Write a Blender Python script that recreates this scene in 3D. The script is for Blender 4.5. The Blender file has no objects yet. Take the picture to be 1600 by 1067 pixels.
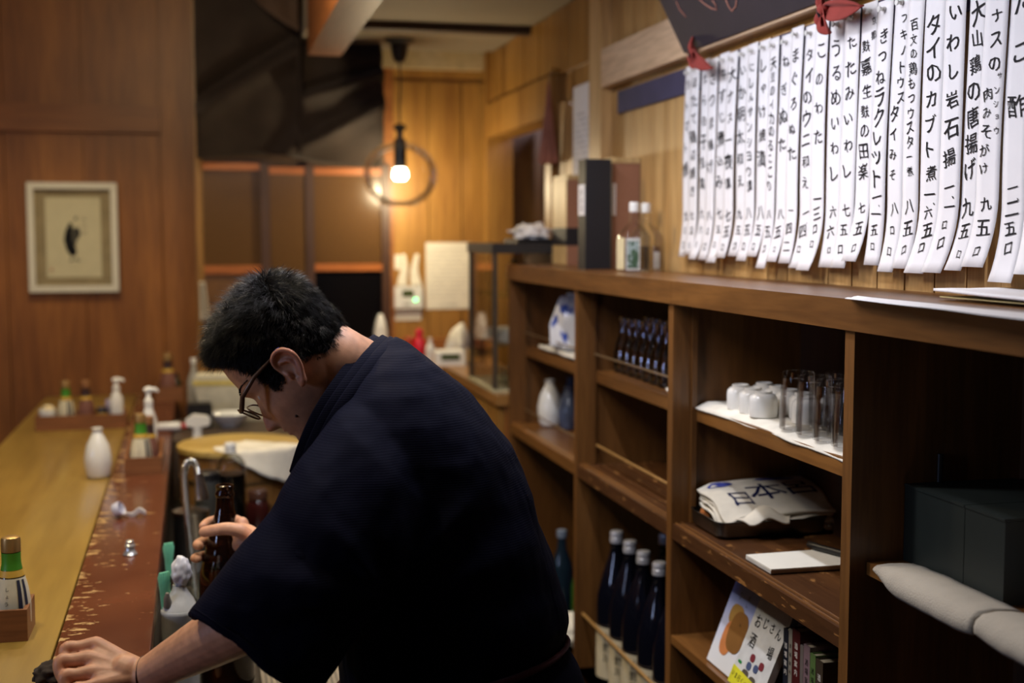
import bpy, bmesh, math, random
from mathutils import Vector, Matrix, noise as mnoise
PI = math.pi
sc = bpy.context.scene
C = sc.collection
random.seed(7)

# ---------------------------------------------------------------- camera
F, CX, CY = 2000.0, 800.0, 533.5
CAMH = 1.65
YAW, PITCH = math.radians(13.3), math.radians(4.79)
cd = bpy.data.cameras.new('camera'); cam = bpy.data.objects.new('camera', cd); C.objects.link(cam)
cam.location = (0, 0, CAMH)
cam.rotation_euler = (PI/2 - PITCH, 0, -YAW)
cd.sensor_width = 36.0; cd.lens = F/1600*36
cd.clip_start = 0.05; cd.clip_end = 60
cd.dof.use_dof = True; cd.dof.focus_distance = 2.05; cd.dof.aperture_fstop = 2.5
cd.dof.aperture_blades = 9
sc.camera = cam
# ---------------------------------------------------------------- world, exposure
w = bpy.data.worlds.new('world'); sc.world = w; w.use_nodes = True
w.node_tree.nodes['Background'].inputs[0].default_value = (0.55, 0.62, 0.85, 1)
w.node_tree.nodes['Background'].inputs[1].default_value = 0.02
sc.view_settings.view_transform = 'Standard'; sc.view_settings.look = 'None'
sc.view_settings.gamma = 1.0; sc.view_settings.use_curve_mapping = False
sc.view_settings.exposure = 0.0
cy = sc.cycles
cy.max_bounces = 8; cy.diffuse_bounces = 3; cy.glossy_bounces = 4; cy.transmission_bounces = 8
cy.transparent_max_bounces = 12; cy.caustics_reflective = False; cy.caustics_refractive = False
cy.sample_clamp_indirect = 4.0
# ---------------------------------------------------------------- seen and assumed lamps of the room, with added spot and passage fill
def area(name, loc, rot, sx, sy, power, col, spread=PI):
    d = bpy.data.lights.new(name, 'AREA'); d.shape = 'RECTANGLE'; d.size = sx; d.size_y = sy
    d.energy = power; d.color = col; d.spread = spread
    o = bpy.data.objects.new(name, d); C.objects.link(o); o.location = loc; o.rotation_euler = rot
    return o
def aim(o, target):
    o.rotation_euler = (Vector(target) - o.location).to_track_quat('-Z', 'Y').to_euler()
def spot(name, loc, target, power, col, size=60, blend=0.6, rad=0.05):
    d = bpy.data.lights.new(name, 'SPOT'); d.energy = power; d.color = col
    d.spot_size = math.radians(size); d.spot_blend = blend; d.shadow_soft_size = rad
    o = bpy.data.objects.new(name, d); C.objects.link(o); o.location = loc; aim(o, target)
    return o
def point(name, loc, power, col, rad=0.04):
    d = bpy.data.lights.new(name, 'POINT'); d.energy = power; d.color = col; d.shadow_soft_size = rad
    o = bpy.data.objects.new(name, d); C.objects.link(o); o.location = loc
    return o
WARM = (1.0, 0.72, 0.42); COOL = (0.84, 0.87, 1.0); NEUT = (1.0, 0.88, 0.76)
# fluorescent tubes along the aisle ceiling (cool) and unseen lights for the menu wall
area('aisle_tube_light', (0.545, 2.55, 2.332), (0, 0, 0), 0.05, 1.5, 13.5, COOL)
s = area('assumed_menu_light', (0.10, 2.15, 2.36), (0, 0, 0), 0.10, 0.7, 13.5, (0.95, 0.93, 1.0)); aim(s, (1.2, 2.2, 1.85))  # assumed unseen source lighting the strips
spot('added_wall_spot', (0.42, 2.7, 2.37), (1.2, 3.15, 2.22), 9, (1.0, 0.92, 0.84), 75, 0.8, 0.04)  # unseen spot added to brighten the upper wall
# cool light assumed for bottle highlights and fill, outside the frame, customers' side
s = area('assumed_cool_light', (-2.9, 1.2, 1.75), (0, 0, 0), 0.35, 0.9, 16, (0.50, 0.62, 1.0)); aim(s, (0.8, 2.4, 1.4))
# assumed counter downlights (warm), unseen overhead
for i, (x, y) in enumerate(((-0.6, 2.0), (-0.55, 3.4), (-0.6, 4.9))):
    spot('assumed_downlight', (x, y, 2.70), (x, y + 0.25, 0), 46, (1.0, 0.86, 0.58), 110, 0.8, 0.05)
# assumed unseen lamp over the kitchen end, brightening tub and face
point('assumed_kitchen_light', (-0.15, 3.5, 2.60), 36, (1.0, 0.78, 0.48), 0.08)

# invented fill light in the passage beyond the opening, added to brighten the curtains
point('passage_fill_light', (1.58, 4.75, 2.2), 5, (0.8, 0.75, 1.0), 0.08)
# ---------------------------------------------------------------- sight lines (a survey aid: meets a sight line with a real plane of the room)
_R = cam.rotation_euler.to_matrix()
def ray(px, py):
    return (_R @ Vector(((px - CX)/F, -(py - CY)/F, -1.0)))
CAMP = Vector((0, 0, CAMH))
def onX(px, py, X):
    r = ray(px, py); return CAMP + r*(X/r.x)
def onY(px, py, Y):
    r = ray(px, py); return CAMP + r*(Y/r.y)
def onZ(px, py, Z):
    r = ray(px, py); return CAMP + r*((Z - CAMH)/r.z)
def atD(px, py, D):
    return CAMP + ray(px, py)*D
def scale(p):            # pixels per metre at p
    d = (Vector(p) - CAMP).dot(_R @ Vector((0, 0, -1)))
    return F/d
RIGHT = _R @ Vector((1, 0, 0)); UPV = _R @ Vector((0, 1, 0)); FWD = _R @ Vector((0, 0, -1))

# ---------------------------------------------------------------- materials
MATS = {}
def new_mat(name):
    m = bpy.data.materials.new(name); m.use_nodes = True
    nt = m.node_tree; b = nt.nodes['Principled BSDF']
    return m, nt, b
def srgb(r, g, b):
    f = lambda c: (c/255/12.92) if c/255 <= 0.04045 else ((c/255 + 0.055)/1.055)**2.4
    return (f(r), f(g), f(b), 1)
def M(name, col, rough=0.5, metal=0.0, var=0.12, scale_=30.0, bump=0.0, spec=0.5, **kw):
    """plain procedural material: a colour with slight noise variation and optional bump"""
    if name in MATS: return MATS[name]
    m, nt, b = new_mat(name); N = nt.nodes; L = nt.links
    tc = N.new('ShaderNodeTexCoord')
    nz = N.new('ShaderNodeTexNoise'); nz.inputs['Scale'].default_value = scale_; nz.inputs['Detail'].default_value = 5
    L.new(tc.outputs['Object'], nz.inputs['Vector'])
    rp = N.new('ShaderNodeValToRGB')
    c = col if len(col) == 4 else (*col, 1)
    rp.color_ramp.elements[0].position = 0.3; rp.color_ramp.elements[1].position = 0.7
    rp.color_ramp.elements[0].color = tuple(max(0, x*(1 - var)) for x in c[:3]) + (1,)
    rp.color_ramp.elements[1].color = tuple(min(1, x*(1 + var)) for x in c[:3]) + (1,)
    L.new(nz.outputs['Fac'], rp.inputs['Fac']); L.new(rp.outputs['Color'], b.inputs['Base Color'])
    b.inputs['Roughness'].default_value = rough; b.inputs['Metallic'].default_value = metal
    b.inputs['Specular IOR Level'].default_value = spec
    if bump:
        bp = N.new('ShaderNodeBump'); bp.inputs['Strength'].default_value = bump; bp.inputs['Distance'].default_value = 0.002
        L.new(nz.outputs['Fac'], bp.inputs['Height']); L.new(bp.outputs['Normal'], b.inputs['Normal'])
    for k, v in kw.items():
        b.inputs[k].default_value = v
    MATS[name] = m; return m
def WOOD(name, dark, light, axis='Y', grain=9.0, rough=0.4, bump=0.15, streak=0.5, coat=0.0, wear=None):
    """wood with grain along an axis; wear = (colour, threshold) lays scuffed bare patches"""
    if name in MATS: return MATS[name]
    m, nt, b = new_mat(name); N = nt.nodes; L = nt.links
    tc = N.new('ShaderNodeTexCoord')
    mp = N.new('ShaderNodeMapping'); s = {'X': (0.08, 1, 1), 'Y': (1, 0.08, 1), 'Z': (1, 1, 0.08)}[axis]
    mp.inputs['Scale'].default_value = s; L.new(tc.outputs['Object'], mp.inputs['Vector'])
    n1 = N.new('ShaderNodeTexNoise'); n1.inputs['Scale'].default_value = grain; n1.inputs['Detail'].default_value = 6
    n1.inputs['Distortion'].default_value = 1.2; L.new(mp.outputs['Vector'], n1.inputs['Vector'])
    n2 = N.new('ShaderNodeTexNoise'); n2.inputs['Scale'].default_value = grain*14; n2.inputs['Detail'].default_value = 3
    L.new(mp.outputs['Vector'], n2.inputs['Vector'])
    n3 = N.new('ShaderNodeTexNoise'); n3.inputs['Scale'].default_value = 2.3; n3.inputs['Detail'].default_value = 2
    L.new(tc.outputs['Object'], n3.inputs['Vector'])
    r1 = N.new('ShaderNodeValToRGB'); r1.color_ramp.elements[0].position = 0.28; r1.color_ramp.elements[1].position = 0.72
    r1.color_ramp.elements[0].color = dark; r1.color_ramp.elements[1].color = light
    L.new(n1.outputs['Fac'], r1.inputs['Fac'])
    mx = N.new('ShaderNodeMix'); mx.data_type = 'RGBA'; mx.blend_type = 'MULTIPLY'; mx.inputs['Factor'].default_value = streak
    r2 = N.new('ShaderNodeValToRGB'); r2.color_ramp.elements[0].position = 0.35; r2.color_ramp.elements[1].position = 0.6
    r2.color_ramp.elements[0].color = (0.55, 0.5, 0.45, 1); r2.color_ramp.elements[1].color = (1, 1, 1, 1)
    L.new(n2.outputs['Fac'], r2.inputs['Fac'])
    L.new(r1.outputs['Color'], mx.inputs[6]); L.new(r2.outputs['Color'], mx.inputs[7])
    m2 = N.new('ShaderNodeMix'); m2.data_type = 'RGBA'; m2.blend_type = 'MULTIPLY'; m2.inputs['Factor'].default_value = 0.5
    r3 = N.new('ShaderNodeValToRGB'); r3.color_ramp.elements[0].position = 0.3; r3.color_ramp.elements[1].position = 0.7
    r3.color_ramp.elements[0].color = (0.6, 0.56, 0.52, 1); r3.color_ramp.elements[1].color = (1, 1, 1, 1)
    L.new(n3.outputs['Fac'], r3.inputs['Fac'])
    L.new(mx.outputs[2], m2.inputs[6]); L.new(r3.outputs['Color'], m2.inputs[7])
    out = m2.outputs[2]
    if wear:
        wc, th, wsc = wear
        mp2 = N.new('ShaderNodeMapping'); mp2.inputs['Scale'].default_value = wsc
        L.new(tc.outputs['Object'], mp2.inputs['Vector'])
        n4 = N.new('ShaderNodeTexNoise'); n4.inputs['Scale'].default_value = 9; n4.inputs['Detail'].default_value = 9
        n4.inputs['Roughness'].default_value = 0.65
        L.new(mp2.outputs['Vector'], n4.inputs['Vector'])
        r4 = N.new('ShaderNodeValToRGB'); r4.color_ramp.elements[0].position = th; r4.color_ramp.elements[1].position = th + 0.03
        r4.color_ramp.elements[0].color = (0, 0, 0, 1); r4.color_ramp.elements[1].color = (1, 1, 1, 1)
        L.new(n4.outputs['Fac'], r4.inputs['Fac'])
        m3 = N.new('ShaderNodeMix'); m3.data_type = 'RGBA'; L.new(r4.outputs['Color'], m3.inputs['Factor'])
        L.new(out, m3.inputs[6]); m3.inputs[7].default_value = wc; out = m3.outputs[2]
    L.new(out, b.inputs['Base Color'])
    b.inputs['Roughness'].default_value = rough; b.inputs['Coat Weight'].default_value = coat; b.inputs['Coat Roughness'].default_value = 0.15
    if bump:
        bp = N.new('ShaderNodeBump'); bp.inputs['Strength'].default_value = bump; bp.inputs['Distance'].default_value = 0.001
        L.new(n2.outputs['Fac'], bp.inputs['Height']); L.new(bp.outputs['Normal'], b.inputs['Normal'])
    MATS[name] = m; return m
def GLASS(name, col=(1, 1, 1, 1), rough=0.02, ior=1.45):
    if name in MATS: return MATS[name]
    m, nt, b = new_mat(name)
    b.inputs['Base Color'].default_value = col; b.inputs['Roughness'].default_value = rough
    b.inputs['Transmission Weight'].default_value = 1.0; b.inputs['IOR'].default_value = ior
    MATS[name] = m; return m
def CLOTH(name, col, weave=900.0, rough=0.9, bump=0.3, rib=None, var=0.15, sheen=0.06):
    """woven cloth: noise tint, weave bump, optional ribs (axis, scale)"""
    if name in MATS: return MATS[name]
    m, nt, b = new_mat(name); N = nt.nodes; L = nt.links
    tc = N.new('ShaderNodeTexCoord')
    nz = N.new('ShaderNodeTexNoise'); nz.inputs['Scale'].default_value = weave; nz.inputs['Detail'].default_value = 2
    L.new(tc.outputs['Object'], nz.inputs['Vector'])
    n2 = N.new('ShaderNodeTexNoise'); n2.inputs['Scale'].default_value = 14; n2.inputs['Detail'].default_value = 4
    L.new(tc.outputs['Object'], n2.inputs['Vector'])
    rp = N.new('ShaderNodeValToRGB'); rp.color_ramp.elements[0].position = 0.3; rp.color_ramp.elements[1].position = 0.7
    rp.color_ramp.elements[0].color = tuple(x*(1 - var) for x in col[:3]) + (1,); rp.color_ramp.elements[1].color = tuple(x*(1 + var) for x in col[:3]) + (1,)
    L.new(n2.outputs['Fac'], rp.inputs['Fac']); L.new(rp.outputs['Color'], b.inputs['Base Color'])
    h = nz.outputs['Fac']
    if rib:
        wv = N.new('ShaderNodeTexWave'); wv.bands_direction = rib[0]; wv.inputs['Scale'].default_value = rib[1]
        wv.inputs['Distortion'].default_value = 1.5; wv.inputs['Detail'].default_value = 2; wv.inputs['Detail Scale'].default_value = 2.0
        L.new(tc.outputs['Object'], wv.inputs['Vector'])
        ad = N.new('ShaderNodeMath'); ad.operation = 'ADD'; L.new(wv.outputs['Fac'], ad.inputs[0])
        ml = N.new('ShaderNodeMath'); ml.operation = 'MULTIPLY'; ml.inputs[1].default_value = 0.5
        L.new(h, ml.inputs[0]); L.new(ml.outputs[0], ad.inputs[1]); h = ad.outputs[0]
    bp = N.new('ShaderNodeBump'); bp.inputs['Strength'].default_value = bump; bp.inputs['Distance'].default_value = 0.0015
    L.new(h, bp.inputs['Height']); L.new(bp.outputs['Normal'], b.inputs['Normal'])
    b.inputs['Roughness'].default_value = rough; b.inputs['Sheen Weight'].default_value = sheen
    b.inputs['Specular IOR Level'].default_value = 0.2 if sheen else 0.06
    MATS[name] = m; return m
def EMIT(name, col, strength):
    if name in MATS: return MATS[name]
    m, nt, b = new_mat(name)
    b.inputs['Base Color'].default_value = (*col, 1); b.inputs['Emission Color'].default_value = (*col, 1)
    b.inputs['Emission Strength'].default_value = strength
    MATS[name] = m; return m

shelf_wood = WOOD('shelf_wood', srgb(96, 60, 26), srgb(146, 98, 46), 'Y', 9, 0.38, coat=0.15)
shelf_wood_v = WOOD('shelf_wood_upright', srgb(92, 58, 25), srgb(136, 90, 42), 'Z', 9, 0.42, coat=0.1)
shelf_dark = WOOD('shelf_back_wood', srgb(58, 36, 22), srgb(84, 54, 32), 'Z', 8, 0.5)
worn_wood = WOOD('worn_shelf_wood', srgb(74, 44, 22), srgb(104, 66, 32), 'Y', 9, 0.4, wear=(srgb(150, 104, 56), 0.60, (5.0, 1.6, 9)))
wall_wood = WOOD('wall_wood', srgb(186, 142, 82), srgb(220, 180, 118), 'Z', 7, 0.5)
wall_wood_y = WOOD('rail_wood', srgb(216, 182, 144), srgb(236, 208, 174), 'Y', 7, 0.45)
panel_wood = WOOD('panel_wood', srgb(134, 80, 34), srgb(176, 114, 52), 'Z', 5, 0.45)
panel_wood_x = WOOD('panel_rail_wood', srgb(138, 84, 38), srgb(176, 112, 54), 'X', 5, 0.45)
back_wood = WOOD('kitchen_wall_wood', srgb(150, 104, 44), srgb(190, 142, 68), 'Z', 5, 0.42)
trim_wood = WOOD('trim_wood', srgb(140, 84, 40), srgb(180, 118, 60), 'X', 6, 0.4)
counter_wood = WOOD('counter_wood', srgb(140, 108, 44), srgb(186, 154, 74), 'Y', 3.2, 0.32, coat=0.25, streak=0.3)
beam_wood = WOOD('beam_wood', srgb(112, 66, 32), srgb(150, 92, 46), 'Y', 6, 0.5)
box_wood = WOOD('box_wood', srgb(128, 80, 44), srgb(160, 104, 60), 'X', 9, 0.5)
white_paper = M('white_paper', srgb(238, 236, 236), 0.85, var=0.02, spec=0.2)
ink = M('black_ink', srgb(22, 20, 24), 0.7, var=0.05, spec=0.2)
white_ceramic = M('white_ceramic', srgb(232, 230, 224), 0.14, var=0.03)
black_plastic = M('black_plastic', srgb(22, 21, 23), 0.4, var=0.1)
white_plastic = M('white_plastic', srgb(225, 224, 218), 0.35, var=0.03)
steel = M('steel', srgb(190, 190, 188), 0.22, 1.0, var=0.05)
dark_steel = M('dark_steel', srgb(120, 118, 112), 0.32, 1.0, var=0.08)
white_cloth = CLOTH('white_cloth', srgb(226, 220, 204), 1200)
def THIN(name, tint=(0.96, 0.98, 0.98), edge=0.5, rough=0.02, gain=0.6):
    """thin-walled clear glass or plastic: see-through face, brighter and more reflective at grazing angles"""
    if name in MATS: return MATS[name]
    m = bpy.data.materials.new(name); m.use_nodes = True; nt = m.node_tree; N = nt.nodes; L = nt.links
    N.remove(N['Principled BSDF']); out = N['Material Output']
    tr = N.new('ShaderNodeBsdfTransparent'); tr.inputs[0].default_value = (*tint, 1)
    gl = N.new('ShaderNodeBsdfGlossy'); gl.inputs['Roughness'].default_value = rough; gl.inputs[0].default_value = (1, 1, 1, 1)
    lw = N.new('ShaderNodeLayerWeight'); lw.inputs[0].default_value = edge
    mu = N.new('ShaderNodeMath'); mu.operation = 'MULTIPLY'; mu.inputs[1].default_value = gain
    mx = N.new('ShaderNodeMixShader'); L.new(lw.outputs['Fresnel'], mu.inputs[0]); L.new(mu.outputs[0], mx.inputs[0])
    L.new(tr.outputs[0], mx.inputs[1]); L.new(gl.outputs[0], mx.inputs[2]); L.new(mx.outputs[0], out.inputs[0])
    MATS[name] = m; return m
clear_glass = THIN('clear_glass', edge=0.35)

# ---------------------------------------------------------------- mesh helpers
def link(name, me, mat=None, parent=None, smooth=None):
    o = bpy.data.objects.new(name, me); C.objects.link(o)
    if mat is not None:
        for mm in (mat if isinstance(mat, (list, tuple)) else [mat]): me.materials.append(mm)
    if parent is not None: o.parent = parent
    if smooth is not None and len(me.polygons):
        me.polygons.foreach_set('use_smooth', [True]*len(me.polygons))
        if smooth < 180: me.set_sharp_from_angle(angle=math.radians(smooth))
    return o
def obj(name, bm, mat=None, parent=None, smooth=35, bevel=0.0, bseg=2):
    if bevel:
        es = [e for e in bm.edges if len(e.link_faces) == 2 and e.calc_face_angle(0) > 0.6]
        if es: bmesh.ops.bevel(bm, geom=es, offset=bevel, segments=bseg, affect='EDGES', profile=0.5)
    me = bpy.data.meshes.new(name); bm.to_mesh(me); bm.free()
    return link(name, me, mat, parent, smooth)
def BM(): return bmesh.new()
def box(bm, x0, x1, y0, y1, z0, z1, mi=0):
    vs = [bm.verts.new((x, y, z)) for x in (x0, x1) for y in (y0, y1) for z in (z0, z1)]
    for f in ((0, 1, 3, 2), (4, 6, 7, 5), (0, 4, 5, 1), (2, 3, 7, 6), (0, 2, 6, 4), (1, 5, 7, 3)):
        bm.faces.new([vs[i] for i in f]).material_index = mi
    return bm
def bx(*a): return box(BM(), *a)
def obox(bm, c, ax, ay, az, mi=0):
    """oriented box: centre c, half-extent vectors"""
    c = Vector(c); ax, ay, az = Vector(ax), Vector(ay), Vector(az)
    vs = [bm.verts.new(c + i*ax + j*ay + k*az) for i in (-1, 1) for j in (-1, 1) for k in (-1, 1)]
    for f in ((0, 1, 3, 2), (4, 6, 7, 5), (0, 4, 5, 1), (2, 3, 7, 6), (0, 2, 6, 4), (1, 5, 7, 3)):
        bm.faces.new([vs[i] for i in f]).material_index = mi
    return bm
def lathe(bm, prof, seg=24, c=(0, 0, 0), mi=0, cap0=True, cap1=True):
    rows = []
    for r, z in prof:
        rows.append([bm.verts.new((c[0] + r*math.cos(2*PI*i/seg), c[1] + r*math.sin(2*PI*i/seg), c[2] + z)) for i in range(seg)])
    for a, b in zip(rows, rows[1:]):
        for i in range(seg):
            bm.faces.new((a[i], a[(i+1) % seg], b[(i+1) % seg], b[i])).material_index = mi
    if cap0: bm.faces.new(rows[0][::-1]).material_index = mi
    if cap1: bm.faces.new(rows[-1]).material_index = mi
    return bm
def rings(bm, rr, cap0=True, cap1=True, mi=0, closed=False):
    rows = [[bm.verts.new(p) for p in r] for r in rr]
    n = len(rows[0])
    pairs = list(zip(rows, rows[1:])) + ([(rows[-1], rows[0])] if closed else [])
    for a, b in pairs:
        for i in range(n):
            bm.faces.new((a[i], a[(i+1) % n], b[(i+1) % n], b[i])).material_index = mi
    if cap0 and not closed: bm.faces.new(rows[0][::-1]).material_index = mi
    if cap1 and not closed: bm.faces.new(rows[-1]).material_index = mi
    return bm
def frames(path):
    P = [Vector(p) for p in path]; out = []; up = None
    for i, p in enumerate(P):
        t = (P[min(i+1, len(P)-1)] - P[max(i-1, 0)]).normalized()
        if up is None:
            up = Vector((0, 0, 1)) if abs(t.z) < 0.9 else Vector((1, 0, 0))
        s = t.cross(up)
        if s.length < 1e-6: s = t.orthogonal()
        s.normalize(); up = s.cross(t).normalized()
        out.append((p, t, s, up))
    return out
def tube(bm, path, r, seg=10, mi=0, cap=True):
    fr = frames(path); rr = []
    for i, (p, t, s, u) in enumerate(fr):
        ri = r[i] if isinstance(r, (list, tuple)) else r
        rr.append([p + (s*math.cos(2*PI*k/seg) + u*math.sin(2*PI*k/seg))*ri for k in range(seg)])
    return rings(bm, rr, cap, cap, mi)
def ico(bm, c, r, sub=2, sc3=(1, 1, 1), mi=0):
    g = bmesh.ops.create_icosphere(bm, subdivisions=sub, radius=r)
    for v in g['verts']:
        v.co = Vector((v.co.x*sc3[0] + c[0], v.co.y*sc3[1] + c[1], v.co.z*sc3[2] + c[2]))
    return bm
def grid(bm, fn, nu, nv, mi=0, thick=0.0):
    """sheet P(u,v), u,v in 0..1; thick gives it a real thickness along its normal"""
    P = [[Vector(fn(i/nu, j/nv)) for i in range(nu+1)] for j in range(nv+1)]
    if thick:
        Q = []
        for j in range(nv+1):
            row = []
            for i in range(nu+1):
                du = P[j][min(i+1, nu)] - P[j][max(i-1, 0)]; dv = P[min(j+1, nv)][i] - P[max(j-1, 0)][i]
                n = du.cross(dv); n = n.normalized() if n.length > 1e-12 else Vector((0, 0, 1))
                row.append(P[j][i] - n*thick)
            Q.append(row)
    A = [[bm.verts.new(p) for p in r] for r in P]
    for j in range(nv):
        for i in range(nu):
            bm.faces.new((A[j][i], A[j][i+1], A[j+1][i+1], A[j+1][i])).material_index = mi
    if thick:
        B = [[bm.verts.new(p) for p in r] for r in Q]
        for j in range(nv):
            for i in range(nu):
                bm.faces.new((B[j][i], B[j+1][i], B[j+1][i+1], B[j][i+1])).material_index = mi
        for i in range(nu):
            bm.faces.new((A[0][i], B[0][i], B[0][i+1], A[0][i+1])).material_index = mi
            bm.faces.new((A[nv][i+1], B[nv][i+1], B[nv][i], A[nv][i])).material_index = mi
        for j in range(nv):
            bm.faces.new((A[j+1][0], B[j+1][0], B[j][0], A[j][0])).material_index = mi
            bm.faces.new((A[j][nu], B[j][nu], B[j+1][nu], A[j+1][nu])).material_index = mi
    return bm
def nz(x, y, z=0.0): return mnoise.noise(Vector((x, y, z)))
def tag(o, label, cat, group=None):
    o['label'] = label; o['category'] = cat
    if group: o['group'] = group
    return o
def thing(name, label, cat, loc=(0, 0, 0), rz=0.0, group=None):
    o = bpy.data.objects.new(name, None); C.objects.link(o); o.empty_display_size = 0.02
    o.location = loc; o.rotation_euler = (0, 0, rz)
    return tag(o, label, cat, group)
def struct(name, bm, mat, parent=None, bevel=0.0):
    o = obj(name, bm, mat, parent, 35, bevel)
    if parent is None: o['kind'] = 'structure'
    return o
def dup(root, loc, rz=0.0, label=None, group=None, sc1=1.0):
    r = root.copy(); C.objects.link(r); r.location = loc; r.rotation_euler = (0, 0, rz); r.scale = (sc1,)*3
    if label: r['label'] = label
    if group: r['group'] = group
    for ch in root.children:
        c = ch.copy(); C.objects.link(c); c.parent = r
        for g in ch.children:
            d = g.copy(); C.objects.link(d); d.parent = c
    return r
# ---------------------------------------------------------------- lettering
_fc = bpy.data.curves.new('glyph_source', 'FONT'); _fc.resolution_u = 2; _fc.offset = 0.004
_fo = bpy.data.objects.new('glyph_source', _fc)
_gl = {}
def glyph(ch):
    if ch not in _gl:
        _fc.body = ch
        me = _fo.to_mesh()
        vs = [(v.co.x, v.co.y) for v in me.vertices]; ps = [tuple(p.vertices) for p in me.polygons]
        _fo.to_mesh_clear()
        if vs:
            x0 = min(v[0] for v in vs); x1 = max(v[0] for v in vs); y0 = min(v[1] for v in vs); y1 = max(v[1] for v in vs)
            cx, cyy = (x0 + x1)/2, (y0 + y1)/2
            vs = [(x - cx, y - cyy) for x, y in vs]
        _gl[ch] = (vs, ps)
    return _gl[ch]
def letters(name, items, fn, mat, parent, hand=0.0, seed=0):
    """items: (char, u, v, size, xstretch); fn(u, v) -> point of the printed surface"""
    rnd = random.Random(seed); V = []; P = []
    for ch, u, v, s, xs in items:
        g, ps = glyph(ch); base = len(V)
        a = rnd.uniform(-0.10, 0.10)*hand; sh = -0.16*hand + rnd.uniform(-0.05, 0.05)*hand
        ph = rnd.uniform(0, 6); k = s*(1 + rnd.uniform(-0.26, 0.08)*hand)
        for x, y in g:
            if hand:
                x += 0.035*hand*math.sin(6*y + ph) ; y += 0.035*hand*math.sin(5*x + ph) + 0.10*hand*x
            x -= sh*-y
            xr = x*math.cos(a) - y*math.sin(a); yr = x*math.sin(a) + y*math.cos(a)
            V.append(fn(u + xr*k*xs, v + yr*k))
        P += [tuple(i + base for i in p) for p in ps]
    me = bpy.data.meshes.new(name); me.from_pydata([tuple(q) for q in V], [], P)
    return link(name, me, mat, parent)
# ================================================================ ROOM SHELL
WX, CEIL, BACKY = 1.20, 2.424, 5.50
struct('floor', bx(-4.0, 1.9, -1.5, 7.0, -0.05, 0.0), M('floor_concrete', srgb(70, 62, 54), 0.6, bump=0.2))
CEIL2 = 2.80
struct('ceiling', box(bx(0.375, 1.9, -1.5, 7.0, CEIL, CEIL2 + 0.05), -4.0, 0.375, -1.5, 7.0, CEIL2, CEIL2 + 0.05), M('ceiling_board', srgb(150, 140, 122), 0.8, var=0.06, scale_=3))
# right wall: plaster core with an opening to the passage, faced with boards
bm = BM()
box(bm, WX + 0.06, WX + 0.12, -1.5, 4.42, 0, 1.495); box(bm, WX, WX + 0.12, -1.5, 4.42, 1.495, CEIL)
box(bm, WX, WX + 0.08, 4.42, 5.40, 2.06, CEIL); box(bm, WX, WX + 0.08, 5.40, BACKY, 0, CEIL); box(bm, WX, WX + 0.08, 4.42, 5.40, 0, 1.0)
wall_right = struct('wall_right', bm, back_wood)
def plank_row(parent, name, y0, y1, wd, z0, z1, x0, th, mat, gap=0.004):
    n = max(1, round((y1 - y0)/wd)); wd = (y1 - y0)/n; rnd = random.Random(int(z0*100) + n); me0 = None
    for i in range(n):
        t = th + rnd.uniform(-0.002, 0.002)
        o = obj(name, bx(x0 - t, x0, y0 + i*wd + gap/2, y0 + (i+1)*wd - gap/2, z0, z1), mat, parent, 35, 0.0025, 1)
SLAB_T, SLAB_B, SX, BX_ = 1.552, 1.504, 0.945, 1.185
plank_row(wall_right, 'plank', 0.9, 3.727, 0.095, SLAB_B, 2.074, WX, 0.012, wall_wood)
plank_row(wall_right, 'plank', 0.9, 3.727, 0.105, 2.21, CEIL - 0.005, WX, 0.012, wall_wood)
plank_row(wall_right, 'plank', 3.86, 4.335, 0.10, 1.1, 2.10, WX, 0.012, wall_wood)
plank_row(wall_right, 'plank', 3.86, 5.44, 0.12, 2.20, CEIL - 0.005, WX, 0.012, back_wood)
struct('trim_1', bx(1.155, WX - 0.001, 0.9, 3.727, 2.088, 2.200), wall_wood_y, None, 0.004)          # rail above the menus
struct('trim_2', bx(1.155, WX - 0.001, 3.727, 3.85, 1.0, CEIL), WOOD('post_wood', srgb(204, 162, 104), srgb(228, 192, 136), 'Z', 7, 0.45), None, 0.005)
struct('trim_3', bx(1.165, WX - 0.001, 4.335, 5.40, 2.06, 2.20), back_wood, None, 0.004)
struct('trim_4', bx(1.165, WX - 0.001, 4.34, 4.42, 1.0, 2.06), back_wood, None, 0.004)
struct('trim_5', bx(1.165, WX - 0.001, 5.40, 5.47, 1.0, CEIL), back_wood, None, 0.004)
# passage behind the opening
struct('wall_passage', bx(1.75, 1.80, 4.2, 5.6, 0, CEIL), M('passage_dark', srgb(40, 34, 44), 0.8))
def curtain(name, x, y0, y1, z0, z1, mat, label, nf):
    def fn(u, v):
        y = y0 + (y1 - y0)*u
        return (x + 0.018*math.sin(u*nf*2*PI)*(0.5 + 0.5*v) + 0.01*nz(u*4, v*2), y, z1 + (z0 - z1)*v)
    o = obj(name, grid(BM(), fn, nf*10, 10, 0, 0.003), mat, None, 180); tag(o, label, 'curtain'); return o
curtain('door_curtain', 1.40, 4.36, 4.80, 0.0, 2.10, CLOTH('navy_curtain', srgb(24, 30, 74)), 'dark navy curtain panel in the opening right of the brown umbrella', 5)
curtain('door_curtain', 1.44, 4.84, 5.02, 0.0, 2.10, CLOTH('purple_curtain', srgb(104, 42, 150)), 'narrow bright purple curtain panel in the opening by the brown umbrella', 2)
curtain('door_curtain', 1.42, 5.04, 5.42, 0.0, 2.10, CLOTH('brown_curtain', srgb(60, 34, 26)), 'dark brown curtain panel at the far side of the opening', 4)

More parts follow.
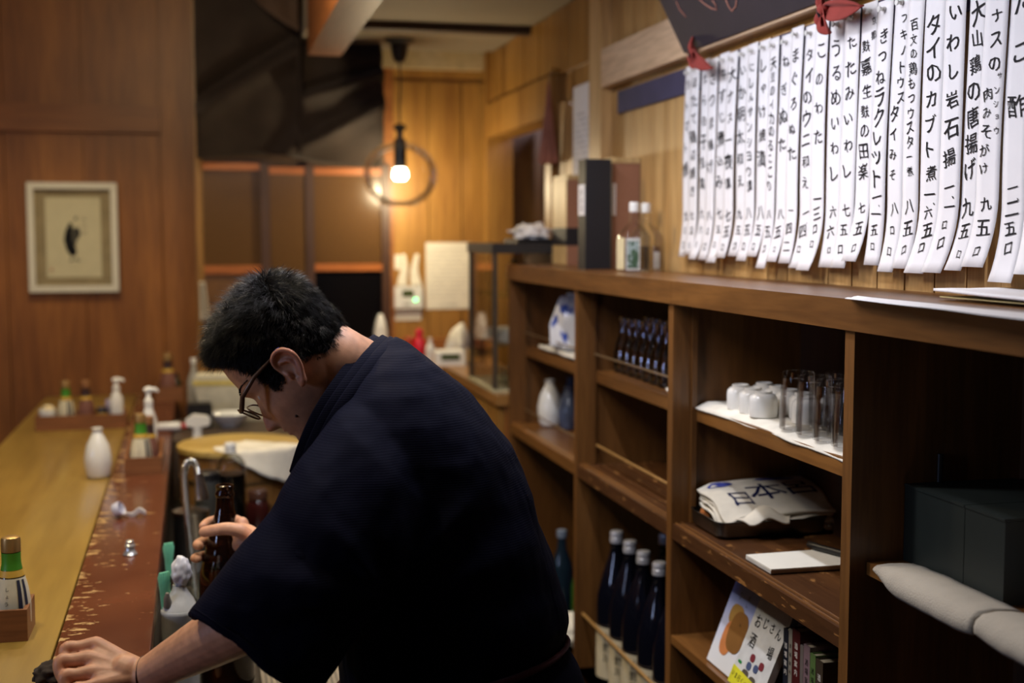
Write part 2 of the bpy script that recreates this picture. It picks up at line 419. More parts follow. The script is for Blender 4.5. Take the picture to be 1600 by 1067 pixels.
# kitchen back wall
bm = BM(); box(bm, -0.05, WX + 0.6, BACKY, BACKY + 0.08, 0, CEIL); box(bm, -0.05, 0.375, BACKY, BACKY + 0.08, CEIL, CEIL2)
wall_back = struct('wall_back', bm, back_wood)
for (x0, x1) in ((0.775, 0.925), (0.93, 1.07), (1.075, 1.195)):
    obj('panel', bx(x0, x1, BACKY - 0.012, BACKY, 1.20, 2.30), back_wood, wall_back, 35, 0.002, 1)
struct('trim_6', bx(0.735, 0.775, BACKY - 0.03, BACKY - 0.001, 1.15, 2.36), trim_wood, None, 0.004)
struct('trim_7', bx(0.60, WX - 0.036, BACKY - 0.05, BACKY - 0.001, 2.352, CEIL), M('frieze', srgb(190, 170, 130), 0.7), None, 0.003)
struct('trim_8', bx(0.50, WX - 0.002, 4.72, 4.78, 2.395, CEIL), M('dark_batten', srgb(60, 42, 28), 0.6))
struct('trim_9', bx(0.42, WX - 0.036, BACKY - 0.05, BACKY - 0.013, 1.155, 1.20), trim_wood, None, 0.004)   # sill
# ceiling beam
struct('trim_10', bx(0.365, 0.485, -0.5, 4.78, 2.30, CEIL2 - 0.002), beam_wood, None, 0.006)

# customer-side end wall, with boards, rail and post
LY = 5.86
wall_left = struct('wall_left', bx(-3.6, -0.06, LY, LY + 0.08, 0, CEIL2), panel_wood)
xs_ = [-3.4 + 0.32*i for i in range(11)]
for a, b in zip(xs_, xs_[1:]):
    if b > -0.19: b = -0.19
    obj('board', bx(a + 0.002, b - 0.002, LY - 0.012 + nz(a*9, 1)*0.004, LY, 0, 2.09), panel_wood, wall_left, 35, 0.003, 1)
    obj('board', bx(a + 0.002, b - 0.002, LY - 0.012 + nz(a*9, 3)*0.004, LY, 2.20, CEIL2 - 0.001), panel_wood, wall_left, 35, 0.003, 1)
struct('trim_11', bx(-3.4, -0.195, LY - 0.04, LY - 0.001, 2.088, 2.205), panel_wood_x, None, 0.005)
struct('trim_12', bx(-0.19, -0.055, LY - 0.06, LY + 0.09, 0, CEIL2), panel_wood, None, 0.006)
struct('wall_side', bx(-3.7, -3.6, -1.5, LY, 0, CEIL2), panel_wood)

# mesh-screened window in the kitchen back wall: three lights with frame, black lower opening
wn = struct('window_1', bx(-0.02, 0.735, BACKY - 0.02, BACKY - 0.001, 1.20, 2.36), M('window_back', srgb(70, 50, 34), 0.5))
def fr(x0, x1, z0, z1, m, d=0.045): obj('window_frame', bx(x0, x1, BACKY - d, BACKY - 0.005, z0, z1), m, wn, 35, 0.003, 1)
m_fr = WOOD('window_frame_wood', srgb(150, 84, 34), srgb(190, 112, 50), 'X', 6, 0.4)
m_dk = WOOD('window_dark_wood', srgb(58, 34, 20), srgb(80, 50, 30), 'Z', 6, 0.45)
fr(-0.02, 0.235, 1.915, 1.945, m_fr); fr(0.235, 0.735, 1.900, 1.930, m_fr)
fr(-0.02, 0.235, 1.485, 1.520, m_fr); fr(0.43, 0.735, 1.495, 1.525, m_fr)
for x in (0.215, 0.40, 0.72): fr(x, x + 0.035, 1.20, 1.945, m_dk, 0.05)
fr(0.235, 0.42, 1.2, 1.9, WOOD('window_panel_wood', srgb(84, 56, 26), srgb(112, 76, 36), 'Z', 6, 0.4), 0.03)
def mesh_mat(name, base, line, s):
    m, nt, b = new_mat(name); N = nt.nodes; L = nt.links
    tc = N.new('ShaderNodeTexCoord'); bk = N.new('ShaderNodeTexBrick'); bk.offset = 0.0
    bk.inputs['Color1'].default_value = base; bk.inputs['Color2'].default_value = base; bk.inputs['Mortar'].default_value = line
    bk.inputs['Scale'].default_value = s; bk.inputs['Mortar Size'].default_value = 0.13; bk.inputs['Brick Width'].default_value = 0.5; bk.inputs['Row Height'].default_value = 0.5
    mp = N.new('ShaderNodeMapping'); mp.inputs['Rotation'].default_value = (PI/2, 0, 0)
    L.new(tc.outputs['Object'], mp.inputs['Vector']); L.new(mp.outputs['Vector'], bk.inputs['Vector']); L.new(bk.outputs['Color'], b.inputs['Base Color'])
    b.inputs['Roughness'].default_value = 0.22; b.inputs['Specular IOR Level'].default_value = 0.3; return m
mm = mesh_mat('window_screen', srgb(52, 34, 24), srgb(98, 70, 38), 44)
obj('pane', bx(-0.02, 0.215, BACKY - 0.03, BACKY - 0.02, 1.52, 1.915), mm, wn)
obj('pane', bx(0.25, 0.40, BACKY - 0.042, BACKY - 0.03, 1.35, 1.90), mm, wn)
obj('pane', bx(0.435, 0.72, BACKY - 0.03, BACKY - 0.02, 1.525, 1.90), mm, wn)
obj('pane', bx(0.435, 0.72, BACKY - 0.03, BACKY - 0.02, 1.20, 1.495), M('dark_glass', srgb(8, 8, 11), 0.15, var=0.0), wn)
obj('pane', bx(-0.02, 0.215, BACKY - 0.03, BACKY - 0.02, 1.20, 1.485), M('brown_pane', srgb(104, 70, 36), 0.4), wn)

# dark sheet hung under the kitchen ceiling
def sheet(u, v):
    x = -0.04 + 0.74*u
    zb = 1.955 + 0.02*math.sin(u*5)
    zt = (CEIL2 if x < 0.36 else CEIL) - 0.004
    z = zt + (zb - zt)*v
    fold = 0.05*math.exp(-((v - 0.80 + 0.55*u)/0.05)**2) - 0.05*math.exp(-((v - 0.74 + 0.55*u)/0.05)**2)
    fold += 0.06*math.exp(-((v - 1.45 + 0.95*u)/0.06)**2)
    return (x, 5.28 - 0.22*v*(1 - v)*2 - fold + 0.03*nz(u*4, v*4) + 0.10*v, z)
o = obj('hanging_sheet', grid(BM(), sheet, 50, 50, 0, 0.004), CLOTH('tarpaulin', srgb(44, 35, 29), 300, 0.75, 0.2), None, 180)
sw = [(-0.03, 2.795), (0.08, 2.66), (0.20, 2.53), (0.34, 2.43)]
o2 = obj('swag', grid(BM(), lambda u, v: (-0.03 + 0.385*u, 5.10 - 0.05*v + 0.02*nz(u*5, v*3), CEIL2 - 0.004 - v*(0.02 + 0.36*u**0.8) + 0.012*math.sin(u*7)*v), 24, 16, 0, 0.004), CLOTH('swag_cloth', srgb(70, 54, 44), 300, 0.75, 0.2), o, 180)
tag(o, 'dark brown sheet hung in folds from the ceiling above the screened window', 'sheet')
# ================================================================ SHELF UNIT
su = thing('shelf_unit', 'long brown wooden open shelf unit along the right wall under the paper menus', 'shelf', (1.07, 2.5, 0))
def part(name, bm, mat, parent=su, bevel=0.0, smooth=35, loc=None):
    o = obj(name, bm, mat, parent, smooth, bevel)
    o.matrix_parent_inverse = Matrix.Translation(parent.location).inverted() if parent.type == 'EMPTY' else Matrix()
    return o
YE, Y1, Y2, Y3, Y4 = 4.05, 3.27, 2.545, 1.765, 0.85      # dividers, far to near
part('top_board', bx(SX, WX - 0.013, Y2, YE + 0.02, SLAB_B, SLAB_T), shelf_wood, bevel=0.003)
part('top_board', bx(SX, WX - 0.013, 0.4, Y2 - 0.0015, SLAB_B, SLAB_T), shelf_wood, bevel=0.003)
for y, th in ((YE, 0.028), (Y1, 0.026), (Y2, 0.030), (Y3, 0.030), (Y4, 0.030)):
    part('side_panel', bx(0.952, 1.255, y, y + th, 0.06, SLAB_B - 0.0005), shelf_wood_v, bevel=0.002)
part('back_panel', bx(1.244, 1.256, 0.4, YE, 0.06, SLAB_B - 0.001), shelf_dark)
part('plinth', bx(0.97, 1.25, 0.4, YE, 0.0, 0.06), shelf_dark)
LOWT = 1.65 - 0.632*0.95/0.973      # 1.033
MIDT = 1.65 - 0.3545*1.0/0.973      # 1.286
for (a, b, m) in ((Y1, YE, shelf_wood), (Y2, Y1, worn_wood), (Y3, Y2, worn_wood)):
    a2 = a + 0.030; b2 = b - 0.001
    part('lower_board', bx(0.953, 1.243, a2, b2, LOWT - 0.032, LOWT), m, bevel=0.002)
    # moulded lip: two fine beads along the front edge
    for k, x in enumerate((0.962, 0.974)):
        part('bead', tube(BM(), [(x, a2, LOWT + 0.0005), (x, b2, LOWT + 0.0005)], 0.0032, 8), shelf_wood)
    part('middle_board', bx(1.003, 1.243, a2, b2, MIDT - 0.031, MIDT), shelf_wood, bevel=0.002)
    part('cleat', bx(0.992, 1.003, b2 - 0.009, b2, LOWT + 0.001, SLAB_B - 0.001), shelf_wood_v)
    part('bottom_board', bx(0.953, 1.243, a2, b2, 0.772 - 0.3*(a != Y3), 0.79 - 0.318*(a != Y3)), shelf_wood, bevel=0.002)
part('bottom_board', bx(0.953, 1.243, Y4 + 0.03, Y3 - 0.001, 0.45, 0.472), shelf_wood)
NEART = 1.146
part('middle_board', bx(0.980, 1.243, Y4 + 0.03, Y3 - 0.001, NEART - 0.02, NEART), shelf_wood, bevel=0.002)
# guard rails (thin rods) across the bays
rod_m = M('rod', srgb(150, 126, 92), 0.35, 0.6)
bam = M('bamboo_rod', srgb(150, 112, 60), 0.5)
part('guard_rail', tube(BM(), [(0.999, Y2 + 0.03, MIDT + 0.045), (0.999, Y1, MIDT + 0.045)], 0.0028, 8), rod_m)
part('guard_rail', tube(BM(), [(0.999, Y1 + 0.03, MIDT + 0.045), (0.999, YE, MIDT + 0.045)], 0.0022, 8), rod_m)
part('guard_rail', tube(BM(), [(1.005, Y2 + 0.03, LOWT + 0.052), (1.005, Y1, LOWT + 0.052)], 0.0035, 8), bam)
part('guard_rail', tube(BM(), [(1.0, Y1 + 0.03, LOWT + 0.045), (1.0, YE, LOWT + 0.045)], 0.0022, 8), rod_m)
part('guard_rail', tube(BM(), [(0.971, Y2 + 0.03, 0.622), (0.971, Y1, 0.622)], 0.0045, 8), bam)
part('hook_rod', tube(BM(), [(1.10, Y3 - 0.004, 1.31), (1.098, Y3 - 0.006, 1.15)], 0.004, 8), black_plastic)
# slatted mat lying in the second bay
t = thing('slat_mat', 'worn brown slatted bamboo mat on the empty second-bay shelf', 'mat', (1.08, 2.9, LOWT + 0.001))
for i in range(9):
    x = 1.00 + i*0.019
    part('slat', bx(x, x + 0.0135, Y2 + 0.06, Y1 - 0.05, LOWT + 0.001, LOWT + 0.007 + 0.001*(i % 2)), worn_wood, t, 0.001)

# ---------------------------------------------------------------- MENU STRIPS
bar = obj('menu_rail', bx(1.180, WX - 0.0135, 0.6, 3.64, 2.004, 2.068), CLOTH('rail_felt', srgb(62, 58, 84), 800, 0.8), None, 35, 0.002)
tag(bar, 'dark purple-grey pin rail along the wall behind the menu strips', 'rail')
strip_edges = [1066.8, 1077.5, 1091.6, 1104, 1118, 1133, 1149, 1165, 1181, 1198, 1213, 1230.5, 1249.5, 1269.5, 1290.7, 1314, 1338, 1362, 1386.5, 1411.5, 1437, 1470, 1503, 1531, 1567.5, 1606, 1650]
menus = [('冷トマト焼', '九〇〇'), ('ほたて磯辺焼き', '七五〇'), ('たら白子豆腐', '六六〇'), ('さつま揚げ', '八〇〇'), ('牛すじ煮込み', '七五〇'),
         ('大ナス一夜漬', '七五〇'), ('いか明太和え', '九五〇'), ('にしんサンショウ漬', '八五〇'), ('しゃけ焼漬', '八五〇'), ('天豆のイカのるここり', '八五〇'), ('ねぎぬた', '八五〇'),
         ('まぐろぬた', '一四二'), ('タイのウニ和え', '一、四〇'), ('このわた', '一三〇〇'), ('うるめいわし', '六六〇'), ('たたみいわし', '七五〇'), ('京都麩嘉生麩の田楽', '七五〇'),
         ('きつねラクレット', '一、一五〇'), ('フキノトウスタイみそ', '八〇〇'), ('百文の鶏もつウスター煮', '八五〇'), ('タイのカブト煮', '一、六五〇'), ('いわし岩石揚', '一、一〇〇'),
         ('大山鶏の唐揚げ', '九五〇'), ('青ナスの肉みそがけ', '九五〇'), ('たこ酢', '一、二五〇'), ('生ゆば', '九〇〇')]
strip_labels = ['white menu strip at the far left end of the hanging row, faint writing, priced 900',
 'second white menu strip from the left end of the hanging row, faint writing',
 'third white menu strip from the left end of the hanging row, faint writing',
 'fourth white menu strip from the left end of the hanging row, priced 800',
 'fifth white menu strip from the left end of the hanging row',
 'sixth white menu strip from the left end, lettered for eggplant pickle',
 'seventh white menu strip from the left end of the hanging row, priced 950',
 'eighth white menu strip from the left end, lettered for herring with sansho',
 'ninth white menu strip from the left end, lettered for pickled grilled salmon',
 'tenth white menu strip from the left end, with a column of dots',
 'menu strip lettered negi nuta, four large characters, priced 850',
 'menu strip lettered maguro nuta for tuna, left of the sea urchin strip',
 'menu strip lettered tai no uni ae for sea bream with urchin',
 'menu strip lettered konowata, four spaced characters, priced 1300',
 'menu strip lettered urume iwashi for sardine, priced 660',
 'menu strip lettered tatami iwashi, right of the urume sardine strip',
 'menu strip with crowded kanji for Kyoto wheat gluten dengaku, priced 750',
 'menu strip lettered kitsune raclette, priced 1150',
 'menu strip lettered fukinotou and tai miso in two columns, priced 800',
 'menu strip with long small lettering for chicken giblets simmered in sauce',
 'menu strip lettered tai no kabutoni for simmered bream head, priced 1650',
 'menu strip lettered iwashi ganseki age for fried sardine, priced 1100',
 'menu strip lettered Daisen chicken karaage, priced 950',
 'menu strip lettered eggplant with meat miso and sansho, priced 950',
 'menu strip lettered tako su for vinegared octopus, priced 1250',
 'last menu strip, cut by the right edge of the frame']
SZ0, SL = 2.068, 0.478
rs = random.Random(3)
for i, (txt, price) in enumerate(menus):
    ya = onX(strip_edges[i], 250, 1.172).y; yb = onX(strip_edges[i+1], 250, 1.172).y
    yc = (ya + yb)/2; wd = (ya - yb)*0.965
    swing = rs.uniform(0.004, 0.020); curl = rs.uniform(0.010, 0.024); ln = SL + rs.uniform(-0.008, 0.014)
    if i in (0, 1): swing, curl = 0.004, 0.012
    layer = 0.0035*(i % 2); z0 = SZ0 + rs.uniform(-0.006, 0.004)
    bow = rs.uniform(-0.012, 0.012)
    def S(u, v, off=0.0, yc=yc, wd=wd, swing=swing, curl=curl, ln=ln, layer=layer, z0=z0, bow=bow):
        """u across (-.5 left .. .5 right as read), v metres below the top"""
        s = v/ln
        k = max(0.0, (s - 0.74)/0.26)
        x = 1.1785 - layer - 0.012*math.sin(min(1, s)*PI*0.8)*0.5 - curl*k*k - off - bow*0.25*(2*u)**2*0.5
        y = yc - u*wd + swing*k*k*(1.0) + 0.0025*math.sin(s*5 + i)
        return (x, y, z0 - v + 0.004*k*k)
    root = obj('menu_strip', grid(BM(), lambda u, v: S(u - 0.5, v*ln), 4, 26, 0, -0.0006), white_paper, None, 180)
    lab = strip_labels[i]
    tag(root, lab, 'menu', 'handwritten menu strips on the wall')
    n = len(txt); items = []; XS = 1.30
    a0 = 0.045 + 0.026*i/25
    def col(t_, u, va, vb, sz):
        st = (vb - va)/max(1, len(t_) - 1) if len(t_) > 1 else 0
        for k, ch in enumerate(t_): items.append((ch, u + rs.uniform(-0.05, 0.05), va + k*st, min(sz, st*1.02 if st else sz), XS))
    if i == 16: col('京都', 0.28, 0.036, 0.062, 0.018); col('麩嘉', -0.12, 0.078, 0.115, 0.030); col('生麩の田楽', 0.0, 0.160, 0.305, 0.030)
    elif i == 18: col('フキノトウス', 0.22, 0.045, 0.180, 0.024); col('タイみそ', -0.12, 0.205, 0.312, 0.028)
    elif i == 23: col('青ナスの', 0.05, 0.052, 0.160, 0.032); col('サンショウ', 0.28, 0.180, 0.262, 0.015); col('肉みそがけ', -0.16, 0.205, 0.318, 0.025)
    else:
        a1 = {3: 0.225, 4: 0.225, 5: 0.255, 6: 0.298}.get(n, 0.312)
        col(txt, 0.0, a0, a1, 0.036 if n < 9 else 0.032)
    pn = len([c for c in price if c != '、']); p0 = 0.372 if pn < 4 else 0.346; pst = min(0.038, 0.122/pn); q = p0
    for ch in price:
        if ch == '、': items.append((ch, 0.20, q - pst*0.45, 0.018, 1.0)); continue
        zero = ch == '〇'
        items.append(('ロ' if zero else ch, rs.uniform(-0.06, 0.06), q, 0.024 if zero else 0.031, 0.9 if zero else 1.2)); q += pst
    # glyph x is across, glyph y runs up: v counts downwards
    def ink_fn(u, v, S=S, wd=wd): return S(u, v, 0.0012)
    it2 = [(c, u, -v, s, xs/wd*min(1.0, wd/0.058)) for (c, u, v, s, xs) in items]
    letters('lettering', it2, lambda a, b, f=ink_fn: f(a, -b), ink, root, 1.15, i)['kind'] = 'stuff'
    px_ = S(0, 0.016, 0.0)
    pin = BM(); lathe(pin, [(0.0015, 0.0), (0.0045, 0.001), (0.0045, 0.003), (0.003, 0.005), (0.003, 0.009), (0.0055, 0.010), (0.0055, 0.0125)], 10)
    po = obj('push_pin', pin, white_plastic, root, 35); po.location = (px_[0] - 0.0005, px_[1], px_[2]); po.rotation_euler = (0, -PI/2, 0)
# long pencil line crossing the strips is a crease in the paper; the chalk board leans out above them
bt = thing('chalk_board', 'dark slanted chalk sign board leaning out from the wall above the menus', 'sign', (1.15, 2.2, 2.1))
A = onX(1069, 87, 1.150); Bp = onX(1290, -2, 1.150); A.z = Bp.z = 2.094
yA, yB = A.y, 0.55
tilt = Vector((-0.46, 0, 0.888)); nrm = Vector((-0.888, 0, -0.46))
bm = BM(); H = 0.36
ctr = Vector((1.150, (yA + yB)/2, 2.094)) + tilt*H/2
obox(bm, ctr - nrm*0.008, Vector((0, (yA - yB)/2, 0)), tilt*H/2, nrm*0.008)
part('board', bm, M('slate', srgb(46, 38, 46), 0.7, var=0.12, scale_=8), bt, 0.002)
def chalk(pts, r=0.0016):
    P = [Vector((1.150, y, 2.094)) + tilt*h + nrm*0.0006 for y, h in pts]
    part('chalk_writing', tube(BM(), P, r, 6), M('chalk', srgb(176, 120, 100), 0.9), bt, 0, 180)
def BC(px, py):   # point of the board face under a pixel
    r = ray(px, py); p0 = Vector((1.150, 2.5, 2.094)); k = (p0 - CAMP).dot(nrm)/r.dot(nrm); p = CAMP + r*k
    return (p.y, (p - p0).dot(tilt))
for pl in ([(1057, 2), (1062, 14), (1072, 26)], [(1090, -4), (1100, 5), (1112, 13), (1120, 15), (1119, 8), (1113, 0)], [(1134, -2), (1139, 10), (1144, 17), (1150, 10), (1151, 0)],
           [(1164, -12), (1172, -4), (1180, -8)]):
    chalk([BC(*q) for q in pl])
# red cloth bows at the foot of the board
red = CLOTH('red_cloth', srgb(150, 64, 56), 500)
def ribbon(px, py, label, s=1.0, fl=1):
    y, h = BC(px, py); base = Vector((1.150, y, 2.094)) + tilt*h + nrm*0.009
    root = thing('red_ribbon', label, 'ribbon', base)
    def leaf(d, L, wdt, droop):
        d = Vector(d).normalized()
        def fn(u, v):
            p = base + d*L*v + Vector((0, 0, -droop*v*v)) + nrm*(0.010*math.sin(v*PI))
            ww = wdt*(math.sin(min(1, v*1.02)*PI)**0.6*0.8 + 0.2*(1 - v))
            sd = Vector((0, 0.25, 1)).cross(d).cross(d).normalized()
            return p + sd*(u - 0.5)*ww + nrm*(0.012*(u - 0.5)**2*4*(1 - v) + 0.004*math.sin(u*9))
        part('ribbon_leaf', grid(BM(), fn, 8, 12, 0, 0.0012), red, root, 0, 180)
    leaf((0.0, 0.12, 0.9), 0.040*s, 0.024*s, 0.0)
    leaf((-0.05, -1.0, -0.45*fl), 0.125*s, 0.034*s, 0.004)
    leaf((-0.02, -0.35, -0.9), 0.045*s, 0.040*s, 0.0)
    leaf((-0.02, 0.15, -0.8), 0.030*s, 0.024*s, 0.0)
    part('knot', ico(BM(), base + nrm*0.008, 0.009*s, 2, (1, 1.2, 1)), red, root, 0, 180)
    part('clip', obox(BM(), base + nrm*0.016 + Vector((0, 0.004, -0.004)), (0, 0.002, 0), (0, 0.006, 0.008), nrm*0.002), ink, root)
ribbon(1092, 76, 'red cloth bow at the left lower corner of the dark chalk board', 1.05)
ribbon(1297, 8, 'red cloth bow at the top of the frame above the hanging menus', 1.25, 0.3)
# ================================================================ CONTENTS OF THE SHELVES
def pl(p, name, bm, mat, bevel=0.0, smooth=35):        # a part whose mesh is drawn in the thing's own frame
    return obj(name, bm, mat, p, smooth, bevel)
porc = M('porcelain', srgb(228, 228, 222), 0.12, var=0.02)
def paint_mat(name, base, paint, sc_, th, det=3.0):
    if name in MATS: return MATS[name]
    m, nt, b = new_mat(name); N = nt.nodes; L = nt.links
    tc = N.new('ShaderNodeTexCoord'); n = N.new('ShaderNodeTexNoise'); n.inputs['Scale'].default_value = sc_; n.inputs['Detail'].default_value = det
    r = N.new('ShaderNodeValToRGB'); r.color_ramp.elements[0].position = th; r.color_ramp.elements[1].position = th + 0.06
    r.color_ramp.elements[0].color = base; r.color_ramp.elements[1].color = paint
    L.new(tc.outputs['Object'], n.inputs['Vector']); L.new(n.outputs['Fac'], r.inputs['Fac']); L.new(r.outputs['Color'], b.inputs['Base Color'])
    b.inputs['Roughness'].default_value = 0.12; MATS[name] = m; return m
# --- bay one (far): painted porcelain jar on a folded cloth
def cloth_strip(name, x0, x1, y0, y1, z, label, amp=0.006, seed=0.0, th=0.004, lap=0.0):
    def fn(u, v):
        x = x0 + (x1 - x0)*v + 0.006*nz(u*9 + seed, 0.3)*(1 - v)
        zz = z + 0.0015 + amp*(0.5 + 0.5*nz(u*6 + seed, v*3)) - lap*max(0, 0.15 - v)*6
        return (x, y0 + (y1 - y0)*u, zz + th)
    o = obj(name, grid(BM(), fn, 40, 14, 0, -th), white_cloth, None, 180)
    # grid normal check: keep the sheet above the board
    tag(o, label, 'cloth'); return o
cloth_strip('folded_cloth', 1.006, 1.20, 3.40, 3.90, MIDT, 'white folded cloth under the blue painted porcelain jar', 0.010, 2.0, 0.010)
t = thing('porcelain_jar', 'blue and white faceted porcelain jar on a white cloth in the far bay', 'jar', (1.065, 3.68, MIDT + 0.022))
pl(t, 'body', lathe(BM(), [(0.060, 0), (0.078, 0.012), (0.080, 0.075), (0.052, 0.150), (0.046, 0.158), (0.030, 0.162)], 8), paint_mat('blue_painted', srgb(226, 228, 234), srgb(60, 84, 168), 16, 0.53))
pl(t, 'foot_ring', lathe(BM(), [(0.026, 0.160), (0.028, 0.168), (0.024, 0.168)], 16), porc)
TOK = [(0.020, 0), (0.031, 0.002), (0.034, 0.010), (0.0395, 0.040), (0.0395, 0.065), (0.032, 0.100), (0.018, 0.128), (0.0135, 0.138), (0.0155, 0.147), (0.0175, 0.150), (0.0145, 0.150), (0.011, 0.140)]
def tokkuri(label, loc, mat, s=1.0, group=None):
    t = thing('sake_flask', label, 'flask', loc, 0, group)
    pl(t, 'body', lathe(BM(), [(r*s, z*s) for r, z in TOK[:8]], 28, cap1=False), mat, 0, 60)
    pl(t, 'lip', lathe(BM(), [(r*s, z*s) for r, z in TOK[7:]], 28, cap0=False), mat, 0, 60)
    return t
slate_glaze = M('slate_glaze', srgb(70, 80, 104), 0.2)
tokkuri('white porcelain sake flask on the lower board of the far bay', (1.06, 3.955, LOWT + 0.001), porc)
tokkuri('dark slate-blue sake flask behind the white one in the far bay', (1.140, 3.985, LOWT + 0.001), slate_glaze, 1.02)
tokkuri('dark slate-blue sake flask half hidden by the divider in the far bay', (1.10, 3.865, LOWT + 0.001), slate_glaze, 0.92)
# bottles on the floor of the far bay
def small_bottle(label, loc, gm, cm, h=0.26, r=0.035, lm=None, name='bottle'):
    t = thing(name, label, 'bottle', loc)
    pl(t, 'body', lathe(BM(), [(r*0.9, 0), (r, 0.006), (r, h*0.58), (r*0.85, h*0.66), (r*0.42, h*0.80), (r*0.36, h*0.93)], 22), gm, 0, 50)
    pl(t, 'cap', lathe(BM(), [(r*0.42, h*0.92), (r*0.45, h*0.93), (r*0.45, h*0.995), (r*0.40, h)], 18), cm, 0, 40)
    if lm: pl(t, 'label', lathe(BM(), [(r*1.012, h*0.10), (r*1.012, h*0.52)], 22, cap0=False, cap1=False), lm, 0, 50)
    return t
green_glass = M('green_glass', srgb(52, 110, 36), 0.08, var=0.05, **{'Transmission Weight': 0.5})
blue_glass = M('blue_glass', srgb(30, 46, 58), 0.08, var=0.05, **{'Transmission Weight': 0.4})
small_bottle('green glass bottle with a cream cap on the far bay floor', (1.045, 3.52, 0.4725), green_glass, M('cream_cap', srgb(196, 178, 140), 0.5), 0.265)
small_bottle('pale blue bottle on the far bay floor behind the man', (1.02, 3.66, 0.4725), blue_glass, M('grey_cap', srgb(120, 130, 144), 0.4), 0.29)
small_bottle('dark green bottle beside the divider on the far bay floor', (1.09, 3.42, 0.4725), M('dark_green_glass', srgb(26, 48, 26), 0.1), M('dark_cap', srgb(34, 40, 34), 0.4), 0.29)
def crumple(c, rx, ry, rz_, seed, sub=4, amp=0.25, fl=2.2):
    bm = BM(); ico(bm, (0, 0, 0), 1.0, sub)
    for v in bm.verts:
        n = v.co.normalized(); k = 1 + amp*nz(n.x*fl + seed, n.y*fl, n.z*fl) + amp*0.5*abs(nz(n.x*fl*2.3 + seed, n.y*fl*2.3, n.z*fl*2.3))
        z = n.z*k*rz_
        v.co = Vector((c[0] + n.x*k*rx, c[1] + n.y*k*ry, max(c[2], c[2] + rz_*0.55 + z)))
    return bm
o = obj('crumpled_cloth', crumple((1.005, 3.50, 0.545), 0.04, 0.09, 0.05, 3.1), white_cloth, None, 180); tag(o, 'white crumpled cloth at the foot of the far bay behind the man', 'cloth')
o.location.z = -0.0725
# --- bay two: glass flasks (upper), big bottles (floor)
def flask_proto():
    t = thing('glass_flask', '', 'flask', (0, 0, 0), 0, 'glass flasks in the second bay')
    pl(t, 'body', lathe(BM(), [(0.018, 0), (0.0245, 0.003), (0.0262, 0.012), (0.0262, 0.050), (0.021, 0.075), (0.0125, 0.100), (0.0110, 0.125), (0.0135, 0.140), (0.0145, 0.146), (0.0125, 0.146), (0.0095, 0.125), (0.0110, 0.101), (0.0190, 0.074), (0.0242, 0.050), (0.0240, 0.012), (0.016, 0.006)], 20), THIN('flask_glass', (0.95, 0.95, 0.97), 0.4, 0.02, 1.2), 0, 50)
    return t
fl = None; ords = ['first', 'second', 'third', 'fourth', 'fifth', 'sixth', 'seventh', 'eighth']
for rw, x in enumerate((1.060, 1.122)):
    for k in range(7):
        lab = f'small clear glass flask in the second bay, {ords[k]} in the {("front", "back")[rw]} row'
        loc = (x + 0.004*nz(k*3.1, rw), 3.205 - 0.0565*k - 0.012*rw, MIDT + 0.001)
        if fl is None: fl = flask_proto(); fl.location = loc; fl['label'] = lab
        else: dup(fl, loc, 0.3*k, lab)
def fold_cloth(name, c, lx, ly, rz, layers, label, mat=None, th=0.006, cat='cloth'):
    root = thing(name, label, cat, c, rz)
    for k in range(layers):
        s = 1 - 0.06*k
        def fn(u, v, k=k, s=s):
            x = (u - 0.5)*lx*s; y = (v - 0.5)*ly*s
            e = min(u, 1 - u, v, 1 - v)
            return (x + 0.004*nz(v*5, k), y + 0.004*nz(u*5, k + 3), th*k*1.1 + th*0.92*min(1, (e + 0.02)*9) + 0.003*nz(u*4 + k, v*4))
        bm = BM(); grid(bm, fn, 18, 18, 0, 0.002)
        pl(root, 'fold', bm, mat or white_cloth, 0, 180)
    return root
cloth_strip('folded_cloth', 1.006, 1.10, 2.59, 2.74, MIDT, 'white folded cloth in the second bay beside the glass flasks', 0.012, 5.0, 0.008)
bottle_glass = M('dark_bottle_glass', srgb(10, 11, 20), 0.06, var=0.0, spec=0.7)
BIG = [(0.046, 0), (0.0520, 0.006), (0.0525, 0.015), (0.0525, 0.205), (0.0505, 0.232), (0.036, 0.290), (0.0215, 0.332), (0.0165, 0.352), (0.0160, 0.378)]
silver_cap = M('silver_cap', srgb(205, 206, 214), 0.35, 0.3, var=0.05)
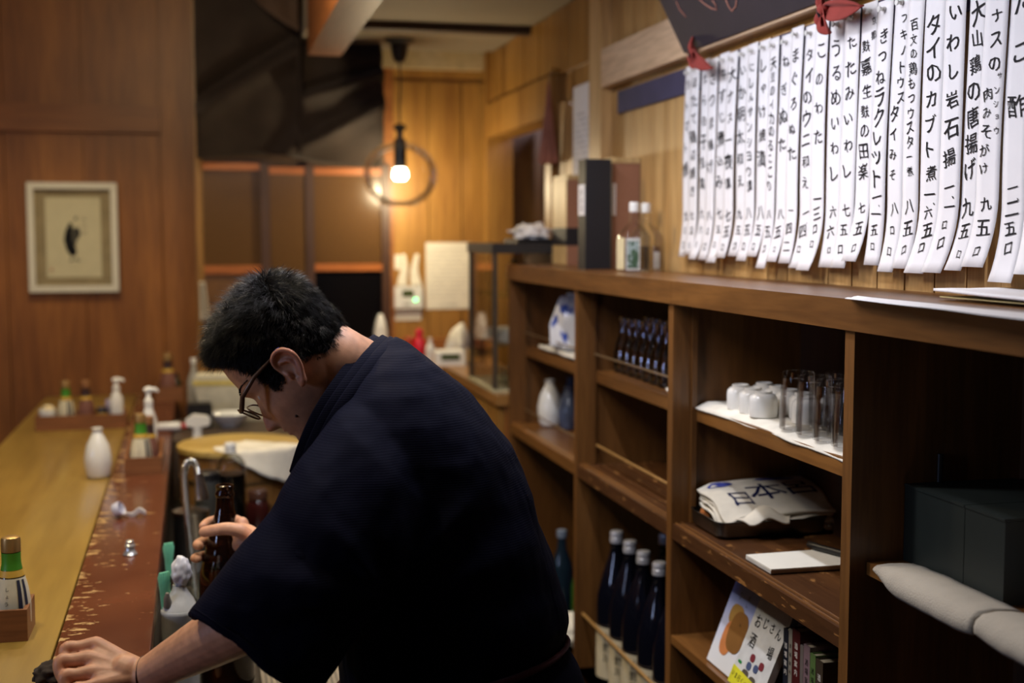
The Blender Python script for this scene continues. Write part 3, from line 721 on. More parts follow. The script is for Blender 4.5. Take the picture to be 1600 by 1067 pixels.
def big_bottle_proto():
    t = thing('sake_bottle', '', 'bottle', (0, 0, 0), 0, 'large sake bottles on the second bay floor')
    pl(t, 'body', lathe(BM(), BIG, 28), bottle_glass, 0, 50)
    pl(t, 'cap', lathe(BM(), [(0.0172, 0.370), (0.0178, 0.371), (0.0178, 0.383), (0.0165, 0.385), (0.0175, 0.388), (0.0175, 0.396), (0.0155, 0.400)], 22), silver_cap, 0, 30)
    lb = BM()
    def lab(r, z0, z1, a0, a1, n=14, mi=0):
        vs = [[lb.verts.new((r*math.cos(a0 + (a1 - a0)*i/n), r*math.sin(a0 + (a1 - a0)*i/n), z)) for i in range(n+1)] for z in (z0, z1)]
        for i in range(n): lb.faces.new((vs[0][i], vs[0][i+1], vs[1][i+1], vs[1][i])).material_index = mi
    lab(0.0529, 0.015, 0.152, math.radians(150), math.radians(290))
    L = pl(t, 'label', lb, M('cream_label', srgb(206, 192, 160), 0.7), 0, 180)
    lb2 = BM(); lb = lb2
    lab(0.0532, 0.016, 0.135, math.radians(238), math.radians(252), 4)
    pl(L, 'stripe', lb2, M('blue_print', srgb(40, 56, 130), 0.6), 0, 180)
    def wrap(a, b):
        th = math.radians(225) + a/0.0533
        return (0.0533*math.cos(th), 0.0533*math.sin(th), b)
    k = letters('lettering', [('吉', 0, 0.128, 0.026, 1), ('野', 0, 0.100, 0.026, 1), ('川', 0, 0.072, 0.026, 1)], wrap, ink, L); k['kind'] = 'stuff'
    return t
big = None
for i, (x, y) in enumerate(((1.030, 3.160), (1.030, 3.050), (1.028, 2.940), (1.030, 2.830), (1.030, 2.720))):
    lab = f'large dark silver-capped sake bottle with cream label, {ords[i]} from the left'
    if big is None: big = big_bottle_proto(); big.location = (x, y, 0.4725); big['label'] = lab
    else: dup(big, (x, y, 0.4725), 0.12*i - 0.2, lab)
dup(big, (1.145, 3.105, 0.4725), 0.4, 'large dark sake bottle with silver cap standing in the back row of the second bay')
# --- bay three, middle board: cloth, inverted cups, inverted tumblers
cloth_strip('shelf_cloth', 1.000, 1.19, Y3 + 0.032, Y2 - 0.012, MIDT, 'long white cloth under the cups and tumblers in the third bay', 0.007, 0.7, 0.004, 0.012)
CUPZ = MIDT + 0.0105
def cup_proto():
    t = thing('white_cup', '', 'cup', (0, 0, 0), 0, 'white cups upside down on the third bay cloth')
    pl(t, 'body', lathe(BM(), [(0.0255, 0.0), (0.0272, 0.0), (0.0278, 0.006), (0.0278, 0.030), (0.0265, 0.038), (0.022, 0.0435), (0.0185, 0.045)], 26), white_ceramic, 0, 60)
    pl(t, 'foot', lathe(BM(), [(0.0175, 0.0445), (0.0175, 0.0490), (0.0160, 0.0500), (0.0145, 0.0495), (0.0140, 0.0465)], 22), white_ceramic, 0, 40)
    return t
cup = None
cups = [(1.048, 2.437, 'front row left end'), (1.050, 2.381, 'front row second from left'), (1.047, 2.324, 'front row third from left'),
        (1.108, 2.455, 'back row left end'), (1.112, 2.398, 'back row second from left'), (1.110, 2.341, 'back row third from left'), (1.112, 2.283, 'back row right end'),
        (1.090, 2.226, 'half hidden behind the first tumbler'), (1.150, 2.235, 'behind the tumblers against the shelf back')]
for i, (x, y, d) in enumerate(cups):
    lab = 'upside-down white ceramic cup on the third bay cloth, ' + d; y -= 0.026
    if cup is None: cup = cup_proto(); cup.location = (x, y, CUPZ); cup['label'] = lab
    else: dup(cup, (x, y, CUPZ), i*0.7, lab)
tum_glass = THIN('tumbler_glass', (0.975, 0.975, 0.98), 0.3, 0.02, 0.55)
def tum_proto():
    t = thing('tumbler', '', 'glass', (0, 0, 0), 0, 'glass tumblers upside down in the third bay')
    pl(t, 'body', lathe(BM(), [(0.0322, 0.0), (0.0330, 0.001), (0.0300, 0.100), (0.0285, 0.104), (0.0270, 0.1045), (0.012, 0.1025), (0.012, 0.094), (0.0272, 0.093), (0.0312, 0.0005), (0.0322, 0.0)], 30, cap0=False, cap1=False), tum_glass, 0, 50)
    return t
tum = None
for rw, x in enumerate((1.042, 1.112)):
    for k in range(4):
        lab = f'upside-down clear glass tumbler, {ords[k]} from the left in the {("front", "back")[rw]} row'
        loc = (x, 2.140 - 0.0675*k - 0.03*rw, CUPZ)
        if tum is None: tum = tum_proto(); tum.location = loc; tum['label'] = lab
        else: dup(tum, loc, 0.4*k, lab)
# --- bay three, lower board: steel tray of towels, note pads, marker
tr = thing('steel_tray', 'shallow stainless steel tray holding the printed towels', 'tray', (1.11, 2.455, LOWT + 0.0045))
def rr(hx, hy, r, z, n=5):
    P = []
    for cx, cyy, a0 in ((hx - r, hy - r, 0), (-hx + r, hy - r, PI/2), (-hx + r, -hy + r, PI), (hx - r, -hy + r, 1.5*PI)):
        for k in range(n+1): P.append((cx + r*math.cos(a0 + PI/2*k/n), cyy + r*math.sin(a0 + PI/2*k/n), z))
    return P
hx, hy = 0.124, 0.084
rl = [rr(hx - 0.012, hy - 0.012, 0.020, 0.001), rr(hx - 0.008, hy - 0.008, 0.022, 0.0), rr(hx - 0.004, hy - 0.004, 0.022, 0.005), rr(hx - 0.002, hy - 0.002, 0.022, 0.030), rr(hx, hy, 0.022, 0.032), rr(hx, hy, 0.022, 0.0335), rr(hx - 0.004, hy - 0.004, 0.020, 0.0325), rr(hx - 0.007, hy - 0.007, 0.020, 0.006), rr(hx - 0.012, hy - 0.012, 0.018, 0.0035)]
pl(tr, 'pan', rings(BM(), rl), dark_steel, 0, 40)
tz = LOWT + 0.010
def towel_mat():
    return CLOTH('printed_towel', srgb(218, 210, 192), 1300, 0.9, 0.35)
tw = thing('printed_towel', 'white cotton towel with large navy kanji folded in the steel tray', 'towel', (1.11, 2.45, tz))
def TW(u, v):     # top surface of the uppermost towel: u along X (0 aisle .. 1 wall), v along Y (0 near .. 1 far)
    x = -0.105 + 0.236*u; y = -0.072 + 0.142*v
    z = 0.032 + 0.044*max(0.0, math.sin(max(-0.2, min(1, v*1.15))*PI/2))**1.2 + 0.012*u + 0.006*nz(u*3.2, v*3 + 4) - 0.030*max(0, 0.14 - u)*7*0.3
    x += -0.012*(v - 0.5) + 0.004*nz(v*4, 2)
    return (x, y + 0.012*math.sin(u*4), z)
def lay(du, dv, dz, s, seed, sag):
    def fn(u, v):
        p = Vector(TW(u*s + du, v*s*0.98 + dv)); e = min(u, 1 - u, v*1.4, 1 - v)
        return (max(-0.106, p.x + 0.006*nz(u*5 + seed, v*3)), max(-0.071 + 0.002*nz(u*6, seed), p.y - 0.016*(1 - v)*sag), max(0.006, p.z - dz + 0.005*nz(u*4 + seed, v*5) - sag*0.03*max(0, 0.25 - v)*4))
    return fn
for k, (du, dv, dz, s, sd, sg) in enumerate(((-0.05, -0.06, 0.030, 1.06, 9, 0.5), (-0.02, -0.03, 0.019, 1.03, 5, 0.35), (0.01, -0.02, 0.010, 1.0, 2, 0.15))):
    pl(tw, 'fold', grid(BM(), lay(du, dv, dz, s, sd, sg), 36, 26, 0, 0.007), towel_mat(), 0, 180)
pl(tw, 'upper_fold', grid(BM(), TW, 40, 30, 0, 0.006), towel_mat(), 0, 180)
def flap(u, v):   # the tongue drooping over the tray's near rim
    a = (u - 0.5)*PI
    return (-0.02 + 0.10*(u - 0.5)*(1.2 - 0.35*v), -0.066 - 0.030*v - 0.004*math.sin(u*9), 0.040 - 0.012*v*v + 0.012*math.cos(a*2.2)*(1 - v*0.5))
pl(tw, 'drooping_fold', grid(BM(), flap, 20, 14, 0, 0.004), towel_mat(), 0, 180)
navy = M('navy_print', srgb(20, 26, 66), 0.8, var=0.1, spec=0.2)
def twp(a, b):
    p = TW(a, b); return (p[0], p[1], p[2] + 0.0010)
q = letters('lettering', [('日', 0.25, 0.36, 0.34, 0.9), ('本', 0.52, 0.50, 0.40, 0.9), ('呂', 0.82, 0.52, 0.36, 0.9)], lambda a, b: twp(a, b), navy, tw, 0.4, 4); q['kind'] = 'stuff'
def blot(c, rx, ry, seed, name, mat, fn, par):
    bm = BM(); n = 28; cc = bm.verts.new(fn(*c)); R = []
    R = [bm.verts.new(fn(c[0] + rx*math.cos(2*PI*i/n)*(1 + 0.35*nz(i*0.9 + seed, 1)), c[1] + ry*math.sin(2*PI*i/n)*(1 + 0.35*nz(i*0.9, seed)))) for i in range(n)]
    for i in range(n): bm.faces.new((cc, R[i], R[(i+1) % n]))
    return pl(par, name, bm, mat, 0, 180)
blot((0.20, 0.88), 0.12, 0.09, 1, 'printed_patch', M('blue_dye', srgb(58, 66, 138), 0.8, var=0.3, scale_=90, spec=0.2), twp, tw)
blot((0.72, 0.90), 0.18, 0.07, 5, 'printed_patch', MATS['blue_dye'], twp, tw)
o = obj('orange_cloth', crumple((1.018, 2.505, LOWT + 0.012), 0.016, 0.014, 0.022, 8.0, 3, 0.2), CLOTH('orange_cloth', srgb(176, 104, 48), 900), None, 180)
tag(o, 'small orange cloth at the left end of the steel tray', 'cloth')
# note pads
A0, A1, A2, A3 = [onZ(*p, LOWT + 0.012) for p in ((1166, 866), (1205, 889), (1345, 880), (1292, 857))]
np_ = thing('note_pad', 'white note pad lying on the worn lower board in front of the tray', 'notepad', ((A0.x + A2.x)/2, (A0.y + A2.y)/2, LOWT + 0.001))
def quadslab(name, par, z0, z1, mat, off=(0, 0), bevel=0.0):
    bm = BM(); P = [Vector((p.x + off[0], p.y + off[1], 0)) for p in (A0, A1, A2, A3)]
    lo = [bm.verts.new((p.x - par.location.x, p.y - par.location.y, z0)) for p in P]; hi = [bm.verts.new((p.x - par.location.x, p.y - par.location.y, z1)) for p in P]
    bm.faces.new(lo); bm.faces.new(hi[::-1])
    for i in range(4): bm.faces.new((lo[i], hi[i], hi[(i+1) % 4], lo[(i+1) % 4]))
    bmesh.ops.recalc_face_normals(bm, faces=bm.faces)
    return pl(par, name, bm, mat, bevel)
quadslab('backing_board', np_, 0.0, 0.0015, black_plastic, (0.002, 0.003))
quadslab('paper_block', np_, 0.0017, 0.0075, M('pad_edge', srgb(190, 186, 178), 0.8), (0.0, 0.002))
quadslab('top_sheet', np_, 0.0078, 0.0105, M('pad_paper', srgb(232, 228, 214), 0.8, var=0.02))
mk = thing('marker_pen', 'black marker pen with white lettering lying on the note pad', 'pen', tuple((onZ(1290, 858, LOWT + 0.019))))
d = (onZ(1335, 871, LOWT + 0.019) - onZ(1258, 851, LOWT + 0.019)); d.z = 0; d.normalize()
pl(mk, 'barrel', tube(BM(), [-d*0.022, d*0.045], 0.0065, 14), black_plastic)
pl(mk, 'cap', tube(BM(), [-d*0.045, -d*0.040, -d*0.022], [0.0035, 0.0058, 0.0068], 14), black_plastic)
pl(mk, 'clip', obox(BM(), -d*0.033 + Vector((0, 0, 0.0068)), d*0.012, d.cross(Vector((0, 0, 1)))*0.0015, (0, 0, 0.0007)), black_plastic)
sd = d.cross(Vector((0, 0, 1)))
def on_pen(a, b):
    th = b/0.0067 + 2.2
    p = d*a + sd*(0.0067*math.cos(th)) + Vector((0, 0, 0.0067*math.sin(th))); return p
bm = BM()
for i in range(9): bm.faces.new([bm.verts.new(on_pen(-0.014 + 0.0058*i + a, b)) for a, b in ((0, -0.002), (0.0028 + 0.001*(i % 3), -0.002), (0.0028 + 0.001*(i % 2), 0.0022), (0.0006, 0.0022))])
q = pl(mk, 'printed_marks', bm, white_plastic, 0, 180); q['kind'] = 'stuff'
# --- bay three, floor: books
BZ = 0.7905
def lean_book(label, y_far, y_near, xt, xb, zt, zb, th, cover_mat, edge=None):
    """a book facing the aisle, leaning back; returns (root, face fn(u,v)) u 0 far..1 near, v 0 top..1 foot"""
    root = thing('book', label, 'book', (xb, (y_far + y_near)/2, zb), 0, 'books on the third bay floor')
    up = Vector((xt - xb, 0, zt - zb)); L = up.length; upn = up.normalized(); n = Vector((-upn.z, 0, upn.x))
    W = y_far - y_near
    def face(u, v, off=0.0): return Vector((0, W/2 - W*u, 0)) + upn*L*(1 - v) + n*off
    bm = BM(); obox(bm, upn*L/2 - n*th/2, (0, W/2 - 0.002, 0), upn*(L/2 - 0.002), n*(th/2 - 0.0012)); pl(root, 'pages', bm, M('book_pages', srgb(206, 196, 174), 0.8))
    bm = BM(); obox(bm, upn*L/2 - n*0.0004, (0, W/2, 0), upn*L/2, n*0.0004); pl(root, 'front_cover', bm, cover_mat)
    bm = BM(); obox(bm, upn*L/2 - n*(th - 0.0004), (0, W/2, 0), upn*L/2, n*0.0004); pl(root, 'back_cover', bm, cover_mat)
    bm = BM(); obox(bm, upn*L/2 - n*th/2 + Vector((0, -W/2, 0)), (0, 0.0005, 0), upn*L/2, n*th/2); pl(root, 'spine', bm, cover_mat)
    return root, face
def grad_mat(name, c0, c1, z0, z1):
    m, nt, b = new_mat(name); N = nt.nodes; L = nt.links
    tc = N.new('ShaderNodeTexCoord'); sp = N.new('ShaderNodeSeparateXYZ'); L.new(tc.outputs['Object'], sp.inputs[0])
    mr = N.new('ShaderNodeMapRange'); mr.inputs[1].default_value = z0; mr.inputs[2].default_value = z1; L.new(sp.outputs['Z'], mr.inputs[0])
    r = N.new('ShaderNodeValToRGB'); r.color_ramp.elements[0].color = c0; r.color_ramp.elements[1].color = c1
    L.new(mr.outputs[0], r.inputs[0]); L.new(r.outputs[0], b.inputs['Base Color']); b.inputs['Roughness'].default_value = 0.4; return m
b1, f1 = lean_book('book with pale blue and white cover and brown blot shapes, leaning below the worn board', 2.372, 2.246, 1.028, 0.966, 0.953, 0.7935, 0.012, grad_mat('blue_white_cover', srgb(226, 226, 226), srgb(120, 140, 214), 0.03, 0.15))
def pshape(par, name, pts, face, mat, off=0.0006):
    bm = BM(); bm.faces.new([bm.verts.new(face(u, v, off)) for u, v in pts]); return pl(par, name, bm, mat, 0, 180)
def ell(c, rx, ry, n=24, p=2.6):
    return [(c[0] + rx*math.copysign(abs(math.cos(2*PI*i/n))**(2/p), math.cos(2*PI*i/n)), c[1] + ry*math.copysign(abs(math.sin(2*PI*i/n))**(2/p), math.sin(2*PI*i/n))) for i in range(n)]
tan_ = M('tan_print', srgb(158, 122, 62), 0.5); brn = M('brown_print', srgb(130, 88, 40), 0.5); orn = M('orange_print', srgb(198, 124, 70), 0.5)
pshape(b1, 'cover_shape', ell((0.44, 0.36), 0.24, 0.13), f1, tan_, 0.0006); pshape(b1, 'cover_shape', ell((0.66, 0.52), 0.30, 0.24), f1, brn, 0.0009); pshape(b1, 'cover_shape', ell((0.42, 0.64), 0.20, 0.20), f1, orn, 0.0007)
q = letters('lettering', [('お', 0.66, -0.10, 0.07, 1.2), ('し', 0.66, -0.19, 0.06, 1.2), ('ん', 0.68, -0.42, 0.06, 1.2), ('本', 0.36, -0.10, 0.04, 1.2), ('文', 0.36, -0.16, 0.04, 1.2)], lambda a, b: f1(a, -b, 0.0013), ink, b1, 0.3, 2); q['kind'] = 'stuff'
b2, f2 = lean_book('white book titled ojisan sakaba with a yellow paper band, leaning below the worn board', 2.244, 2.105, 1.024, 0.958, 0.953, 0.7935, 0.014, M('white_cover', srgb(206, 206, 204), 0.45))
q = letters('lettering', [('お', 0.20, -0.24, 0.16, 1.2), ('じ', 0.42, -0.22, 0.15, 1.2), ('さ', 0.62, -0.22, 0.15, 1.2), ('ん', 0.83, -0.24, 0.15, 1.2), ('酒', 0.24, -0.46, 0.17, 1.2), ('場', 0.80, -0.46, 0.17, 1.2)], lambda a, b: f2(a, -b, 0.0007), ink, b2, 0.6, 5); q['kind'] = 'stuff'
for c, col, m_ in (((0.42, 0.62), 'r', M('crimson_print', srgb(120, 40, 50), 0.5)), ((0.40, 0.72), 'b', M('slate_print', srgb(70, 84, 120), 0.5)), ((0.60, 0.70), 'b', MATS['slate_print']), ((0.72, 0.64), 'r', MATS['crimson_print'])):
    pshape(b2, 'cover_figure', ell(c, 0.07, 0.045, 14), f2, m_, 0.0007)
for c in ((0.38, 0.82), (0.62, 0.84)): pshape(b2, 'cover_figure', ell(c, 0.10, 0.05, 14), f2, M('grey_brown_print', srgb(86, 76, 66), 0.5), 0.0009)
pshape(b2, 'cover_figure', ell((0.13, 0.74), 0.06, 0.018, 14), f2, M('green_print', srgb(30, 130, 60), 0.5), 0.0007)
pshape(b2, 'paper_band', [(0.0, 0.80), (1.0, 0.86), (1.0, 1.0), (0.0, 1.0)], f2, M('yellow_band', srgb(214, 208, 40), 0.6), 0.0011)
q = letters('lettering', [(c, 0.08 + 0.1*i, -0.885 - 0.006*i, 0.075, 1.15) for i, c in enumerate('いま行くべき居酒屋')], lambda a, b: f2(a, -b, 0.0016), ink, b2, 0.2, 6); q['kind'] = 'stuff'
spine = [(0.020, 0.150, (24, 30, 46), 'thin dark navy book right of the white titled book'), (0.014, 0.155, (150, 146, 138), 'pale grey book between the navy and dark red books'), (0.030, 0.162, (84, 24, 28), 'dark red book among the upright books'),
         (0.012, 0.140, (120, 112, 112), 'thin grey book right of the dark red book'), (0.024, 0.146, (140, 116, 128), 'mauve-grey book near the divider in the third bay'), (0.020, 0.138, (96, 128, 74), 'green and white book against the right divider of the third bay'), (0.026, 0.135, (70, 60, 50), 'brown book at the right end of the upright books')]
y = 2.092
for wdt, h, col, lab in spine:
    root = thing('book', lab, 'book', (1.06, y - wdt/2, BZ), 0, 'books on the third bay floor')
    cm = M('cover_%d_%d_%d' % col, srgb(*col), 0.5)
    pl(root, 'spine', bx(-0.060, -0.0575, -wdt/2, wdt/2, 0, h), cm, 0.0006)
    pl(root, 'cover', bx(-0.0575, 0.06, -wdt/2, -wdt/2 + 0.0012, 0, h), cm); pl(root, 'cover', bx(-0.0575, 0.06, wdt/2 - 0.0012, wdt/2, 0, h), cm)
    pl(root, 'pages', bx(-0.057, 0.057, -wdt/2 + 0.0013, wdt/2 - 0.0013, 0.002, h - 0.003), M('book_pages', srgb(206, 196, 174), 0.8))
    if wdt > 0.013:
        q = letters('lettering', [(c, 0, h - 0.03 - 0.016*i, min(0.013, wdt*0.6), 1) for i, c in enumerate('酒場案内')], lambda a, b: (-0.0603, -a, b), ink if sum(col) > 250 else white_paper, root, 0.1, 3); q['kind'] = 'stuff'
    y -= wdt + 0.0012
# --- bay four: dark green boxes, towel over the board's edge, carton
gbm = M('dark_green_card', srgb(25, 32, 28), 0.5, var=0.08)
for (y0, y1, lab) in ((1.5985, 1.760, 'wide dark green cardboard box against the divider in the near bay'), (1.503, 1.597, 'narrow dark green cardboard box right of the wide green box')):
    root = thing('green_box', lab, 'box', (1.12, (y0 + y1)/2, NEART + 0.0005), 0, 'dark green boxes in the near bay'); h = (y1 - y0)/2
    pl(root, 'box_body', bx(-0.080, 0.110, -h, h, 0, 0.116), gbm, 0.0015)
    pl(root, 'lid', bx(-0.0812, 0.1112, -h + 0.0002, h - 0.0002, 0.1163, 0.120), gbm, 0.0015)
terry = CLOTH('terry', srgb(176, 166, 148), 420, 0.95, 0.9, var=0.08)
def draped(label, y0, y1, s0, s1):
    prof = [(0.060, 0.0012), (0.060, 0.006), (0.040, 0.010), (0.018, 0.012), (-0.004, 0.010), (-0.014, 0.001), (-0.018, -0.009), (-0.017, -0.020), (-0.012, -0.026), (-0.006, -0.023), (-0.0035, -0.018), (-0.003, -0.004), (0.0, 0.0012), (0.03, 0.0012)]
    rrs = []
    n = 34
    for j in range(n + 1):
        v = j/n; y = y0 + (y1 - y0)*v
        k = min(1, math.sin(PI*min(1, v*3.0)/2)*(1 - s0) + s0) * (1 if v < 0.85 else 1 - (1 - s1)*((v - 0.85)/0.15)**2)
        row = []
        for i, (x, z) in enumerate(prof):
            w_ = 0.0025*nz(y*26 + i*0.3, i*0.5)
            kz = k if z < 0.002 else max(0.35, k)
            row.append((0.98 + (x if x > 0 else x*max(0.45, k)) - abs(w_)*(x < -0.004), y, NEART + z*kz + (abs(w_) if z > 0.005 else 0)))
        rrs.append(row)
    o = obj('terry_towel', rings(BM(), rrs), terry, None, 180); tag(o, label, 'towel'); return o
draped('thick beige terry towel draped over the front edge of the near bay board', 1.730, 1.462, 0.2, 0.85)
draped('second beige terry towel at the right frame edge, beside the carton', 1.455, 1.25, 0.8, 0.8)
t = thing('carton', 'white carton standing at the right frame edge of the near bay', 'box', (1.105, 1.40, NEART + 0.0005))
pl(t, 'box_body', bx(-0.04, 0.05, -0.06, 0.045, 0, 0.12), M('carton_card', srgb(206, 204, 198), 0.6), 0.0015)
pl(t, 'lid', bx(-0.036, 0.05, -0.06, 0.038, 0.1205, 0.17), MATS['carton_card'], 0.0015)
pl(t, 'printed_label', bx(-0.0412, -0.0402, -0.05, 0.04, 0.05, 0.075), M('blue_label', srgb(90, 110, 170), 0.6))

# ================================================================ ON THE TOP BOARD
TZ = SLAB_T + 0.0005
pale = WOOD('pale_wood', srgb(206, 172, 112), srgb(232, 204, 148), 'Z', 7, 0.5); brown_card = M('brown_card', srgb(150, 104, 78), 0.6, var=0.06, scale_=200)
black_card = M('black_card', srgb(20, 19, 24), 0.55)
t = thing('gift_box', 'pale wooden box with a black band on the top board, left of the black box', 'box', (1.150, 4.02, TZ))
pl(t, 'box_body', bx(-0.040, 0.036, -0.085, 0.085, 0, 0.270), brown_card, 0.002)
pl(t, 'lid', bx(-0.0405, 0.0365, -0.0855, 0.0855, 0.2705, 0.285), pale, 0.002)
pl(t, 'side_face', bx(-0.0425, -0.0402, -0.083, 0.083, 0.001, 0.269), pale)
bm = BM(); box(bm, -0.0435, 0.037, -0.0862, 0.086, 0.062, 0.118)
pl(t, 'band', bm, black_card, 0.001)
t = thing('black_box', 'tall black carton with a white label on the top board', 'box', (1.058, 3.458, TZ))
pl(t, 'box_body', bx(-0.040, 0.034, -0.036, 0.036, 0, 0.305), black_card, 0.006)
pl(t, 'printed_label', bx(-0.0412, -0.0402, -0.030, 0.030, 0.150, 0.235), white_paper)
q = letters('lettering', [('純', 0, 0.215, 0.022, 1), ('米', 0, 0.192, 0.022, 1), ('酒', 0, 0.169, 0.022, 1)], lambda a, b: (-0.0415, -a, b), ink, t, 0.3, 1); q['kind'] = 'stuff'
t = thing('brown_box', 'brown carton with pale wooden lid on the top board, behind the black box', 'box', (1.146, 3.57, TZ))
pl(t, 'box_body', bx(-0.042, 0.040, -0.118, 0.118, 0, 0.296), brown_card, 0.002); pl(t, 'lid', bx(-0.044, 0.0405, -0.120, 0.120, 0.2965, 0.312), pale, 0.002)
pl(t, 'printed_label', bx(-0.0405, -0.030, -0.1192, -0.1182, 0.150, 0.240), white_paper)
def clear_bottle(label, loc, lab):
    t = thing('clear_bottle', label, 'bottle', loc, 0.0, 'clear bottles on the top board')
    h = 0.036
    body = [rr(h - 0.003, h - 0.003, 0.010, 0.0), rr(h, h, 0.012, 0.004), rr(h, h, 0.012, 0.092), rr(h*0.82, h*0.82, 0.016, 0.108), rr(0.0125, 0.0125, 0.0122, 0.128), rr(0.0115, 0.0115, 0.0112, 0.158)]
    pl(t, 'body', rings(BM(), body), THIN('bottle_glass', (0.95, 0.96, 0.95), 0.3, 0.02, 0.5), 0, 45)
    liq = [rr(h - 0.004, h - 0.004, 0.010, 0.004), rr(h - 0.004, h - 0.004, 0.010, 0.066)]
    pl(t, 'liquid', rings(BM(), liq), THIN('clear_liquid', (0.82, 0.80, 0.76), 0.2), 0, 45)
    pl(t, 'cap', lathe(BM(), [(0.0125, 0.155), (0.0135, 0.156), (0.0135, 0.178), (0.012, 0.181)], 18), white_plastic, 0, 40)
    if lab:
        pl(t, 'paper_label', bx(-h - 0.0012, -h - 0.0003, -0.030, 0.032, 0.006, 0.088), M('yellowed_label', srgb(226, 214, 172), 0.7))
        p = pl(t, 'picture_label', bx(-0.034, 0.004, -h - 0.0012, -h - 0.0003, 0.004, 0.088), M('label_border', srgb(214, 216, 210), 0.7))
        pl(p, 'picture', bx(-0.030, 0.000, -h - 0.002, -h - 0.0013, 0.010, 0.080), paint_mat('landscape_print', srgb(74, 104, 78), srgb(160, 180, 176), 60, 0.5, 5))
    else:
        pl(t, 'paper_label', bx(0.010, 0.026, -h - 0.0012, -h - 0.0003, 0.006, 0.050), M('label_border', srgb(214, 216, 210), 0.7))
clear_bottle('clear square bottle with picture label and white cap by the brown carton', (1.085, 3.20, TZ), True)
clear_bottle('clear square bottle with white cap half full, right of the labelled one', (1.150, 3.292, TZ), False)
# papers and tray at the near end
def sheetobj(name, label, corners, z, mat, curl=0.0, th=0.0006, cat='paper'):
    P = [onZ(*c, z) for c in corners]
    def fn(u, v):
        p = (P[0]*(1-u) + P[1]*u)*(1-v) + (P[3]*(1-u) + P[2]*u)*v
        return (p.x, p.y, z + curl*(u*u*0.3 + (1-u)**3*1.0)*(0.4 + 0.6*v) + 0.0012*nz(u*3, v*3))
    o = obj(name, grid(BM(), fn, 16, 12, 0, -th), mat, None, 180); tag(o, label, cat); return o
sheetobj('paper_sheet', 'loose white paper sheet lying along the near front edge of the top board', ((1320, 466), (1340, 462), (1680, 497), (1680, 508)), TZ + 0.002, white_paper)
t = thing('menu_folder', 'pale flat folder lying on the top board under the menu strips', 'folder', (1.115, 1.45, TZ + 0.004))
pl(t, 'cover', bx(-0.055, 0.06, -0.35, 0.26, 0.000, 0.0015), M('folder_card', srgb(196, 184, 130), 0.6)); 
def fcov(u, v): return (-0.060 + 0.122*u, -0.35 + 0.62*v, 0.006 + 0.007*v*v + 0.001*nz(u*3, v*4))
pl(t, 'paper', grid(BM(), fcov, 8, 16, 0, 0.004), white_paper, 0, 180)
t = thing('paper_stack', 'small stack of white paper slips on the folder at the right frame edge', 'paper', (1.13, 1.40, TZ + 0.020))
pl(t, 'slip', bx(-0.03, 0.045, -0.25, 0.075, 0, 0.004), white_paper); pl(t, 'slip', bx(-0.028, 0.047, -0.25, 0.078, 0.0045, 0.009), white_paper)
# wall hangings left of the post
t = thing('wall_notice', 'white paper notice pinned to the wall left of the pale post', 'notice', (1.178, 4.02, 1.98))
pl(t, 'sheet', bx(0.0, 0.001, -0.088, 0.085, -0.16, 0.15), white_paper); pl(t, 'sheet', bx(0.002, 0.003, -0.02, 0.090, -0.19, 0.14), white_paper)
bm = BM()
for i in range(9):
    for j in range(6):
        if (i*7 + j*3) % 5: box(bm, -0.0008, -0.0002, 0.070 - 0.026*j - 0.018, 0.070 - 0.026*j, 0.055 - 0.018*i, 0.059 - 0.018*i)
k = pl(t, 'text_lines', bm, M('grey_print', srgb(160, 158, 164), 0.8)); k['kind'] = 'stuff'
pl(t, 'push_pin', ico(BM(), (-0.006, 0.094, 0.10), 0.006, 1), white_plastic)
t = thing('folded_parasol', 'brown folded cloth parasol hanging point-up from a hook beside the opening', 'parasol', (1.145, 4.30, 1.895))
def para(k):
    out = []
    for r, z in ((0.004, 0.27), (0.006, 0.24), (0.009, 0.20), (0.016, 0.13), (0.024, 0.06), (0.031, 0.0)):
        out.append([(r*(1 + 0.18*math.cos(8*a))*math.cos(a), r*(1 + 0.18*math.cos(8*a))*math.sin(a), z + 0.004*math.cos(8*a)*(z < 0.01)) for a in [2*PI*i/48 for i in range(48)]])
    return out
pl(t, 'folded_cloth', rings(BM(), para(0)), CLOTH('parasol_cloth', srgb(158, 104, 86), 700), 0, 60)
pl(t, 'cord', tube(BM(), [(0, 0, 0.265), (0.004, 0, 0.30), (0.018, 0.002, 0.315)], 0.0022, 6), M('cord', srgb(140, 110, 80), 0.8))
pl(t, 'hook', tube(BM(), [(0.050, 0, 0.318), (0.018, 0, 0.318), (0.010, 0, 0.322), (0.008, 0, 0.330)], 0.003, 8), M('brass', srgb(180, 140, 70), 0.3, 0.8))
# ================================================================ BAR COUNTER
CZ, RZ, WT = 0.95, 0.957, 0.763
pa, pb = onZ(32.5, 1067, RZ), onZ(132.2, 850, RZ)          # wood / red strip boundary
qa, qb = onZ(208.5, 1021, RZ), onZ(244, 850, RZ)           # red strip's kitchen edge
la, lb_ = onZ(0, 668, CZ), onZ(90, 612, CZ)                # customers' edge
def lin(a, b, y): return a.x + (b.x - a.x)*(y - a.y)/(b.y - a.y)
def bnd(y): return -0.2714 - 0.0145*(y - 2.8)
def ked(y): return -0.1150 - 0.0125*(y - 2.8)
def ced(y): return -0.690 - 0.004*(y - 4.5)
def prism(fl, fr, y0, y1, z0, z1, n=1):
    bm = BM(); rr_ = []
    for j in range(n+1):
        y = y0 + (y1 - y0)*j/n
        rr_.append([(fl(y), y, z0), (fr(y), y, z0), (fr(y), y, z1), (fl(y), y, z1)])
    rings(bm, rr_); bmesh.ops.recalc_face_normals(bm, faces=bm.faces); return bm
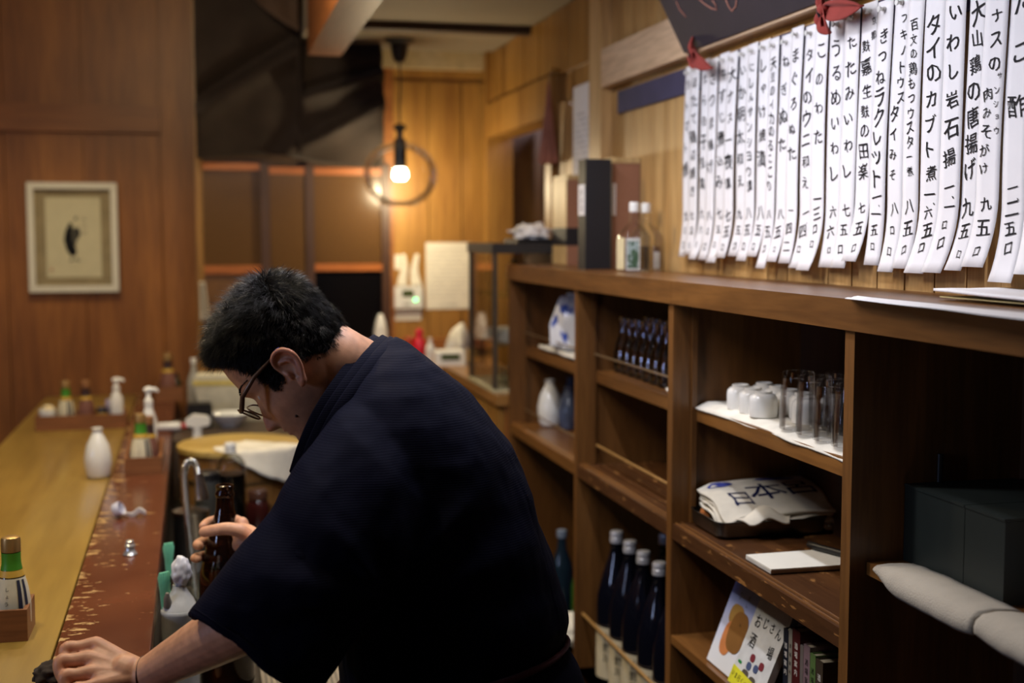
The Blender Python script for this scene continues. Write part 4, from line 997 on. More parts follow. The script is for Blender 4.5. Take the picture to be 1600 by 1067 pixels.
ct = thing('bar_counter', 'long bar counter with yellow-brown wooden top and worn red lacquered strip along the kitchen side', 'counter', (0, 0, 0))
CY0, CY1 = 0.9, LY - 0.045
obj('counter_top', prism(ced, lambda y: bnd(y) - 0.0045, CY0, CY1, CZ - 0.045, CZ), counter_wood, ct, 35, 0.003)
# red lacquered strip; worn through to pale wood mostly along its customer side
m, nt, b = new_mat('red_lacquer'); N = nt.nodes; L = nt.links
tc = N.new('ShaderNodeTexCoord'); sp = N.new('ShaderNodeSeparateXYZ'); L.new(tc.outputs['Object'], sp.inputs[0])
mp = N.new('ShaderNodeMapping'); mp.inputs['Scale'].default_value = (0.8, 1.9, 1); L.new(tc.outputs['Object'], mp.inputs[0])
n1 = N.new('ShaderNodeTexNoise'); n1.inputs['Scale'].default_value = 26; n1.inputs['Detail'].default_value = 7; n1.inputs['Roughness'].default_value = 0.62; L.new(mp.outputs[0], n1.inputs['Vector'])
n2 = N.new('ShaderNodeTexNoise'); n2.inputs['Scale'].default_value = 5; n2.inputs['Detail'].default_value = 5; L.new(tc.outputs['Object'], n2.inputs['Vector'])
# distance from the customer edge in metres: x - bnd(y)
m1 = N.new('ShaderNodeMath'); m1.operation = 'MULTIPLY_ADD'; m1.inputs[1].default_value = 0.0145; m1.inputs[2].default_value = 0.2714 - 0.0145*2.8
L.new(sp.outputs['Y'], m1.inputs[0])
m2 = N.new('ShaderNodeMath'); m2.operation = 'ADD'; L.new(sp.outputs['X'], m2.inputs[0]); L.new(m1.outputs[0], m2.inputs[1])
mr = N.new('ShaderNodeMapRange'); mr.inputs[1].default_value = 0.0; mr.inputs[2].default_value = 0.075; mr.inputs[3].default_value = 0.10; mr.inputs[4].default_value = -0.02; L.new(m2.outputs[0], mr.inputs[0])
ad = N.new('ShaderNodeMath'); ad.operation = 'ADD'; L.new(n1.outputs['Fac'], ad.inputs[0]); L.new(mr.outputs[0], ad.inputs[1])
rp = N.new('ShaderNodeValToRGB'); rp.color_ramp.elements[0].position = 0.632; rp.color_ramp.elements[1].position = 0.652; rp.color_ramp.elements[0].color = (0, 0, 0, 1); rp.color_ramp.elements[1].color = (1, 1, 1, 1); L.new(ad.outputs[0], rp.inputs[0])
rc = N.new('ShaderNodeValToRGB'); rc.color_ramp.elements[0].position = 0.3; rc.color_ramp.elements[1].position = 0.7; rc.color_ramp.elements[0].color = srgb(88, 46, 28); rc.color_ramp.elements[1].color = srgb(110, 62, 38); L.new(n2.outputs['Fac'], rc.inputs[0])
mx = N.new('ShaderNodeMix'); mx.data_type = 'RGBA'; L.new(rp.outputs[0], mx.inputs['Factor']); L.new(rc.outputs[0], mx.inputs[6]); mx.inputs[7].default_value = srgb(186, 150, 92)
L.new(mx.outputs[2], b.inputs['Base Color'])
rr2 = N.new('ShaderNodeMapRange'); rr2.inputs[3].default_value = 0.22; rr2.inputs[4].default_value = 0.6; L.new(rp.outputs[0], rr2.inputs[0]); L.new(rr2.outputs[0], b.inputs['Roughness'])
red_lac = m
obj('lacquered_strip', prism(bnd, ked, CY0, CY1, CZ - 0.045, RZ, 1), red_lac, ct, 35, 0.0035)
obj('counter_front', prism(lambda y: ked(y) - 0.045, lambda y: ked(y) - 0.006, CY0, CY1, 0.0, CZ - 0.046), M('dark_panel', srgb(38, 34, 32), 0.3), ct)
obj('counter_side', prism(lambda y: ced(y) + 0.14, lambda y: ced(y) + 0.17, CY0, CY1, 0.0, CZ - 0.046), panel_wood, ct)
# kitchen worktop under the counter's kitchen edge
wtp = thing('kitchen_worktop', 'low stainless steel kitchen worktop behind the red edge of the bar', 'worktop', (0, 0, 0))
obj('work_surface', prism(lambda y: ked(y) - 0.005, lambda y: 0.270, 1.0, 4.40, WT - 0.03, WT), dark_steel, wtp, 35, 0.003)
obj('base_cabinet', prism(lambda y: ked(y) - 0.004, lambda y: 0.235, 1.0, 4.95, 0.0, WT - 0.031), M('worktop_base', srgb(60, 58, 56), 0.4), wtp)
# perforated drain mat
m, nt, b = new_mat('perforated_mat'); N = nt.nodes; L = nt.links
tc = N.new('ShaderNodeTexCoord'); vo = N.new('ShaderNodeTexVoronoi'); vo.inputs['Scale'].default_value = 95; vo.inputs['Randomness'].default_value = 0.0; L.new(tc.outputs['Object'], vo.inputs['Vector'])
rp = N.new('ShaderNodeValToRGB'); rp.color_ramp.elements[0].position = 0.25; rp.color_ramp.elements[1].position = 0.35; rp.color_ramp.elements[0].color = srgb(44, 40, 36); rp.color_ramp.elements[1].color = srgb(150, 136, 112)
L.new(vo.outputs['Distance'], rp.inputs[0]); L.new(rp.outputs[0], b.inputs['Base Color']); b.inputs['Roughness'].default_value = 0.5
o = obj('drain_mat', bx(0.085, 0.262, 2.15, 3.2, WT + 0.0005, WT + 0.006), m, None, 35, 0.001); tag(o, 'grey perforated drain mat on the worktop under the man', 'mat')

# ---------------------------------------------------------------- condiments on the counter
def open_box(name, label, c, lx, ly, h, rz=0.0, mat=box_wood, th=0.007, cat='box', z=CZ):
    t = thing(name, label, cat, (c[0], c[1], z + 0.0005), rz)
    pl(t, 'front_panel', bx(-lx/2, lx/2, -ly/2, -ly/2 + th, 0, h), mat, 0.001); pl(t, 'back_panel', bx(-lx/2, lx/2, ly/2 - th, ly/2, 0, h), mat, 0.001)
    pl(t, 'end_panel', bx(-lx/2, -lx/2 + th, -ly/2 + th, ly/2 - th, 0, h), mat, 0.001); pl(t, 'end_panel', bx(lx/2 - th, lx/2, -ly/2 + th, ly/2 - th, 0, h), mat, 0.001)
    pl(t, 'bottom_panel', bx(-lx/2 + th, lx/2 - th, -ly/2 + th, ly/2 - th, 0, 0.005), mat); return t
gold = M('gold_cap', srgb(176, 140, 84), 0.35, 0.6); grn = M('green_wrap', srgb(70, 140, 36), 0.4); cream = M('cream_print', srgb(214, 206, 176), 0.6)
soy = M('soy_glass', srgb(40, 24, 16), 0.08)
def sauce_bottle(label, loc, h=0.165, kind='green', rot=0.0):
    t = thing('sauce_bottle', label, 'bottle', loc, rot); s = h/0.165
    P = [(0.026, 0), (0.029, 0.003), (0.0295, 0.050), (0.026, 0.075), (0.0205, 0.095), (0.0160, 0.112), (0.0150, 0.118), (0.0150, 0.140)]
    pl(t, 'body', lathe(BM(), [(r*s, z*s) for r, z in P], 26), soy if kind != 'clear' else clear_glass, 0, 50)
    cp = gold if kind != 'brown' else M('brown_cap', srgb(136, 92, 52), 0.4)
    pl(t, 'cap', lathe(BM(), [(r*s, z*s) for r, z in [(0.0152, 0.138), (0.0162, 0.139), (0.0162, 0.158), (0.0150, 0.163), (0.010, 0.165)]], 24), cp, 0, 40)
    pl(t, 'neck_wrap', lathe(BM(), [(r*s, z*s) for r, z in [(0.0178, 0.108), (0.0163, 0.117), (0.0158, 0.125), (0.0160, 0.1375)]], 26, cap0=False, cap1=False), grn if kind == 'green' else M('dark_wrap', srgb(60, 40, 36), 0.4), 0, 60)
    lbm = cream if kind == 'green' else M('red_brown_label', srgb(120, 76, 62), 0.6)
    k = pl(t, 'paper_label', lathe(BM(), [(r*s*1.012, z*s) for r, z in [(0.0295, 0.014), (0.0298, 0.050), (0.0262, 0.075), (0.0212, 0.0945)]], 26, cap0=False, cap1=False), lbm, 0, 60)
    pl(t, 'neck_label', lathe(BM(), [(r*s*1.02, z*s) for r, z in [(0.0206, 0.0965), (0.0178, 0.1075)]], 26, cap0=False, cap1=False), M('yellow_label', srgb(206, 164, 60), 0.5), 0, 60)
    if kind == 'green':
        def rad(z):
            pts = [(0.0, 0.0298), (0.050, 0.0300), (0.075, 0.0264), (0.095, 0.0214), (0.2, 0.02)]
            for (a, ra), (c, rb) in zip(pts, pts[1:]):
                if z <= c: return ra + (rb - ra)*(z - a)/(c - a)
        def wrap(a, z, off=0.0006):
            r = rad(z)*1.012 + off; th = -PI/2 + a/0.029
            return (r*s*math.cos(th), r*s*math.sin(th), z*s)
        q = letters('lettering', [('し', -0.012, 0.078, 0.008, 1), ('ょ', -0.012, 0.066, 0.008, 1), ('う', -0.013, 0.054, 0.009, 1), ('ゆ', -0.012, 0.040, 0.011, 1), ('め', -0.004, 0.026, 0.010, 1)], wrap, ink, k, 0.2, 2); q['kind'] = 'stuff'
        for a0, a1, mm_ in ((0.006, 0.013, M('navy_stripe', srgb(34, 36, 56), 0.6)), (0.018, 0.024, MATS['navy_stripe'])):
            bm = BM(); grid(bm, lambda u, v, a0=a0, a1=a1: wrap(a0 + (a1 - a0)*u, 0.016 + 0.076*v), 3, 10); pl(k, 'printed_stripe', bm, mm_, 0, 180)
    return t
nb = onZ(43.6, 1001.6, CZ)
open_box('condiment_box', 'low brown wooden box at the near left corner of the counter', (nb.x - 0.10, nb.y + 0.05), 0.20, 0.10, 0.055)
sauce_bottle('green-necked sauce bottle with gold cap in the near left wooden box', (nb.x - 0.030, nb.y + 0.050, CZ + 0.0065), 0.168, 'green', 0.25)
mb = onZ(194.5, 743.5, RZ); mb2 = onZ(252, 743.5, RZ)
mc = ((mb.x + mb2.x)/2 - 0.002, mb.y + 0.18)
open_box('condiment_box', 'long narrow brown wooden box on the red strip behind the white flask', mc, mb2.x - mb.x, 0.36, 0.050, 0.014, z=RZ)
sauce_bottle('green-necked sauce bottle in the long narrow box on the red strip', (mc[0] - 0.004, mc[1] - 0.140, RZ + 0.0065), 0.168, 'green', 0.3)
sauce_bottle('dark sauce bottle behind the green-necked one in the narrow box', (mc[0] + 0.016, mc[1] - 0.070, RZ + 0.0065), 0.150, 'brown')
def pump_bottle(label, loc, h=0.2, r=0.026, rot=0.0):
    t = thing('dispenser_bottle', label, 'bottle', loc, rot)
    pl(t, 'body', lathe(BM(), [(r*0.9, 0), (r, 0.004), (r, h*0.55), (r*0.55, h*0.70), (r*0.45, h*0.74)], 22), white_plastic, 0, 50)
    pl(t, 'collar', lathe(BM(), [(r*0.55, h*0.735), (r*0.55, h*0.82), (r*0.30, h*0.85), (r*0.25, h*0.93)], 18), white_plastic, 0, 40)
    pl(t, 'pump_head', tube(BM(), [(-r*0.5, 0, h*0.95), (0, 0, h*0.965), (r*0.9, 0, h*0.96), (r*1.2, 0, h*0.93)], [r*0.30, r*0.42, r*0.26, r*0.16], 10), white_plastic, 0, 50)
    return t
pump_bottle('white pump dispenser at the back of the narrow box on the red strip', (mc[0] + 0.012, mc[1] + 0.03, RZ + 0.0065), 0.225, 0.024, 0.1)
tk = onZ(153, 748, CZ)
tokkuri('white porcelain sake flask standing alone on the wooden counter top', (tk.x, tk.y + 0.02, CZ + 0.0005), porc, 0.96)
t0, t1 = onZ(55, 674, CZ), onZ(213, 674, CZ)
t1.x = min(t1.x, bnd(t1.y) - 0.004)
tcx, tcy, tl = (t0.x + t1.x)/2, t0.y + 0.065, t1.x - t0.x
open_box('condiment_tray', 'long low brown wooden tray of condiments at the far end of the counter', (tcx, tcy), tl, 0.13, 0.052, 0.0)
tb = CZ + 0.0065
def tx(px): return t0.x + (px - 55)/(213 - 55)*tl
t = thing('toothpick_cup', 'white cup full of toothpicks at the left end of the long tray', 'cup', (tx(72), tcy + 0.01, tb))
pl(t, 'cup_body', lathe(BM(), [(0.020, 0), (0.028, 0.004), (0.030, 0.060), (0.028, 0.062), (0.027, 0.012)], 22), porc, 0, 40)
bm = BM(); rnd = random.Random(5)
for i in range(26):
    a = rnd.uniform(0, 6.28); r = rnd.uniform(0, 0.022); tube(bm, [(r*math.cos(a)*0.7, r*math.sin(a)*0.7, 0.014), (r*math.cos(a), r*math.sin(a), 0.072 + rnd.uniform(0, 0.006))], 0.0014, 5)
k = pl(t, 'toothpicks', bm, M('toothpick', srgb(222, 206, 170), 0.7), 0, 180); k['kind'] = 'stuff'
sauce_bottle('green-necked sauce bottle in the long tray', (tx(106), tcy, tb), 0.165, 'green')
sauce_bottle('dark soy bottle with brown cap in the middle of the long tray', (tx(141), tcy, tb), 0.165, 'brown')
pump_bottle('white dispenser bottle at the right end of the long tray', (tx(195), tcy, tb), 0.17, 0.024)
t = thing('spice_jar', 'small jar with yellow label in the long tray', 'jar', (tx(168), tcy + 0.01, tb)); pl(t, 'jar_body', lathe(BM(), [(0.019, 0), (0.020, 0.003), (0.020, 0.044), (0.016, 0.05)], 18), black_plastic, 0, 50)
pl(t, 'jar_label', lathe(BM(), [(0.0204, 0.02), (0.0204, 0.044)], 18, cap0=False, cap1=False), M('yellow_label', srgb(206, 164, 60), 0.5), 0, 60); pl(t, 'jar_lid', lathe(BM(), [(0.018, 0.050), (0.018, 0.062), (0.016, 0.064)], 16), M('dark_lid', srgb(50, 46, 60), 0.4), 0, 40)
t = thing('spice_jar', 'small mauve-topped jar beside the white dispenser in the long tray', 'jar', (tx(181), tcy + 0.035, tb)); pl(t, 'jar_body', lathe(BM(), [(0.014, 0), (0.015, 0.003), (0.015, 0.06)], 16), M('mauve', srgb(120, 110, 140), 0.4), 0, 50); pl(t, 'jar_lid', lathe(BM(), [(0.014, 0.0605), (0.014, 0.085), (0.012, 0.088)], 16), M('mauve_lid', srgb(160, 150, 176), 0.4), 0, 40)
fb0, fb1 = onZ(243, 628, RZ), onZ(286, 628, RZ)
fc = ((fb0.x + fb1.x)/2, fb0.y + 0.09)
open_box('condiment_box', 'brown wooden box at the far end of the red strip by the wall', fc, fb1.x - fb0.x, 0.16, 0.06, 0.0, z=RZ)
t = sauce_bottle('clear glass bottle standing in the far box by the wall', (fc[0] - 0.006, fc[1] - 0.02, RZ + 0.0065), 0.19, 'clear')
small_bottle('short dark green bottle beside the clear one in the far box', (fc[0] + 0.030, fc[1] + 0.02, RZ + 0.0065), M('dark_green_glass', srgb(26, 48, 26), 0.1), M('dark_cap', srgb(34, 40, 34), 0.4), 0.10, 0.018)
# tube with a red cap on the red strip
p = onZ(268, 682, RZ); t = thing('sauce_tube', 'white squeeze tube with a red cap lying behind the narrow box', 'tube', (p.x - 0.005, p.y + 0.12, RZ + 0.017))
pl(t, 'tube_body', tube(BM(), [(-0.05, 0, 0), (-0.045, 0, 0), (0.03, 0, 0), (0.036, 0, 0)], [0.008, 0.014, 0.016, 0.009], 14), white_plastic, 0, 50); pl(t, 'cap', tube(BM(), [(0.0365, 0, 0), (0.055, 0, 0), (0.057, 0, 0)], [0.011, 0.010, 0.007], 14), M('red_cap', srgb(170, 36, 34), 0.4), 0, 40)
# peeled bottle cap pieces and stopper on the red strip
p = onZ(187, 808, RZ); t = thing('peeled_cap', 'torn white bottle cap with a curled peel-off strip on the red strip', 'cap', (p.x, p.y, RZ + 0.0005))
bm = BM(); lathe(bm, [(0.0150, 0.0), (0.0175, 0.002), (0.0180, 0.020), (0.0170, 0.021), (0.0160, 0.019), (0.0155, 0.004), (0.006, 0.003)], 26)
bmesh.ops.rotate(bm, verts=bm.verts, cent=(0, 0, 0), matrix=Matrix.Rotation(math.radians(62), 3, 'Y') @ Matrix.Rotation(0.3, 3, 'X'))
zm = min(v.co.z for v in bm.verts); bmesh.ops.translate(bm, verts=bm.verts, vec=(-0.012, 0, -zm))
pl(t, 'cap_shell', bm, M('cap_white', srgb(206, 206, 220), 0.3), 0, 50)
def stripf(u, v):
    return (0.014 + 0.048*u, 0.010*math.sin(u*PI) - 0.012 - 0.004*v, 0.0005 + 0.016*v*(0.45 + 0.55*math.sin(u*PI*0.9)) + 0.014*max(0, u - 0.45)**1.2 + 0.004*math.cos(u*9))
pl(t, 'peel_strip', grid(BM(), stripf, 18, 5, 0, 0.0025), white_plastic, 0, 180)
p = onZ(203, 868, RZ); t = thing('bottle_stopper', 'small silvery bottle stopper standing on the red strip', 'stopper', (p.x, p.y + 0.008, RZ + 0.0003))
pl(t, 'base', lathe(BM(), [(0.0145, 0), (0.0160, 0.002), (0.0130, 0.006), (0.0100, 0.012), (0.0095, 0.016)], 22), M('stopper_silver', srgb(206, 206, 204), 0.22, 0.7), 0, 40)
pl(t, 'top', lathe(BM(), [(0.0080, 0.0165), (0.0120, 0.018), (0.0118, 0.022), (0.0085, 0.024), (0.0095, 0.026), (0.0092, 0.030), (0.006, 0.032)], 22), M('stopper_silver', srgb(206, 206, 204), 0.22, 0.7), 0, 40)
p = onZ(78, 1062, RZ); o = obj('dark_cloth', crumple((0, 0, 0), 0.024, 0.026, 0.016, 6.6, 4, 0.35), CLOTH('dark_cloth', srgb(50, 40, 32), 700), None, 180); o.location = (p.x, p.y, RZ + 0.0005)
tag(o, 'small crumpled dark cloth under the knuckles of the hand on the counter', 'cloth')

# ---------------------------------------------------------------- kitchen side
def at_work(px, D, z): # stand point on a plane under a picture column
    q = atD(px, 500, D); return (q.x, q.y, z)
# faucet with spring hose
fx, fy = at_work(289, 2.95, WT)[:2]
t = thing('faucet', 'chrome spring-hose faucet bending over the sink', 'faucet', (fx, fy, WT + 0.0005))
R_ = RIGHT.copy(); R_.z = 0; R_.normalize()
path = []
for i in range(40):
    s = i/39
    if s < 0.7: q = Vector((0, 0, 0.02)) + Vector((0, 0, 0.30))*(s/0.7) + R_*(0.012 - 0.022*(s/0.7))
    else:
        a = (s - 0.7)/0.3*PI*0.92; q = Vector((0, 0, 0.32)) + R_*(-0.010 + 0.017*(1 - math.cos(a))) + Vector((0, 0, 0.042*math.sin(a)))
    path.append(q)
pl(t, 'hose', tube(BM(), path, 0.0075, 12), steel, 0, 60)
bm = BM(); hel = []
fr_ = frames(path); turns = 62
for i in range(turns*8):
    s = i/(turns*8 - 1)*38.999; k = int(s); f = s - k
    p0, t_, s_, u_ = fr_[k]; p1 = fr_[k+1][0]; a = i/8*2*PI
    hel.append(p0.lerp(p1, f) + (s_*math.cos(a) + u_*math.sin(a))*0.0085)
pl(t, 'spring', tube(bm, hel, 0.0014, 4), steel, 0, 60)
e = path[-1]; pl(t, 'spout', tube(BM(), [e, e + Vector((0, 0, -0.02)) + R_*0.003, e + Vector((0, 0, -0.045)) + R_*0.006, e + Vector((0, 0, -0.060)) + R_*0.007], [0.0105, 0.0115, 0.0150, 0.0155], 16), steel, 0, 50)
pl(t, 'base', lathe(BM(), [(0.024, 0), (0.024, 0.012), (0.014, 0.02), (0.012, 0.06)], 20), steel, 0, 40)
# white plastic jug with a cone top and bagged neck
jx, jy, _ = at_work(271, 2.33, WT)
t = thing('white_jug', 'white plastic bottle with cone shoulder and bagged neck beside the counter', 'bottle', (jx, jy, WT + 0.0005))
pl(t, 'body', lathe(BM(), [(0.030, 0), (0.0335, 0.004), (0.0335, 0.185), (0.0345, 0.188), (0.0345, 0.194), (0.033, 0.196)], 26), M('milky_plastic', srgb(200, 198, 190), 0.4), 0, 40)
pl(t, 'cone_top', lathe(BM(), [(0.0325, 0.1965), (0.026, 0.212), (0.013, 0.232), (0.012, 0.240)], 24), MATS['milky_plastic'], 0, 50)
bm = BM(); ico(bm, (0, 0, 0), 1, 4)
for v in bm.verts:
    n = v.co.normalized(); k = 1 + 0.22*nz(n.x*2.5, n.y*2.5, n.z*2.5 + 3)
    v.co = Vector((n.x*0.0185*k + 0.004, n.y*0.0185*k, 0.264 + n.z*0.030*k))
pl(t, 'bagged_neck', bm, M('plastic_bag', srgb(214, 212, 214), 0.3, var=0.08), 0, 180)
pl(t, 'spout', tube(BM(), [(-0.020, -0.016, 0.205), (-0.022, -0.022, 0.222), (-0.021, -0.024, 0.232)], [0.009, 0.006, 0.003], 10), M('grey_spout', srgb(120, 112, 100), 0.5), 0, 50)
def clipf(lab, px, py, D, s):
    q = atD(px, py, D); t = thing('plastic_scrubber', lab, 'brush', (q.x, q.y, q.z - 0.03*s)); mm_ = M('mint_plastic', srgb(110, 190, 152), 0.4)
    for i in range(4):
        a = -0.22 + 0.14*i
        bm = BM(); tube(bm, [(0.002*i, 0, -0.03*s), (0.006*math.sin(a) + 0.002*i, 0.002*i, 0.01), (0.016*math.sin(a) + 0.002*i, 0.003*i, 0.040*s), (0.014*math.sin(a) + 0.002*i, 0.003*i, 0.050*s)], [0.003, 0.0045, 0.0055, 0.003], 8); pl(t, 'blade', bm, mm_, 0, 60)
    pl(t, 'handle', tube(BM(), [(0, 0, WT + 0.001 - q.z + 0.03*s), (0.001, 0, -0.02*s)], 0.004, 8), mm_, 0, 60)
clipf('mint green plastic scrubber standing left of the bagged bottle', 254, 910, 2.36, 0.9); clipf('second mint green plastic scrubber further back by the faucet', 261, 862, 2.62, 0.85)
# glasses draining in the sink area
dg = None
for i, (px, D) in enumerate(((291, 2.52), (281, 2.70), (306, 2.74), (299, 2.88))):
    x, y, _ = at_work(px, D, WT); lab = 'clear tumbler draining by the sink, ' + ['nearest the held bottle', 'left of the pair behind', 'right of the pair behind', 'furthest back'][i]
    if dg is None:
        dg = thing('tumbler', lab, 'glass', (x, y, WT + 0.0005), 0, 'tumblers draining by the sink'); pl(dg, 'body', lathe(BM(), [(0.026, 0), (0.030, 0.10), (0.0285, 0.10), (0.0245, 0.006)], 22), clear_glass, 0, 50)
    else: dup(dg, (x, y, WT + 0.0005), 0, lab)
x, y, _ = at_work(286, 3.35, WT); t = thing('steel_pot', 'grey steel canister standing behind the faucet', 'pot', (x + 0.01, y, WT + 0.0005)); pl(t, 'pot_body', lathe(BM(), [(0.045, 0), (0.047, 0.15), (0.049, 0.152), (0.044, 0.15), (0.043, 0.005)], 26), steel, 0, 40); pl(t, 'lid', lathe(BM(), [(0.049, 0.1525), (0.049, 0.158), (0.02, 0.166)], 26), steel, 0, 40)
# PET bottle of dark liquid
x, y, _ = at_work(356, 3.60, WT); t = thing('plastic_bottle', 'clear plastic bottle of dark liquid with white cap in front of the tub', 'bottle', (x, y, WT + 0.0005))
PB = [(0.038, 0), (0.043, 0.006), (0.043, 0.218), (0.0425, 0.222), (0.041, 0.240), (0.030, 0.258), (0.014, 0.268), (0.0135, 0.280)]
pl(t, 'body', lathe(BM(), PB, 28), THIN('pet', (0.93, 0.93, 0.9), 0.3), 0, 50); pl(t, 'liquid', lathe(BM(), [(0.036, 0.003), (0.0418, 0.008), (0.0418, 0.210)], 28), M('dark_liquid', srgb(14, 10, 12), 0.12), 0, 50)
pl(t, 'cap', lathe(BM(), [(0.0150, 0.276), (0.0155, 0.277), (0.0155, 0.296), (0.014, 0.298)], 22), white_plastic, 0, 40); pl(t, 'collar', lathe(BM(), [(0.0175, 0.270), (0.0175, 0.2755)], 22), white_plastic, 0, 40)
# wooden tub with lid
tubx, tuby = at_work(371, 4.0, WT)[:2]; TR, TH = 0.186, 0.215
t = thing('wooden_tub', 'round wooden rice tub with flat pale lid behind the dark bottles', 'tub', (tubx, tuby, WT + 0.0005))
stave = WOOD('stave_wood', srgb(140, 96, 46), srgb(176, 128, 68), 'Z', 10, 0.5); lidw = WOOD('lid_wood', srgb(190, 156, 76), srgb(214, 184, 104), 'X', 6, 0.5)
ns = 30
for i in range(ns):
    bm = BM(); a0, a1 = 2*PI*i/ns + 0.004, 2*PI*(i+1)/ns - 0.004
    r0, r1 = TR*0.965, TR
    vs = [bm.verts.new((r*math.cos(a), r*math.sin(a), z)) for z, rs_ in ((0, 0.97), (TH, 1.0)) for r, a in ((r0*rs_, a0), (r1*rs_, a0), (r1*rs_, a1), (r0*rs_, a1))]
    for f in ((0, 1, 2, 3), (4, 5, 6, 7), (0, 1, 5, 4), (1, 2, 6, 5), (2, 3, 7, 6), (3, 0, 4, 7)): bm.faces.new([vs[k] for k in f])
    bmesh.ops.recalc_face_normals(bm, faces=bm.faces); pl(t, 'stave', bm, stave)
for z in (0.055, 0.135):
    rz_ = TR*(0.97 + 0.03*z/TH) + 0.0005
    pl(t, 'hoop', rings(BM(), [[((rz_ + dx)*math.cos(2*PI*k/48), (rz_ + dx)*math.sin(2*PI*k/48), z + dz) for k in range(48)] for dx, dz in ((0, -0.005), (0.0025, -0.005), (0.0025, 0.005), (0, 0.005))], False, False, 0, True), M('hoop_metal', srgb(150, 120, 80), 0.35, 0.8), 0, 40)
pl(t, 'lid', lathe(BM(), [(TR - 0.004, TH + 0.0005), (TR + 0.006, TH + 0.001), (TR + 0.006, TH + 0.016), (TR + 0.003, TH + 0.018), (0.01, TH + 0.018)], 56), lidw, 0, 40)
lz = WT + TH + 0.0195
# cloth lying on the lid and hanging over its near rim
ang = math.atan2(-tuby, 0.10)
def lidcloth(u, v):
    a = -2.30 + 1.75*u; w_ = 1 - v
    r = (TR + 0.06)*v*(0.62 + 0.50*math.sin(min(1, u*1.1)*PI*0.62)) + 0.012*nz(u*6, v*3)
    over = max(0.0, r - (TR + 0.008)); r2 = min(r, TR + 0.0085 + over*0.15)
    px_, py_ = 0.02 + r2*math.cos(a)*1.0, -0.0 + r2*math.sin(a)
    rr_ = math.hypot(px_, py_)
    return (tubx + px_, tuby + py_, lz + 0.0035 + 0.004*abs(nz(u*8, v*5)) - over*1.1*(0.5 + 0.8*u) + (0.0 if over <= 0 else -0.001))
o = obj('tub_cloth', grid(BM(), lidcloth, 44, 34, 0, -0.0025), white_cloth, None, 180); tag(o, 'white cloth spread on the tub lid and hanging over its near rim', 'cloth')
x, y, _ = at_work(398, 3.72, WT); t = thing('dark_jar', 'dark reddish-brown jar in front of the wooden tub', 'jar', (x, y, WT + 0.0005)); pl(t, 'jar_body', lathe(BM(), [(0.03, 0), (0.036, 0.006), (0.037, 0.09), (0.028, 0.108), (0.026, 0.112)], 24), M('maroon_glaze', srgb(54, 20, 18), 0.15), 0, 50); pl(t, 'lid', lathe(BM(), [(0.030, 0.1125), (0.030, 0.132), (0.026, 0.138)], 24), M('jar_lid', srgb(70, 44, 34), 0.3), 0, 40)
x, y, _ = at_work(326, 3.55, WT); t = thing('black_canister', 'black canister left of the clear plastic bottle', 'canister', (x - 0.012, y, WT + 0.0005)); pl(t, 'canister_body', lathe(BM(), [(0.035, 0), (0.036, 0.20), (0.034, 0.203)], 24), M('canister_grey', srgb(48, 48, 44), 0.3), 0, 40); pl(t, 'lid', lathe(BM(), [(0.037, 0.2035), (0.037, 0.222), (0.034, 0.225)], 24), black_plastic, 0, 40)
# ledge behind the tub
o = obj('rear_ledge', bx(-0.13, 0.62, 4.42, 4.93, WT - 0.03, 0.955), M('ledge_dark', srgb(64, 50, 38), 0.5), None, 35, 0.003); tag(o, 'dark wooden ledge across the kitchen behind the wooden tub', 'ledge')
LZ = 0.9555
def spray(lab, px, D, z, h):
    x, y, _ = at_work(px, D, z); t = thing('spray_bottle', lab, 'bottle', (x, y, z))
    pl(t, 'body', lathe(BM(), [(0.030, 0), (0.034, 0.004), (0.034, h*0.52), (0.020, h*0.70), (0.0135, h*0.76)], 22), white_plastic, 0, 50)
    pl(t, 'neck', lathe(BM(), [(0.015, h*0.755), (0.016, h*0.86)], 16), white_plastic, 0, 40)
    pl(t, 'trigger_head', rings(BM(), [[(-0.038, -0.012, h*0.87), (-0.038, 0.012, h*0.87), (-0.038, 0.012, h*0.94), (-0.038, -0.012, h*0.94)], [(-0.012, -0.015, h*0.85), (-0.012, 0.015, h*0.85), (-0.012, 0.015, h), (-0.012, -0.015, h)], [(0.030, -0.014, h*0.86), (0.030, 0.014, h*0.86), (0.030, 0.014, h*0.98), (0.030, -0.014, h*0.98)], [(0.042, -0.010, h*0.88), (0.042, 0.010, h*0.88), (0.042, 0.010, h*0.95), (0.042, -0.010, h*0.95)]]), white_plastic, 0.003, 40)
    return t
spray('white spray bottle standing behind the wooden tub', 305, 4.27, WT + 0.0005, 0.285)
x, y, _ = at_work(357, 4.62, LZ); t = thing('white_bowl', 'wide white bowl on the ledge behind the tub', 'bowl', (x, y, LZ)); pl(t, 'bowl_body', lathe(BM(), [(0.032, 0), (0.034, 0.006), (0.056, 0.020), (0.072, 0.046), (0.0705, 0.047), (0.053, 0.023), (0.02, 0.010)], 32), porc, 0, 50); pl(t, 'rim', lathe(BM(), [(0.0705, 0.0472), (0.0725, 0.0472), (0.0725, 0.049), (0.0705, 0.049), (0.0705, 0.0472)], 32, cap0=False, cap1=False), porc, 0, 50)
x, y, _ = at_work(372, 4.90, LZ); t = thing('foam_box', 'greyish white foam box with yellow top edge on the ledge behind the face', 'box', (x, y - 0.09, LZ), -0.12)
bm = BM(); rings(bm, [[(-0.13, -0.06, 0), (0.15, -0.06, 0), (0.15, 0.06, 0), (-0.13, 0.06, 0)], [(-0.16, -0.075, 0.135), (0.12, -0.075, 0.135), (0.12, 0.075, 0.135), (-0.16, 0.075, 0.135)]]); pl(t, 'box_body', bm, M('foam', srgb(196, 190, 168), 0.8), 0.006)
